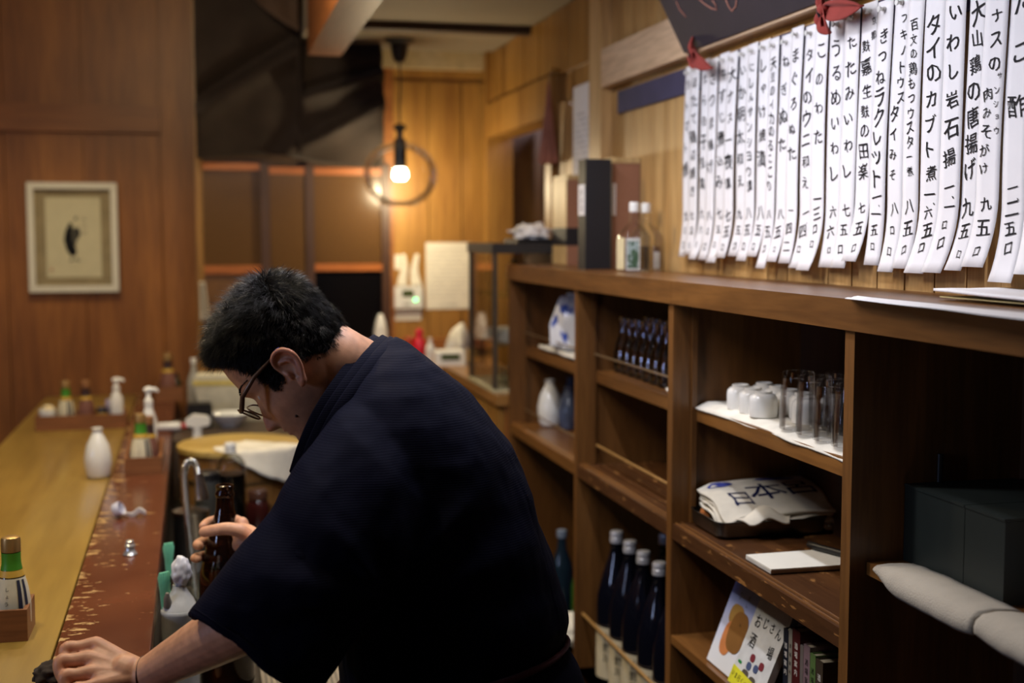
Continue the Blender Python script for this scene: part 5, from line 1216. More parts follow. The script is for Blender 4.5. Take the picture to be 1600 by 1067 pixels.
pl(t, 'top_edge', bx(-0.163, 0.123, -0.078, 0.078, 0.136, 0.152), M('yellow_edge', srgb(204, 184, 96), 0.6), 0.003); pl(t, 'lid', bx(-0.158, 0.118, -0.072, 0.072, 0.1525, 0.170), M('foam', srgb(196, 190, 168), 0.8), 0.004)
x, y, _ = at_work(309, 4.60, LZ); t = thing('black_box', 'small black appliance on the ledge left of the white bowl', 'appliance', (x, y, LZ)); pl(t, 'case', bx(-0.045, 0.045, -0.04, 0.04, 0, 0.075), black_plastic, 0.008); pl(t, 'lid', bx(-0.042, 0.042, -0.037, 0.037, 0.0755, 0.088), black_plastic, 0.006)
x, y, _ = at_work(301, 4.85, LZ); small_bottle('tall white-capped bottle on the ledge beside the post', (x, y, LZ), M('grey_bottle', srgb(150, 146, 134), 0.3), white_plastic, 0.225, 0.026)
# ================================================================ BACK OF THE KITCHEN
BW = BACKY - 0.0125
def wallp(px, py, Y=BW - 0.001): return onY(px, py, Y)
def wall_card(name, label, x0, y0, x1, y1, mat, cat, th=0.003, Y=BW - 0.0008):
    a, b = onY(x0, y0, Y), onY(x1, y1, Y); c = (a + b)/2
    t = thing(name, label, cat, (c.x, Y, c.z)); pl(t, 'sheet', bx(a.x - c.x, b.x - c.x, -th, 0, b.z - c.z, a.z - c.z), mat)
    return t, b.x - a.x, a.z - b.z
warm_paper = M('warm_paper', srgb(232, 226, 208), 0.8, var=0.02)
t, W_, H_ = wall_card('calendar', 'white paper calendar with faint date grid on the kitchen wall', 665, 379, 737, 482, warm_paper, 'calendar')
bm = BM()
for i in range(12):
    for j in range(7):
        if (i*5 + j*3) % 7: box(bm, -W_*0.42 + j*W_*0.122, -W_*0.42 + j*W_*0.122 + W_*0.07, -0.0042, -0.0035, H_*0.40 - i*H_*0.064 - 0.004, H_*0.40 - i*H_*0.064)
k = pl(t, 'date_grid', bm, M('faint_print', srgb(196, 190, 180), 0.8)); k['kind'] = 'stuff'
q = letters('lettering', [(c, -0.045 + 0.018*i, -H_*0.44, 0.016, 1) for i, c in enumerate('一二三四五')], lambda a, b: (a, -0.0037, b), M('faint_print2', srgb(150, 144, 136), 0.8), t); q['kind'] = 'stuff'
a, b = onY(615, 447, BW), onY(659, 481, BW); c = (a + b)/2
t = thing('thermostat', 'white wall controller with dark display and green lamp beside the calendar', 'controller', (c.x, BW - 0.0008, c.z))
w2, h2 = (b.x - a.x)/2, (a.z - b.z)/2
pl(t, 'case', bx(-w2, w2, -0.028, 0, -h2, h2 + 0.0), white_plastic, 0.006)
pl(t, 'display', bx(-w2*0.45, w2*0.35, -0.030, -0.0282, h2*0.05, h2*0.65), M('lcd', srgb(74, 84, 50), 0.2))
pl(t, 'indicator_lamp', tube(BM(), [(w2*0.48, -0.0285, -h2*0.22), (w2*0.48, -0.033, -h2*0.22)], 0.0055, 14), EMIT('green_led', (0.15, 1.0, 0.35), 6.0))
pl(t, 'button', bx(-w2*0.4, w2*0.1, -0.0295, -0.0282, -h2*0.75, -h2*0.5), M('grey_button', srgb(180, 178, 170), 0.5))
wall_card('paper_note', 'small white note pinned above the wall controller at its left', 598, 398, 627, 421, warm_paper, 'note')
wall_card('paper_note', 'white label strip stuck under the wall controller', 617, 486, 658, 500, warm_paper, 'note')
for i, (x0, x1, lab) in enumerate(((622, 638, 'crumpled white paper slip tucked above the wall controller, left one'), (640, 658, 'crumpled white paper slip tucked above the wall controller, right one'))):
    a, b = onY(x0, 397, BW), onY(x1, 446, BW)
    def fn(u, v, a=a, b=b, i=i): 
        tp = 0.35 + 0.65*v; xc = (a.x + b.x)/2; hw = (b.x - a.x)/2
        return (xc + (u - 0.5)*2*hw*tp + 0.006*math.sin(v*5 + i*2), BW - 0.006 - 0.012*abs(nz(u*3 + i, v*4)), a.z + (b.z - a.z)*v)
    o = obj('paper_slip', grid(BM(), fn, 10, 14, 0, 0.0008), warm_paper, None, 180); tag(o, lab, 'note')
# white paper cone on the window sill
p = onY(594, 500, BACKY - 0.06); t = thing('paper_cone', 'white cone-shaped cover standing on the sill before the black window', 'cover', (p.x, BACKY - 0.075, 1.2005))
pl(t, 'cone', lathe(BM(), [(0.030, 0), (0.028, 0.04), (0.019, 0.085), (0.009, 0.108), (0.004, 0.112)], 20), white_plastic, 0, 60); pl(t, 'fold', bx(-0.005, 0.005, -0.034, -0.028, 0.0, 0.06), white_plastic, 0.002)
# hanging cloth at the far left by the post
p0, p1 = onY(312, 440, BACKY - 0.09), onY(328, 502, BACKY - 0.09)
o = obj('hand_cloth', grid(BM(), lambda u, v: (p0.x + (p1.x - p0.x)*(u*(0.5 + 0.5*v)), BACKY - 0.075 - 0.012*math.sin(u*9), p0.z + (p1.z - p0.z)*v), 14, 12, 0, 0.003), CLOTH('grey_cloth', srgb(176, 166, 150), 700), None, 180)
tag(o, 'pale hand cloth hanging by the post left of the black hair', 'cloth')
# back counter (L-shaped) with panelled front
bc = thing('back_counter', 'wooden back counter with panelled front beyond the shelf unit', 'counter', (0, 0, 0)); BCZ = 1.12
bcw = WOOD('back_counter_wood', srgb(150, 104, 52), srgb(186, 136, 74), 'Y', 5, 0.35, coat=0.2)
pl(bc, 'counter_top', bx(0.915, 1.162, 4.09, 5.02, BCZ - 0.035, BCZ), bcw, 0.004); pl(bc, 'counter_top', bx(0.20, 1.162, 5.022, 5.446, BCZ - 0.035, BCZ), bcw, 0.004)
for y0 in (4.10, 4.33, 4.56, 4.79): pl(bc, 'door_panel', bx(0.925, 0.945, y0 + 0.01, y0 + 0.215, 0.10, BCZ - 0.05), back_wood, 0.004)
pl(bc, 'cabinet_body', bx(0.946, 1.162, 4.10, 5.02, 0.0, BCZ - 0.036), panel_wood); pl(bc, 'cabinet_body', bx(0.22, 1.162, 5.05, 5.446, 0.0, BCZ - 0.036), panel_wood)
def onbc(px, D): q = atD(px, 500, D); return (q.x, q.y)
x, y = onbc(702, 5.20); t = thing('radio', 'white tabletop device with a dark display slot on the back counter', 'radio', (x, y, BCZ + 0.0005))
pl(t, 'case', rings(BM(), [[(-0.062, -0.035, 0), (0.062, -0.035, 0), (0.062, 0.045, 0), (-0.062, 0.045, 0)], [(-0.060, -0.018, 0.052), (0.060, -0.018, 0.052), (0.060, 0.042, 0.060), (-0.060, 0.042, 0.060)]]), white_plastic, 0.004)
pl(t, 'display', obox(BM(), (0.0, -0.0255, 0.033), (0.038, 0, 0), (0, 0.004, 0.0115), (0, -0.0012, 0.0004)), M('lcd', srgb(74, 84, 50), 0.2))
x, y = onbc(655, 5.30); t = thing('red_bottle', 'bright red plastic bottle on the back counter behind the shoulder', 'bottle', (x, y, BCZ + 0.0005)); redp = M('red_plastic', srgb(206, 30, 52), 0.3)
pl(t, 'body', lathe(BM(), [(0.022, 0), (0.026, 0.004), (0.026, 0.085), (0.014, 0.105)], 20), redp, 0, 50); pl(t, 'cap', lathe(BM(), [(0.015, 0.1055), (0.017, 0.125), (0.010, 0.14)], 18), redp, 0, 40)
x, y = onbc(640, 5.33); t = thing('orange_tin', 'small orange-red tin left of the red bottle on the back counter', 'tin', (x, y, BCZ + 0.0005)); pl(t, 'tin_body', lathe(BM(), [(0.020, 0), (0.021, 0.002), (0.021, 0.09)], 20), M('orange_tin', srgb(180, 70, 40), 0.4), 0, 40); pl(t, 'lid', lathe(BM(), [(0.022, 0.0905), (0.022, 0.10), (0.02, 0.102)], 20), M('orange_tin', srgb(180, 70, 40), 0.4), 0, 40)
x, y = onbc(672, 5.26); small_bottle('small white bottle between the red bottle and the white device', (x, y, BCZ + 0.0005), white_plastic, white_plastic, 0.105, 0.019)
x, y = onbc(717, 5.34); o = obj('plastic_bag', crumple((0, 0, 0.0), 0.052, 0.040, 0.095, 11.0, 4, 0.28, 1.6), M('clear_bag', srgb(214, 208, 190), 0.25, var=0.15, scale_=24), None, 180); o.location = (x, y, BCZ + 0.0005); tag(o, 'crumpled pale plastic bag standing behind the white device', 'bag')
x, y = onbc(738, 5.18); small_bottle('dark bottle with yellow label right of the white device', (x, y, BCZ + 0.0005), bottle_glass, black_plastic, 0.135, 0.019, M('yellow_label', srgb(206, 164, 60), 0.5))
x, y = onbc(752, 5.22); small_bottle('brown bottle at the right end of the back counter by the glass cabinet', (x, y, BCZ + 0.0005), soy, M('brown_cap', srgb(136, 92, 52), 0.4), 0.12, 0.016)
# glass display cabinet beyond the shelf unit
gc = thing('glass_cabinet', 'small glass display cabinet with dark top beyond the shelf unit', 'cabinet', (1.03, 4.36, BCZ + 0.0005)); gx, gy, gh = 0.105, 0.20, 0.465
dkf = M('cabinet_frame', srgb(70, 62, 52), 0.4)
for sx in (-1, 1):
    for sy in (-1, 1): pl(gc, 'corner_post', bx(sx*gx - 0.007, sx*gx + 0.007, sy*gy - 0.007, sy*gy + 0.007, 0.012, gh), dkf)
pl(gc, 'base', bx(-gx - 0.01, gx + 0.01, -gy - 0.01, gy + 0.01, 0, 0.012), M('cabinet_base', srgb(190, 180, 140), 0.5)); pl(gc, 'top', bx(-gx - 0.012, gx + 0.012, -gy - 0.012, gy + 0.012, gh + 0.0005, gh + 0.034), M('cabinet_top', srgb(46, 42, 40), 0.5), 0.003)
for z in (0.155, 0.32): pl(gc, 'glass_shelf', bx(-gx + 0.008, gx - 0.008, -gy + 0.008, gy - 0.008, z, z + 0.006), THIN('shelf_glass', (0.86, 0.92, 0.86), 0.4))
pl(gc, 'glass_pane', bx(-gx - 0.002, -gx + 0.002, -gy + 0.008, gy - 0.008, 0.013, gh - 0.001), THIN('cabinet_glass', (0.9, 0.9, 0.9), 0.2)); pl(gc, 'glass_pane', bx(-gx + 0.008, gx - 0.008, -gy - 0.002, -gy + 0.002, 0.013, gh - 0.001), THIN('cabinet_glass', (0.9, 0.9, 0.9), 0.2)); pl(gc, 'back_board', bx(gx - 0.003, gx, -gy + 0.008, gy - 0.008, 0.013, gh - 0.001), M('cabinet_back', srgb(120, 84, 60), 0.5))
gz = BCZ + 0.0005
fold_cloth('folded_cloth', (1.015, 4.37, gz + 0.163), 0.14, 0.24, 0, 4, 'white folded cloths on the middle shelf of the glass cabinet', None, 0.009)
cg = None
for i in range(6):
    lc = (0.985 + 0.045*(i % 2), 4.22 + 0.075*(i//2), gz + 0.0135); lab = f'small clear glass on the floor of the glass cabinet, {ords[i//2]} of the {("front", "back")[i % 2]} row'
    if cg is None: cg = thing('cabinet_glass', lab, 'glass', lc, 0, 'small glasses in the cabinet'); pl(cg, 'bowl', lathe(BM(), [(0.016, 0), (0.019, 0.06), (0.0180, 0.06), (0.0145, 0.004)], 18), clear_glass, 0, 50)
    else: dup(cg, lc, 0, lab)
small_bottle('amber bottle on the top shelf of the glass cabinet', (1.01, 4.25, gz + 0.328), M('amber', srgb(150, 110, 40), 0.15), gold, 0.12, 0.026)
t = thing('tissue_box', 'black tissue box with white tissue on top of the glass cabinet', 'box', (1.075, 4.27, gz + gh + 0.035), 0.0); pl(t, 'case', bx(-0.07, 0.07, -0.10, 0.10, 0, 0.014), black_plastic, 0.003)
bm = crumple((0, 0, 0.0145), 0.060, 0.075, 0.030, 4.2, 4, 0.5, 2.6); pl(t, 'tissue', bm, white_paper, 0, 180)
# pendant lamp with bell glass
lx, ly, _ = atD(627, 500, 5.2); lzb = onY(627, 281, ly).z
t = thing('pendant_lamp', 'pendant lamp with bare lit bulb under a clear glass globe over the back counter', 'lamp', (lx, ly, 0))
pl(t, 'ceiling_rose', lathe(BM(), [(0.018, 2.335), (0.030, 2.36), (0.036, 2.405), (0.060, 2.415), (0.062, 2.4235)], 24), black_plastic, 0, 40)
pl(t, 'chain', tube(BM(), [(0.0, 0, 2.34), (0.003, 0, 2.24), (-0.002, 0, 2.16), (0, 0, 2.085)], 0.004, 8), black_plastic, 0, 60)
pl(t, 'socket', lathe(BM(), [(0.016, 2.09), (0.030, 2.075), (0.012, 2.06), (0.012, 2.035), (0.024, 2.03), (0.025, lzb + 0.048)], 20), M('socket_black', srgb(20, 20, 24), 0.2), 0, 40)
pl(t, 'bulb', lathe(BM(), [(0.022, lzb + 0.047), (0.030, lzb + 0.030), (0.031, lzb + 0.012), (0.022, lzb)], 22), EMIT('bulb_glow', (1.0, 0.88, 0.66), 14.0), 0, 60)
gp = []
for k in range(15):
    a = -1.15 + (PI*0.5 + 1.0)*k/14; gp.append((0.150*math.cos(a), lzb + 0.02 + 0.135*math.sin(a)))
pl(t, 'glass_globe', lathe(BM(), gp, 36, cap0=False, cap1=False), THIN('globe_glass', (0.985, 0.98, 0.965), 0.18, 0.02, 0.8), 0, 180)
point('pendant_bulb_light', (lx, ly - 0.002, lzb - 0.035), 13, (1.0, 0.82, 0.52), 0.03)
# slim ceiling tube along the aisle; its far end shows below the beam
t = thing('tube_lamp', 'slim white ceiling tube lamp whose far end shows beside the beam', 'lamp', (0.545, 2.0, 2.395)); 
pl(t, 'tube', tube(BM(), [(0, -1.3, -0.045), (0, 1.30, -0.045)], 0.010, 12), EMIT('tube_glow', (0.93, 0.90, 1.0), 1.2), 0, 60)
pl(t, 'end_cap', tube(BM(), [(0, 1.302, -0.045), (0, 1.325, -0.045)], [0.012, 0.011], 12), EMIT('tube_end', (1.0, 0.93, 0.82), 5.0), 0, 60)
pl(t, 'housing', bx(-0.02, 0.02, -1.32, 1.30, -0.030, 0.0285), white_plastic, 0.003)
# framed picture on the end wall
FY = LY - 0.0165
a, b = onY(42, 285, FY), onY(187, 455, FY); c = (a + b)/2; w2, h2 = (b.x - a.x)/2, (a.z - b.z)/2; fw = 0.027
t = thing('framed_picture', 'white framed brush painting of a dark upright figure on the wooden end wall', 'picture', (c.x, FY, c.z))
wf = M('frame_white', srgb(222, 216, 200), 0.5, var=0.03)
pl(t, 'frame_rail', bx(-w2, w2, -0.028, 0, h2 - fw, h2), wf, 0.003); pl(t, 'frame_rail', bx(-w2, w2, -0.028, 0, -h2, -h2 + fw), wf, 0.003)
pl(t, 'frame_rail', bx(-w2, -w2 + fw, -0.028, 0, -h2 + fw + 0.0003, h2 - fw - 0.0003), wf, 0.003); pl(t, 'frame_rail', bx(w2 - fw, w2, -0.028, 0, -h2 + fw + 0.0003, h2 - fw - 0.0003), wf, 0.003)
pl(t, 'mount', bx(-w2 + fw, w2 - fw, -0.008, -0.002, -h2 + fw, h2 - fw), CLOTH('mount_linen', srgb(158, 142, 112), 700))
pw, ph = w2*0.615, h2*0.735
pl(t, 'painting', bx(-pw, pw, -0.0095, -0.0085, -ph, ph), M('washi', srgb(216, 206, 174), 0.8, var=0.04, scale_=20))
def brush(name, pts, r, mat):
    bm = BM(); n = len(pts); L_ = []; R2 = []
    for i, (x, z) in enumerate(pts):
        x0, z0 = pts[max(0, i-1)]; x1, z1 = pts[min(n-1, i+1)]; d = Vector((x1 - x0, 0, z1 - z0)).normalized(); nn = Vector((-d.z, 0, d.x))
        ri = r[i]*1.0; L_.append(bm.verts.new((x*pw + nn.x*ri, -0.0099, z*ph + nn.z*ri))); R2.append(bm.verts.new((x*pw - nn.x*ri, -0.0099, z*ph - nn.z*ri)))
    for i in range(n-1): bm.faces.new((L_[i], L_[i+1], R2[i+1], R2[i]))
    pl(t, name, bm, mat, 0, 180)
gi = M('grey_ink', srgb(92, 88, 80), 0.8)
brush('brush_stroke', [(-0.08, 0.36), (-0.17, 0.15), (-0.20, -0.05), (-0.12, -0.25), (0.0, -0.40), (0.08, -0.42)], [0.006, 0.014, 0.018, 0.020, 0.018, 0.005], ink)
brush('brush_stroke', [(0.14, 0.25), (0.15, 0.10), (0.10, -0.05)], [0.006, 0.013, 0.006], M('soft_ink', srgb(60, 56, 52), 0.8)); brush('brush_stroke', [(0.02, 0.24), (0.02, 0.0), (0.05, -0.2)], [0.006, 0.010, 0.006], gi)
brush('brush_stroke', [(0.05, 0.46), (0.10, 0.49), (0.14, 0.45)], [0.004, 0.008, 0.004], MATS['soft_ink']); brush('brush_stroke', [(-0.16, -0.60), (-0.10, -0.55), (-0.02, -0.58)], [0.003, 0.005, 0.003], gi); brush('brush_stroke', [(0.02, -0.56), (0.12, -0.55), (0.2, -0.6)], [0.003, 0.005, 0.003], gi)
q = letters('lettering', [('冬', 0.045, 0.078, 0.022, 1), ('日', 0.045, 0.050, 0.022, 1), ('和', 0.045, 0.020, 0.022, 1)], lambda a, b: (a, -0.0098, b), M('pale_ink', srgb(150, 142, 122), 0.8), t, 0.6, 3); q['kind'] = 'stuff'
pl(t, 'seal', bx(-pw*0.86, -pw*0.78, -0.0102, -0.0096, -ph*0.84, -ph*0.76), M('seal_red', srgb(190, 120, 96), 0.7))
pl(t, 'glass_pane', bx(-w2 + fw, w2 - fw, -0.0165, -0.0145, -h2 + fw, h2 - fw), THIN('picture_glass', (0.97, 0.97, 0.96), 0.08))
# ================================================================ THE MAN BEHIND THE BAR
import numpy as np
man = thing('person', 'man in a dark navy jacket with glasses bending over the bar holding a brown bottle', 'person', (0.55, 2.0, 0))
def mesh_part(name, bm, mat, voxel=None, smooth_it=0, parent=man, fn=None):
    """join closed shells into one continuous surface (voxel union), smooth, then hand every vertex to fn"""
    me = bpy.data.meshes.new(name); bm.to_mesh(me); bm.free()
    o = bpy.data.objects.new(name, me)
    if voxel:
        C.objects.link(o)
        r = o.modifiers.new('r', 'REMESH'); r.mode = 'VOXEL'; r.voxel_size = voxel; r.adaptivity = 0.0
        if smooth_it:
            s = o.modifiers.new('s', 'SMOOTH'); s.factor = 0.5; s.iterations = smooth_it
        bpy.context.view_layer.update()
        dg = bpy.context.evaluated_depsgraph_get()
        m2 = bpy.data.meshes.new_from_object(o.evaluated_get(dg)); m2.name = name
        C.objects.unlink(o); bpy.data.objects.remove(o); bpy.data.meshes.remove(me); me = m2
    if fn: fn(me)
    o = link(name, me, mat, parent, 180)
    o.matrix_parent_inverse = Matrix.Translation(man.location).inverted() if parent is man else Matrix()
    return o
def catmull(P, n=6):
    out = []
    for i in range(len(P) - 1):
        p0, p1, p2, p3 = P[max(0, i-1)], P[i], P[i+1], P[min(len(P)-1, i+2)]
        for k in range(n):
            t = k/n
            out.append(tuple(0.5*((2*b) + (-a + c)*t + (2*a - 5*b + 4*c - d)*t*t + (-a + 3*b - 3*c + d)*t**3) for a, b, c, d in zip(p0, p1, p2, p3)))
    out.append(tuple(P[-1])); return out
def limb(bm, pts, seg=16, n=6, flat=None):
    """rounded tapering tube through (point, radius) stations, hemispherical ends"""
    Q = catmull([(*Vector(p), r) for p, r in pts], n)
    P = [Vector(q[:3]) for q in Q]; R = [q[3] for q in Q]
    t0 = (P[1] - P[0]).normalized(); t1 = (P[-1] - P[-2]).normalized()
    pre = [(P[0] - t0*R[0]*math.sin(a), R[0]*math.cos(a)) for a in (1.5, 1.1, 0.6)]; post = [(P[-1] + t1*R[-1]*math.sin(a), R[-1]*math.cos(a)) for a in (0.6, 1.1, 1.5)]
    P = [p for p, _ in pre] + P + [p for p, _ in post]; R = [max(r, 0.0004) for _, r in pre] + R + [max(r, 0.0004) for _, r in post]
    rr_ = []
    for i, (p, t, s, u) in enumerate(frames(P)):
        rr_.append([p + (s*math.cos(2*PI*k/seg) + u*math.sin(2*PI*k/seg))*R[i] for k in range(seg)])
    return rings(bm, rr_)
# ---- head frame: H centre, ha forward (face), hu up (crown), hl towards the viewer's side
HC = atD(440, 545, 1.99)
hu = (RIGHT*-0.72 + UPV*0.69).normalized(); ha = (RIGHT*-0.69 + UPV*-0.72 + FWD*0.05); ha = (ha - hu*ha.dot(hu)).normalized(); hl = -(ha.cross(hu)) 
if hl.dot(FWD) > 0: hl = -hl
def HP(f, u, l): return HC + (ha*f + hu*u + hl*l)*0.01
PROF = [  # u, front, back, half width (cm)
    (10.6, -1.0, -2.4, 0.5), (10.3, 1.4, -4.2, 2.2), (9.5, 4.2, -6.1, 4.5), (8.4, 6.1, -7.3, 5.8), (7.0, 7.4, -8.3, 6.7), (5, 8.4, -9.2, 7.35), (2.5, 8.9, -9.8, 7.6), (0, 9.0, -10.0, 7.55),
    (-1.2, 9.1, -10.0, 7.4), (-2.6, 8.4, -9.8, 7.2), (-4, 8.3, -9.4, 7.1), (-5.5, 8.5, -8.9, 7.0), (-7, 8.6, -8.1, 6.85), (-8.4, 8.6, -7.0, 6.5), (-9.6, 8.5, -5.8, 6.1), (-10.8, 8.1, -4.4, 5.6), (-12.0, 8.1, -2.6, 4.8), (-12.9, 7.5, -0.4, 3.6), (-13.5, 6.0, 2.0, 1.8)]
def interp(tab, u):
    if u >= tab[0][0]: return tab[0][1:]
    for a, b in zip(tab, tab[1:]):
        if b[0] <= u <= a[0]:
            t = (a[0] - u)/(a[0] - b[0]); return tuple(x + (y - x)*t for x, y in zip(a[1:], b[1:]))
    return tab[-1][1:]
NOSE = [(-1.0, 0.0), (-2.2, 0.15), (-3.2, 0.6), (-4.5, 1.15), (-5.8, 1.75), (-6.8, 2.25), (-7.4, 2.3), (-7.9, 1.7), (-8.3, 0.6), (-8.8, 0.0), (-14, 0.0)]
G = lambda x, s: math.exp(-(x/s)**2)
def head_point(u, phi, off=0.0):
    ff, fb, hw = interp(PROF, u); k_ = min(1, max(0, (-7.0 - u)/5.0)); k_ = k_*k_*(3 - 2*k_); c = -1.0 + ((ff + fb)/2 + 1.0)*k_
    c = max(min(c, ff - 0.6), fb + 0.6)
    cs, sn = math.cos(phi), math.sin(phi); p = 0.86
    f = c + (ff - c if cs > 0 else c - fb)*math.copysign(abs(cs)**p, cs); l = hw*math.copysign(abs(sn)**p, sn)
    if cs > 0:
        nw = 0.75 + 0.55*G(u + 7.2, 1.2)
        f += interp(NOSE, u)[0]*(G(l, nw) + 0.35*G(u + 7.5, 0.8)*(G(l - 1.35, 0.5) + G(l + 1.35, 0.5)))
        f -= 0.75*G(u + 3.1, 1.1)*(G(l - 3.2, 1.5) + G(l + 3.2, 1.5)); f += 0.30*G(u + 1.0, 0.7)*G(abs(l) - 2.8, 2.4)
        f += 0.62*G(u + 3.4, 0.75)*(G(l - 3.2, 1.3) + G(l + 3.2, 1.3))
        f += 0.55*G(u + 9.15, 0.38)*G(l, 1.9) + 0.50*G(u + 10.15, 0.42)*G(l, 1.7) - 0.25*G(u + 9.62, 0.2)*G(l, 2.2)
        f += 0.45*G(u + 12.0, 0.8)*G(l, 1.7); f += 0.35*G(u + 5.8, 1.5)*(G(l - 4.6, 1.6) + G(l + 4.6, 1.6))
    if off:
        n = Vector((f - c, u*0.55, l)).normalized(); return f + n.x*off, u + n.y*off, l + n.z*off
    return f, u, l
def head_shell(bm, nu=100, nv=112):
    rr_ = []
    for j in range(nu + 1):
        u = 10.6 - (10.6 + 13.5)*j/nu
        rr_.append([HP(*head_point(u, 2*PI*k/nv)) for k in range(nv)])
    return rings(bm, rr_)
bm = BM()
head_shell(bm)
# neck and a slim trunk
limb(bm, [(HP(-2.5, -3.0, 0), 0.064), (HP(-4.3, -8.5, 0), 0.060), (atD(583, 603, 2.025), 0.058), (atD(625, 690, 2.04), 0.075)], 56, 9)
limb(bm, [(atD(625, 700, 2.04), 0.085), (atD(665, 800, 2.03), 0.12), (atD(700, 930, 2.04), 0.125), (atD(728, 1080, 2.05), 0.13)], 28)
limb(bm, [(atD(600, 715, 1.92), 0.045), (atD(615, 710, 2.03), 0.06), (atD(570, 705, 2.15), 0.045)], 20)
# legs and feet
HIP = atD(730, 1080, 2.05)
legs = []
for s in (-1, 1):
    hp = HIP + Vector((0, s*0.085, 0)); kn = Vector((HIP.x - 0.02, HIP.y + s*0.10, 0.50)); an = Vector((HIP.x + 0.02, HIP.y + s*0.11, 0.09)); toe = Vector((HIP.x - 0.16, HIP.y + s*0.12, 0.035))
    limb(bm, [(hp, 0.085), (hp.lerp(kn, 0.5), 0.075), (kn, 0.056), (kn.lerp(an, 0.35), 0.055), (an, 0.038)], 18)
    limb(bm, [(an + Vector((0.045, 0, -0.05)), 0.034), (an.lerp(toe, 0.5) + Vector((0, 0, -0.01)), 0.036), (toe, 0.028)], 14); legs.append((hp, kn, an, toe))
# left arm: shoulder, elbow, wrist; the hand rests on its little-finger side on the red strip
WR = atD(224, 1056, 1.915)
limb(bm, [(atD(600, 715, 1.91), 0.048), (atD(530, 820, 1.85), 0.048), (atD(450, 935, 1.81), 0.045), (atD(400, 964, 1.825), 0.0445), (atD(335, 997, 1.86), 0.041), (atD(272, 1031, 1.895), 0.0325), (WR, 0.0265), (atD(196, 1048, 1.915), 0.0260)], 24)
mcp = [atD(150, 1006, 1.935), atD(138, 1028, 1.915), atD(141, 1050, 1.897), atD(152, 1069, 1.882)]
pip = [atD(103, 1014, 1.925), atD(94, 1034, 1.905), atD(101, 1057, 1.887), atD(117, 1077, 1.872)]
dip = [atD(108, 1040, 1.918), atD(99, 1060, 1.900), atD(108, 1081, 1.884), atD(124, 1098, 1.870)]
tip = [atD(126, 1054, 1.920), atD(118, 1073, 1.903), atD(126, 1092, 1.888), atD(140, 1104, 1.874)]
rad = [0.0098, 0.0102, 0.0098, 0.0088]
for i in range(4):
    b0 = WR.lerp(mcp[i], 0.15); limb(bm, [(b0, 0.0175), (WR.lerp(mcp[i], 0.6), 0.0150), (mcp[i], rad[i]*1.22)], 14)
    limb(bm, [(mcp[i].lerp(WR, 0.1), rad[i]*1.05), (mcp[i], rad[i]*1.16), (mcp[i].lerp(pip[i], 0.55), rad[i]*0.98), (pip[i], rad[i]*1.06), (dip[i], rad[i]*0.90), (tip[i], rad[i]*0.78)], 14, 5)
for a, b in ((0, 1), (1, 2), (2, 3)):   # web of the palm between the metacarpals
    limb(bm, [(WR.lerp(mcp[a], 0.35).lerp(WR.lerp(mcp[b], 0.35), 0.5), 0.017), (mcp[a].lerp(mcp[b], 0.5).lerp(WR, 0.12), 0.0115)], 12)
limb(bm, [(WR.lerp(mcp[0], 0.2) + FWD*0.012, 0.016), (WR.lerp(mcp[0], 0.62) + FWD*0.030 - UPV*0.012, 0.0145), (mcp[0] + FWD*0.034 - UPV*0.022 + RIGHT*0.004, 0.0115), (mcp[0] + FWD*0.026 - UPV*0.034 - RIGHT*0.022, 0.0095)], 14)
# right arm and the hand closed round the bottle
BD, BPX = 2.47, 346
RW = atD(402, 852, 2.435)
limb(bm, [(atD(570, 705, 2.17), 0.045), (atD(545, 745, 2.24), 0.045), (atD(505, 810, 2.32), 0.044), (atD(450, 842, 2.385), 0.037), (RW, 0.027), (atD(386, 844, 2.45), 0.026)], 22)
def fing(pts, r):
    n = len(pts); limb(bm, [(p, r*(1.10 - 0.30*i/(n - 1))) for i, p in enumerate(pts)], 14, 5)
limb(bm, [(RW, 0.026), (atD(384, 838, 2.462), 0.0245), (atD(376, 832, 2.475), 0.019)], 16); limb(bm, [(RW, 0.024), (atD(388, 856, 2.468), 0.022), (atD(383, 862, 2.485), 0.016)], 16)
limb(bm, [(atD(378, 818, 2.485), 0.0135), (atD(384, 848, 2.49), 0.0140), (atD(388, 870, 2.49), 0.012)], 14)
fing([atD(394, 846, 2.440), atD(378, 831, 2.425), atD(357, 826, 2.423), atD(337, 828, 2.427), atD(319, 831, 2.438)], 0.0132)
limb(bm, [(atD(400, 850, 2.44), 0.024), (atD(384, 846, 2.445), 0.022), (atD(376, 850, 2.458), 0.017)], 16)
fing([atD(380, 819, 2.488), atD(364, 811, 2.512), atD(344, 811, 2.520), atD(326, 815, 2.503), atD(317, 822, 2.478)], 0.0102)
fing([atD(384, 836, 2.492), atD(368, 832, 2.520), atD(342, 838, 2.531), atD(316, 846, 2.510), atD(308, 851, 2.470), atD(312, 853, 2.452)], 0.0104)
fing([atD(386, 854, 2.494), atD(374, 854, 2.525), atD(344, 862, 2.538), atD(314, 869, 2.512), atD(304, 872, 2.470), atD(309, 873, 2.450)], 0.0098)
fing([atD(389, 870, 2.494), atD(378, 874, 2.522), atD(350, 883, 2.536), atD(322, 889, 2.520)], 0.0088)
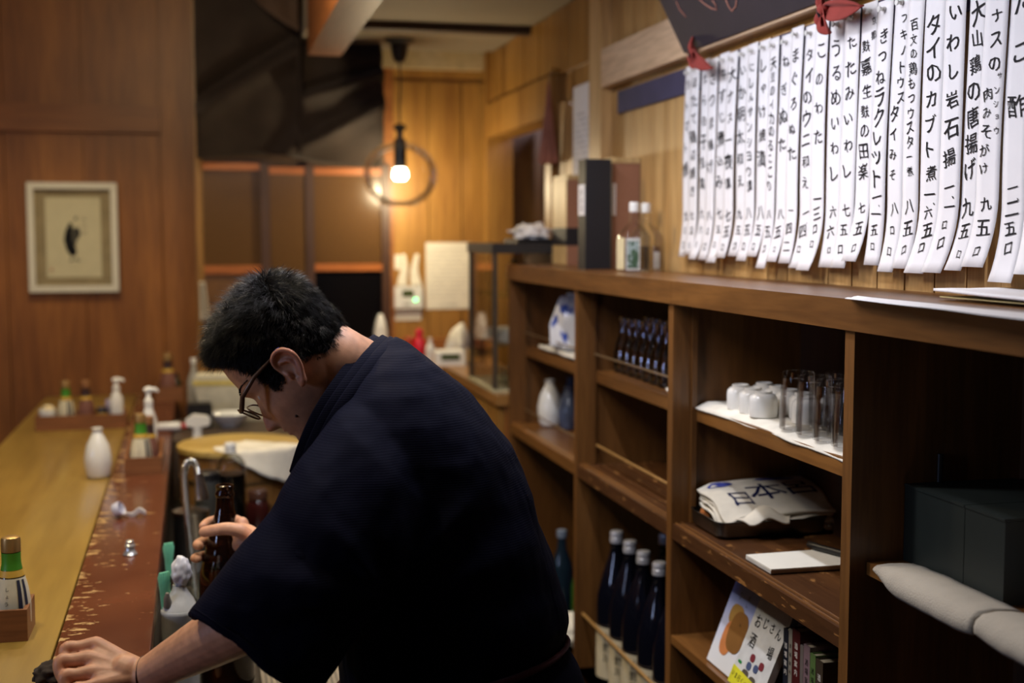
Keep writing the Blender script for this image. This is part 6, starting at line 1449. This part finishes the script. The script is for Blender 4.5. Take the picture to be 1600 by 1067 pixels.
# ear on the viewer's side (and its twin)
def ear(s):
    O = lambda f, u, l: HP(-0.50 + 0.88*(f - 0.3), -3.75 + 0.88*(u + 2.6), s*(7.3 + 0.9*(l - 7.3)))
    th = lambda a: (1.0 - 2.1*math.sin(a)*0.0, 0)
    rim = []
    for k in range(15):
        a = math.radians(-40 + 290*k/14)     # from the front root over the top, down the back, to the lobe
        f = 0.55 - 1.75*math.sin(a - 0.5) - 0.1; 
        rim.append((a, f))
    pts = [(2.0, -2.4, 7.2), (2.3, -1.0, 7.6), (1.9, 0.15, 8.1), (0.8, 0.75, 8.5), (-0.6, 0.45, 8.9), (-1.5, -0.7, 9.1), (-1.7, -2.2, 9.0), (-1.2, -3.7, 8.7), (-0.3, -4.9, 8.4), (0.5, -5.8, 8.1), (1.2, -6.1, 7.8)]
    limb(bm, [(O(*p), r) for p, r in zip(pts, (0.0030, 0.0034, 0.0036, 0.0038, 0.0040, 0.0040, 0.0038, 0.0036, 0.0042, 0.0060, 0.0050))], 10, 4)
    # concha plate
    cen = (0.45, -2.6, 7.55); rr_ = []
    for sc_, dl in ((0.15, -0.35), (0.55, -0.25), (0.95, 0.0)):
        rr_.append([O(cen[0] + (p[0] - cen[0])*sc_, cen[1] + (p[1] - cen[1])*sc_, cen[2] + (p[2] - cen[2])*sc_**1.6 + dl*0.2) for p in pts])
    back = [[O(cen[0] + (p[0] - cen[0])*sc_, cen[1] + (p[1] - cen[1])*sc_, cen[2] + (p[2] - cen[2])*sc_ - 0.55) for p in pts] for sc_ in (0.95, 0.3)]
    rings(bm, rr_ + back)
    limb(bm, [(O(2.0, -2.5, 7.3), 0.0035), (O(1.7, -3.3, 7.7), 0.0042), (O(1.7, -4.1, 7.5), 0.0035)], 10, 4)          # tragus
    limb(bm, [(O(1.2, -0.9, 7.9), 0.0026), (O(-0.1, -1.6, 8.3), 0.0030), (O(-0.5, -3.0, 8.3), 0.0030), (O(0.1, -4.2, 8.1), 0.0034)], 10, 4)   # antihelix
    limb(bm, [(O(1.1, -5.4, 7.7), 0.0050), (O(0.9, -5.9, 7.9), 0.0052)], 10, 3)
ear(1); ear(-1)
# skin: tint stored per vertex (lips, beard shadow, redder ears and knuckles)
def local(p): d = (p - HC)*100; return d.dot(ha), d.dot(hu), d.dot(hl)
def tint(me):
    n = len(me.vertices); co = np.empty(n*3, dtype=np.float32); me.vertices.foreach_get('co', co); co = co.reshape(-1, 3)
    d = (co - np.array(HC))*100; f = d @ np.array(ha); u = d @ np.array(hu); l = d @ np.array(hl)
    rgb = np.tile(np.array(srgb(208, 156, 122)[:3]), (n, 1))
    def mixin(mask, col):
        c = np.array(srgb(*col)[:3]); rgb[:] = rgb*(1 - mask[:, None]) + c*mask[:, None]
    inside = (np.abs(f) < 14) & (np.abs(u) < 15) & (np.abs(l) < 11)
    beard = inside*np.clip((-u - 6.6)/1.5, 0, 1)*np.clip((f + 2)/3, 0, 1)*0.42; mixin(beard, (104, 84, 76))
    lips = inside*(f > 7.4)*np.exp(-((u + 9.65)/0.75)**2)*np.exp(-(l/2.1)**2)*0.8; mixin(lips, (158, 92, 84))
    ears = inside*np.clip((np.abs(l) - 7.7)/0.8, 0, 1)*(u < 1)*(u > -8)*0.45; mixin(ears, (206, 124, 98))
    nose = inside*(f > 9.4)*(u < -5)*0.35; mixin(nose, (200, 124, 104))
    for j in mcp + pip:
        r = np.linalg.norm(co - np.array(j), axis=1); mixin(np.exp(-(r/0.013)**2)*0.30, (198, 116, 92))
    a = me.color_attributes.new('tint', 'FLOAT_COLOR', 'POINT'); a.data.foreach_set('color', np.concatenate([rgb, np.ones((n, 1))], 1).astype(np.float32).ravel())
m, nt, b = new_mat('skin'); N = nt.nodes; L = nt.links
at = N.new('ShaderNodeVertexColor'); at.layer_name = 'tint'
tc = N.new('ShaderNodeTexCoord'); n1 = N.new('ShaderNodeTexNoise'); n1.inputs['Scale'].default_value = 60; n1.inputs['Detail'].default_value = 6; L.new(tc.outputs['Object'], n1.inputs['Vector'])
rp = N.new('ShaderNodeValToRGB'); rp.color_ramp.elements[0].color = (0.82, 0.78, 0.76, 1); rp.color_ramp.elements[1].color = (1.08, 1.05, 1.03, 1); rp.color_ramp.elements[0].position = 0.3; rp.color_ramp.elements[1].position = 0.7; L.new(n1.outputs['Fac'], rp.inputs[0])
mx = N.new('ShaderNodeMix'); mx.data_type = 'RGBA'; mx.blend_type = 'MULTIPLY'; mx.inputs['Factor'].default_value = 1; L.new(at.outputs['Color'], mx.inputs[6]); L.new(rp.outputs['Color'], mx.inputs[7]); L.new(mx.outputs[2], b.inputs['Base Color'])
n2 = N.new('ShaderNodeTexNoise'); n2.inputs['Scale'].default_value = 700; n2.inputs['Detail'].default_value = 3; L.new(tc.outputs['Object'], n2.inputs['Vector'])
bp = N.new('ShaderNodeBump'); bp.inputs['Strength'].default_value = 0.25; bp.inputs['Distance'].default_value = 0.0006; L.new(n2.outputs['Fac'], bp.inputs['Height']); L.new(bp.outputs['Normal'], b.inputs['Normal'])
b.inputs['Roughness'].default_value = 0.48; b.inputs['Subsurface Weight'].default_value = 0.12; b.inputs['Subsurface Radius'].default_value = (0.008, 0.003, 0.0015); b.inputs['Subsurface Scale'].default_value = 1.0
skin = m
mesh_part('body', bm, skin, 0.0021, 2, man, tint)
# eyes, brows, mole
for s in (1, -1):
    e = mesh_part('eye', ico(BM(), HP(6.35, -3.35, 3.2*s), 0.0112, 3), M('eye_white', srgb(196, 186, 176), 0.2))
    bm = BM(); ico(bm, HP(6.78, -3.95, 3.2*s), 0.0066, 2); mesh_part('iris', bm, M('iris', srgb(36, 24, 18), 0.1))
    bm = BM()
    for k in range(70):
        t = k/69; f0 = 9.05 - 2.1*t**2; l0 = (1.4 + 4.3*t)*s; u0 = -0.75 + 0.55*math.sin(t*2.4) + 0.25*nz(k*1.7, 2)
        f1, _, _ = head_point(u0, math.asin(max(-1, min(1, l0/7.4))))
        p = HP(f1 - 0.05, u0, l0); q = HP(f1 + 0.28, u0 + 0.18, l0 + 0.55*s); tube(bm, [p, p.lerp(q, 0.6), q], [0.0006, 0.0005, 0.0002], 4)
    mesh_part('eyebrow', bm, M('brow_hair', srgb(22, 18, 16), 0.6))
    k_ = C.objects[-1]
mp_ = [o for o in C.objects if o.parent is man and o.name.startswith('eyebrow')]
for o in mp_: o['kind'] = 'stuff'
pm = head_point(-9.3, 1.02); mesh_part('mole', ico(BM(), HP(*pm), 0.0024, 2), M('mole', srgb(66, 38, 30), 0.6))
# wrist hair-tie
fr_w = frames([atD(236, 1050, 1.912), WR, atD(210, 1052, 1.914)])[1]
rr_ = []
for k in range(40):
    a = 2*PI*k/40; c = WR + (fr_w[2]*math.cos(a) + fr_w[3]*math.sin(a))*0.0285
    dd = (fr_w[2]*math.cos(a) + fr_w[3]*math.sin(a)); rr_.append([c + (dd*math.cos(b_) + fr_w[1]*math.sin(b_))*0.0011 for b_ in (0, PI/2, PI, 1.5*PI)])
mesh_part('wrist_band', rings(BM(), rr_, False, False, 0, True), M('dark_band', srgb(60, 34, 26), 0.6))
# glasses
gm = M('glasses_brown', srgb(104, 78, 58), 0.25)
bm = BM()
gu = (hu*0.94 + ha*0.34).normalized(); gn = gu.cross(hl).normalized()
def GP(l, v, dep=0.0): return HP(10.35, -3.7, 0) + hl*l*0.01 + gu*v*0.01 - ha*0.0010*(abs(l)/3.0)**2*1.2 + ha*dep
lens = []
gl_root = None
for s in (1, -1):
    path = [GP(s*(3.3 + 2.55*math.copysign(abs(math.cos(a))**0.8, math.cos(a))), 1.75*math.copysign(abs(math.sin(a))**0.8, math.sin(a))) for a in [2*PI*k/36 for k in range(36)]]
    cen = sum(path, Vector())/36; rr_ = []
    for k in range(36):
        p = path[k]; o_ = (p - cen).normalized(); nn = (path[(k+1) % 36] - path[k-1]).cross(o_).normalized()
        rr_.append([p + o_*0.0014, p + nn*0.0014, p - o_*0.0014, p - nn*0.0014])
    rings(bm, rr_, False, False, 0, True)
    lens.append(path)
tube(bm, [GP(-0.8, 0.5), GP(0, 0.85, 0.002), GP(0.8, 0.5)], 0.0012, 8)
gl_root = mesh_part('glasses', bm, gm)
for s in (1, -1):
    b0 = BM(); tube(b0, [GP(s*5.8, 0.9), GP(s*6.3, 1.0) - ha*0.004, HP(8.0, -1.6, s*7.3), HP(4.5, -0.9, s*7.75), HP(1.4, -0.9, s*7.95), HP(-0.4, -0.8, s*7.9), HP(-1.6, -1.8, s*7.8)], [0.0034, 0.0042, 0.0040, 0.0034, 0.0022, 0.0018, 0.0016], 8)
    mesh_part('temple_arm', b0, gm, parent=gl_root)
    b0 = BM(); vs = [b0.verts.new(p) for p in lens[0 if s == 1 else 1]]; b0.faces.new(vs); mesh_part('lens', b0, THIN('lens_glass', (0.92, 0.93, 0.95), 0.3), parent=gl_root)
mesh_part('ear_tip', tube(BM(), [HP(-1.4, -0.75, 8.6), HP(-0.6, -0.65, 8.5), HP(0.1, -0.75, 8.3)], [0.0018, 0.0022, 0.0018], 8), M('blue_tip', srgb(60, 64, 150), 0.3), parent=gl_root)
# ---- hair: a close cap plus individual strands
def lerp_tab(tab, x):
    if x >= tab[0][0]: return tab[0][1]
    for (x0, y0), (x1, y1) in zip(tab, tab[1:]):
        if x1 <= x <= x0: return y0 + (y1 - y0)*(x0 - x)/(x0 - x1)
    return tab[-1][1]
LOWER = [(9.6, 6.6), (8.6, 5.6), (7.6, 4.6), (6.4, 3.4), (5.4, 1.6), (4.6, -0.4), (4.2, -4.4), (3.2, -5.2), (1.6, -4.6), (1.0, -2.2), (0.4, -1.0), (-1.4, -1.4), (-2.2, -4.8), (-5.0, -6.4), (-6.5, -7.3), (-11, -8.2)]
def hair_mask(f, u, l):
    """cm inside the hairline (negative on bare skin), from the height of the hairline at each depth of the head"""
    lo = lerp_tab(LOWER, f)
    if f > 4.4: lo -= 0.02*l*l*max(0, 1 - abs(l)/9)
    return u - lo
bm = BM(); nu, nv = 80, 112; V = {}
for j in range(nu + 1):
    u = 10.6 - (10.6 + 9.4)*j/nu
    for k in range(nv):
        ph = 2*PI*k/nv; p = head_point(u, ph); hmk = hair_mask(*p)
        th = 0.08 + 0.32*min(1, max(0, hmk)/2.5)*(0.45 + 0.55*min(1, max(0, (p[1] + 1)/5)))
        V[j, k] = (head_point(u, ph, th + 0.16*nz(p[0]*1.1, p[1]*1.1, p[2]*1.1)), hmk)
idx = {}
for j in range(nu):
    for k in range(nv):
        q = [(j, k), (j, (k+1) % nv), (j+1, (k+1) % nv), (j+1, k)]
        if min(V[c][1] for c in q) > 0.55:
            for c in q:
                if c not in idx: idx[c] = bm.verts.new(HP(*V[c][0]))
            bm.faces.new([idx[c] for c in q])
top = [idx[0, k] for k in range(nv) if (0, k) in idx]
if len(top) > 2: bm.faces.new(top)
hair_m = M('hair', srgb(30, 25, 21), 0.34, var=0.6, scale_=160, spec=0.5)
hair = mesh_part('hair', bm, M('hair_cap', srgb(12, 10, 9), 0.9, spec=0.1))
rnd = random.Random(11); SV = []; SF = []
def strand(root, d0, d1, length, wd):
    base = len(SV); side = d0.cross(hl + hu*0.3); side = side.normalized() if side.length > 1e-4 else hl
    for i in range(4):
        t = i/3; p = root + d0*(length*t) + d1*(length*t*t)
        w_ = wd*(1 - 0.85*t)
        for a in (0, 2.1, 4.2): SV.append(tuple(p + (side*math.cos(a) + side.cross(d0)*math.sin(a))*w_))
    for i in range(3):
        for k in range(3):
            SF.append((base + i*3 + k, base + i*3 + (k+1) % 3, base + (i+1)*3 + (k+1) % 3, base + (i+1)*3 + k))
N_ST = 0
while N_ST < 26000:
    u = rnd.uniform(-9.0, 10.6); ph = rnd.uniform(0, 2*PI)
    ff, fb, hw = interp(PROF, u)
    if rnd.random() > (hw + 1.0)/8.6: continue
    p = head_point(u, ph); hm_ = hair_mask(*p)
    if hm_ < rnd.uniform(-0.3, 0.9): continue
    if math.sin(ph) < -0.35 and rnd.random() < 0.6: continue      # fewer on the far side
    c = Vector((-1.0, 1.0, 0)); n = Vector((p[0] + 1.0, (p[1] - 0.5)*0.8, p[2])).normalized()
    N3 = (ha*n.x + hu*n.y + hl*n.z).normalized()
    topness = min(1, max(0, (p[1] - 1.0)/6))
    fwd_ = Vector((0.75, -0.15, 0)) if p[0] > -6 else Vector((0.1, -0.8, 0))
    F3 = (ha*fwd_.x + hu*(fwd_.y - 0.5*(1 - topness)) )
    cow = 0.7*nz(p[0]*0.55, p[1]*0.55, p[2]*0.55 + 5); clump = Vector((nz(p[0]*0.9, p[1]*0.9, p[2]*0.9), nz(p[0]*0.9 + 9, p[1]*0.9, p[2]*0.9), nz(p[0]*0.9, p[1]*0.9 + 9, p[2]*0.9)))*0.95
    d0 = (N3*(0.45 + 0.45*topness) + F3*0.75 + hl*cow + clump + Vector((rnd.gauss(0, 0.22), rnd.gauss(0, 0.22), rnd.gauss(0, 0.22)))).normalized()
    d1 = F3*0.25 - N3*0.18 + Vector((rnd.gauss(0, 0.08), rnd.gauss(0, 0.08), rnd.gauss(0, 0.08)))
    ln = (0.011 + 0.018*topness)*(0.6 + 0.6*rnd.random())*min(1, 0.30 + max(0, hm_)*0.45)
    strand(HP(*p), d0, d1, ln, (0.00028 + 0.00024*rnd.random())*(2.2 if rnd.random() < 0.12 else 1.0))
    N_ST += 1
me = bpy.data.meshes.new('hair_strands'); me.from_pydata(SV, [], SF)
hs = link('hair_strands', me, hair_m, hair, 180); hs['kind'] = 'stuff'
hs.matrix_parent_inverse = Matrix()

# ---- jacket: trunk and wide sleeves as one cloth surface
def ering(Pl, Pr, D, hd, n=40, p=1.0, dl=0.0, dr=0.0):
    a = atD(*Pl, D + dl); b_ = atD(*Pr, D + dr); c = (a + b_)/2; h = (b_ - a)/2
    return [c + h*math.copysign(abs(math.cos(t))**p, math.cos(t)) + FWD*hd*math.copysign(abs(math.sin(t))**p, math.sin(t)) for t in [2*PI*k/n for k in range(n)]]
TR_ = [((590, 545), (618, 527), 2.03, 0.035), ((566, 568), (652, 545), 2.03, 0.085), ((545, 592), (690, 572), 2.03, 0.125), ((528, 625), (726, 606), 2.03, 0.165), ((515, 668), (765, 648), 2.03, 0.19), ((508, 725), (803, 702), 2.03, 0.205),
       ((508, 790), (832, 772), 2.03, 0.21), ((514, 865), (854, 850), 2.03, 0.21), ((522, 945), (882, 930), 2.035, 0.20), ((526, 990), (890, 966), 2.04, 0.195), ((530, 1040), (884, 992), 2.04, 0.185), ((532, 1085), (872, 1020), 2.04, 0.165)]
bm = BM(); rings(bm, [ering(*r, 44, 0.92) for r in TR_])
SL_ = [((575, 585), (730, 690), 1.99, 0.10), ((528, 640), (700, 800), 1.91, 0.115), ((473, 712), (662, 872), 1.865, 0.115), ((427, 790), (624, 922), 1.84, 0.11), ((372, 866), (578, 972), 1.82, 0.10), ((326, 928), (530, 1042), 1.815, 0.092), ((297, 964), (490, 1104), 1.815, 0.088)]
outer = [ering(*r, 40, 0.95) for r in SL_]
def lift(ring, k):      # the side of the sleeve nearer the counter's front rides higher
    c = sum(ring, Vector())/len(ring); m_ = max(abs((p - c).dot(FWD)) for p in ring)
    return [p - (UPV*-1.0)*k*max(0.0, -(p - c).dot(FWD)/m_) for p in ring]
for j_, k_ in ((-1, 0.040), (-2, 0.030), (-3, 0.018)): outer[j_] = lift(outer[j_], k_)
def shrink(ring, k):
    c = sum(ring, Vector())/len(ring); return [c + (p - c)*k for p in ring]
inner = [shrink(r, 0.90) for r in outer[:1:-1]]
inner[-1] = shrink(outer[2], 0.5)
rings(bm, outer + inner)
SR_ = [((545, 600), (650, 680), 2.12, 0.09), ((492, 690), (620, 770), 2.22, 0.09), ((450, 770), (570, 850), 2.31, 0.085), ((425, 815), (500, 905), 2.37, 0.075), ((410, 830), (470, 915), 2.395, 0.07)]
ro = [ering(*r, 32, 0.95) for r in SR_]; ri = [shrink(r, 0.88) for r in ro[:1:-1]]; ri[-1] = shrink(ro[2], 0.5)
rings(bm, ro + ri)
A_ARM = np.array(atD(628, 905, 1.86)); A_SH = np.array(atD(560, 640, 1.88)); A_BK = np.array(atD(700, 860, 1.86))
def creases(me):
    n = len(me.vertices); co = np.empty(n*3, dtype=np.float32); me.vertices.foreach_get('co', co); co = co.reshape(-1, 3)
    no = np.empty(n*3, dtype=np.float32); me.vertices.foreach_get('normal', no); no = no.reshape(-1, 3)
    R3, U3, F3 = np.array(RIGHT), np.array(UPV), np.array(FWD); base = np.array(atD(600, 800, 1.9))
    x = (co - base) @ R3; y = (co - base) @ U3; z = (co - base) @ F3
    disp = np.zeros(n)
    for i in range(n):
        xi, yi, zi = float(x[i]), float(y[i]), float(z[i])
        s_ = xi*0.62 + yi*0.78; t_ = xi*0.78 - yi*0.62        # along / across the sleeve
        d = 0.0045*nz(t_*13, s_*3.2, zi*7) + 0.0028*nz(xi*22 + 4, yi*9, zi*12) + 0.0016*nz(xi*40, yi*34, zi*30)
        # pulls fanning out of the armpit and over the back
        dx, dy = xi - 0.028, yi + 0.105; r = math.hypot(dx, dy); an = math.atan2(dy, dx)
        d += 0.0055*math.exp(-(r - 0.12)**2/0.012)*math.sin(an*9 + 1.5*nz(r*9, an*2))*(1 if zi < 0.05 else 0.3)
        disp[i] = d
    co = co + no*disp[:, None]
    me.vertices.foreach_set('co', co.astype(np.float32).ravel()); me.update()
navy_cloth = CLOTH('navy_jacket', srgb(10, 11, 28), 1400, 0.8, 0.16, ('Z', 95), 0.10, 0.0)
jk = mesh_part('jacket', bm, navy_cloth, 0.0045, 5, man, creases)
jk['label'] = 'dark navy ribbed cotton jacket with wide short sleeves'
# stitched hem line of the sleeve
hem = shrink(outer[-1], 1.012)
up_ = shrink(outer[-2], 1.012); hl_ = [a.lerp(b_, 0.28) for a, b_ in zip(hem, up_)]
mesh_part('sleeve_hem', tube(BM(), hl_ + hl_[:1], 0.0009, 5, 0, False), navy_cloth, parent=jk)
# collar: two overlapping bands standing off the neck
def band(pts, ht, th, out, name):
    P = catmull([tuple(Vector(p)) for p in pts], 7); P = [Vector(p) for p in P]; ctr = sum(P, Vector())/len(P)
    ax = (RIGHT*-0.80 + UPV*0.42).normalized(); rr_ = []
    for i, p in enumerate(P):
        t = (P[min(i+1, len(P)-1)] - P[max(i-1, 0)]).normalized(); h = (ax - t*ax.dot(t)).normalized(); o_ = t.cross(h).normalized()
        if o_.dot(p - ctr) < 0: o_ = -o_
        p = p + o_*out
        rr_.append([p + h*ht + o_*th*0.4, p + h*(ht + th*0.4), p + h*ht - o_*th*0.4, p - h*ht - o_*th*0.5, p - h*ht + o_*th*0.5])
    mesh_part(name, rings(BM(), rr_), navy_cloth, parent=jk)
loop = [atD(472, 745, 1.98), atD(487, 700, 1.925), atD(510, 650, 1.905), atD(543, 600, 1.918), atD(578, 555, 1.962), atD(600, 534, 2.04), atD(588, 545, 2.10), atD(556, 580, 2.14), atD(520, 640, 2.15), atD(487, 700, 2.11), atD(474, 742, 2.03)]
band(loop, 0.020, 0.0045, 0.001, 'collar'); band([p + RIGHT*0.010 - UPV*0.004 for p in loop], 0.018, 0.0045, 0.006, 'collar_band')
band([p + RIGHT*0.019 - UPV*0.009 for p in loop], 0.016, 0.0045, 0.010, 'collar_band')
# waist cord and trousers
wv = ering((531, 1072), (882, 1002), 2.04, 0.188, 48, 0.95)
mesh_part('waist_cord', rings(BM(), [[p + d_ for d_ in (UPV*0.006, (p - sum(wv, Vector())/48).normalized()*0.006, UPV*-0.006, (p - sum(wv, Vector())/48).normalized()*-0.004)] for p in [q + (q - sum(wv, Vector())/48).normalized()*0.004 for q in wv]], False, False, 0, True), CLOTH('cord_red', srgb(74, 36, 38), 500))
bm = BM()
rings(bm, [ering((534, 1060), (880, 998), 2.04, 0.175, 40, 0.95), ering((525, 1100), (905, 1040), 2.045, 0.19, 40, 0.95), ering((570, 1150), (930, 1110), 2.05, 0.195, 40, 0.95), ering((610, 1220), (925, 1215), 2.05, 0.18, 40, 0.95)])
for (hp, kn, an, toe) in legs:
    limb(bm, [(hp + Vector((0, 0, -0.02)), 0.125), (hp.lerp(kn, 0.5), 0.115), (kn, 0.095), (kn.lerp(an, 0.5), 0.085), (an + Vector((0, 0, 0.03)), 0.070)], 20)
mesh_part('trousers', bm, CLOTH('trouser_cloth', srgb(16, 16, 28), 1200, 0.9, 0.3, sheen=0.0), 0.008, 3)
for (hp, kn, an, toe) in legs:
    bm = BM(); limb(bm, [(an + Vector((0.05, 0, -0.052)), 0.037), (an.lerp(toe, 0.5) + Vector((0, 0, -0.012)), 0.042), (toe + Vector((-0.02, 0, 0.002)), 0.034)], 16)
    for v in bm.verts: v.co.z = max(v.co.z, 0.001)
    mesh_part('shoe', bm, black_plastic)
# ---- the brown bottle in his right hand
bx0 = atD(BPX, 500, BD)
t = thing('sake_bottle', 'tall brown glass bottle with open neck held in the right hand of the man', 'bottle', (bx0.x, bx0.y, WT + 0.0005))
brown_glass = M('brown_glass', srgb(50, 24, 10), 0.04, var=0.0, **{'Transmission Weight': 0.75, 'IOR': 1.5})
OB = [(0.046, 0), (0.0515, 0.006), (0.0525, 0.015), (0.0525, 0.205), (0.0505, 0.232), (0.0370, 0.282), (0.0250, 0.325), (0.0178, 0.352), (0.0162, 0.375)]
pl(t, 'body', lathe(BM(), OB, 32), brown_glass, 0, 60)
pl(t, 'neck_ring', lathe(BM(), [(0.0162, 0.3752), (0.0182, 0.377), (0.0185, 0.384), (0.0165, 0.387), (0.0160, 0.392), (0.0172, 0.395), (0.0172, 0.3985), (0.0150, 0.400), (0.0110, 0.400), (0.0105, 0.376)], 26), brown_glass, 0, 50)
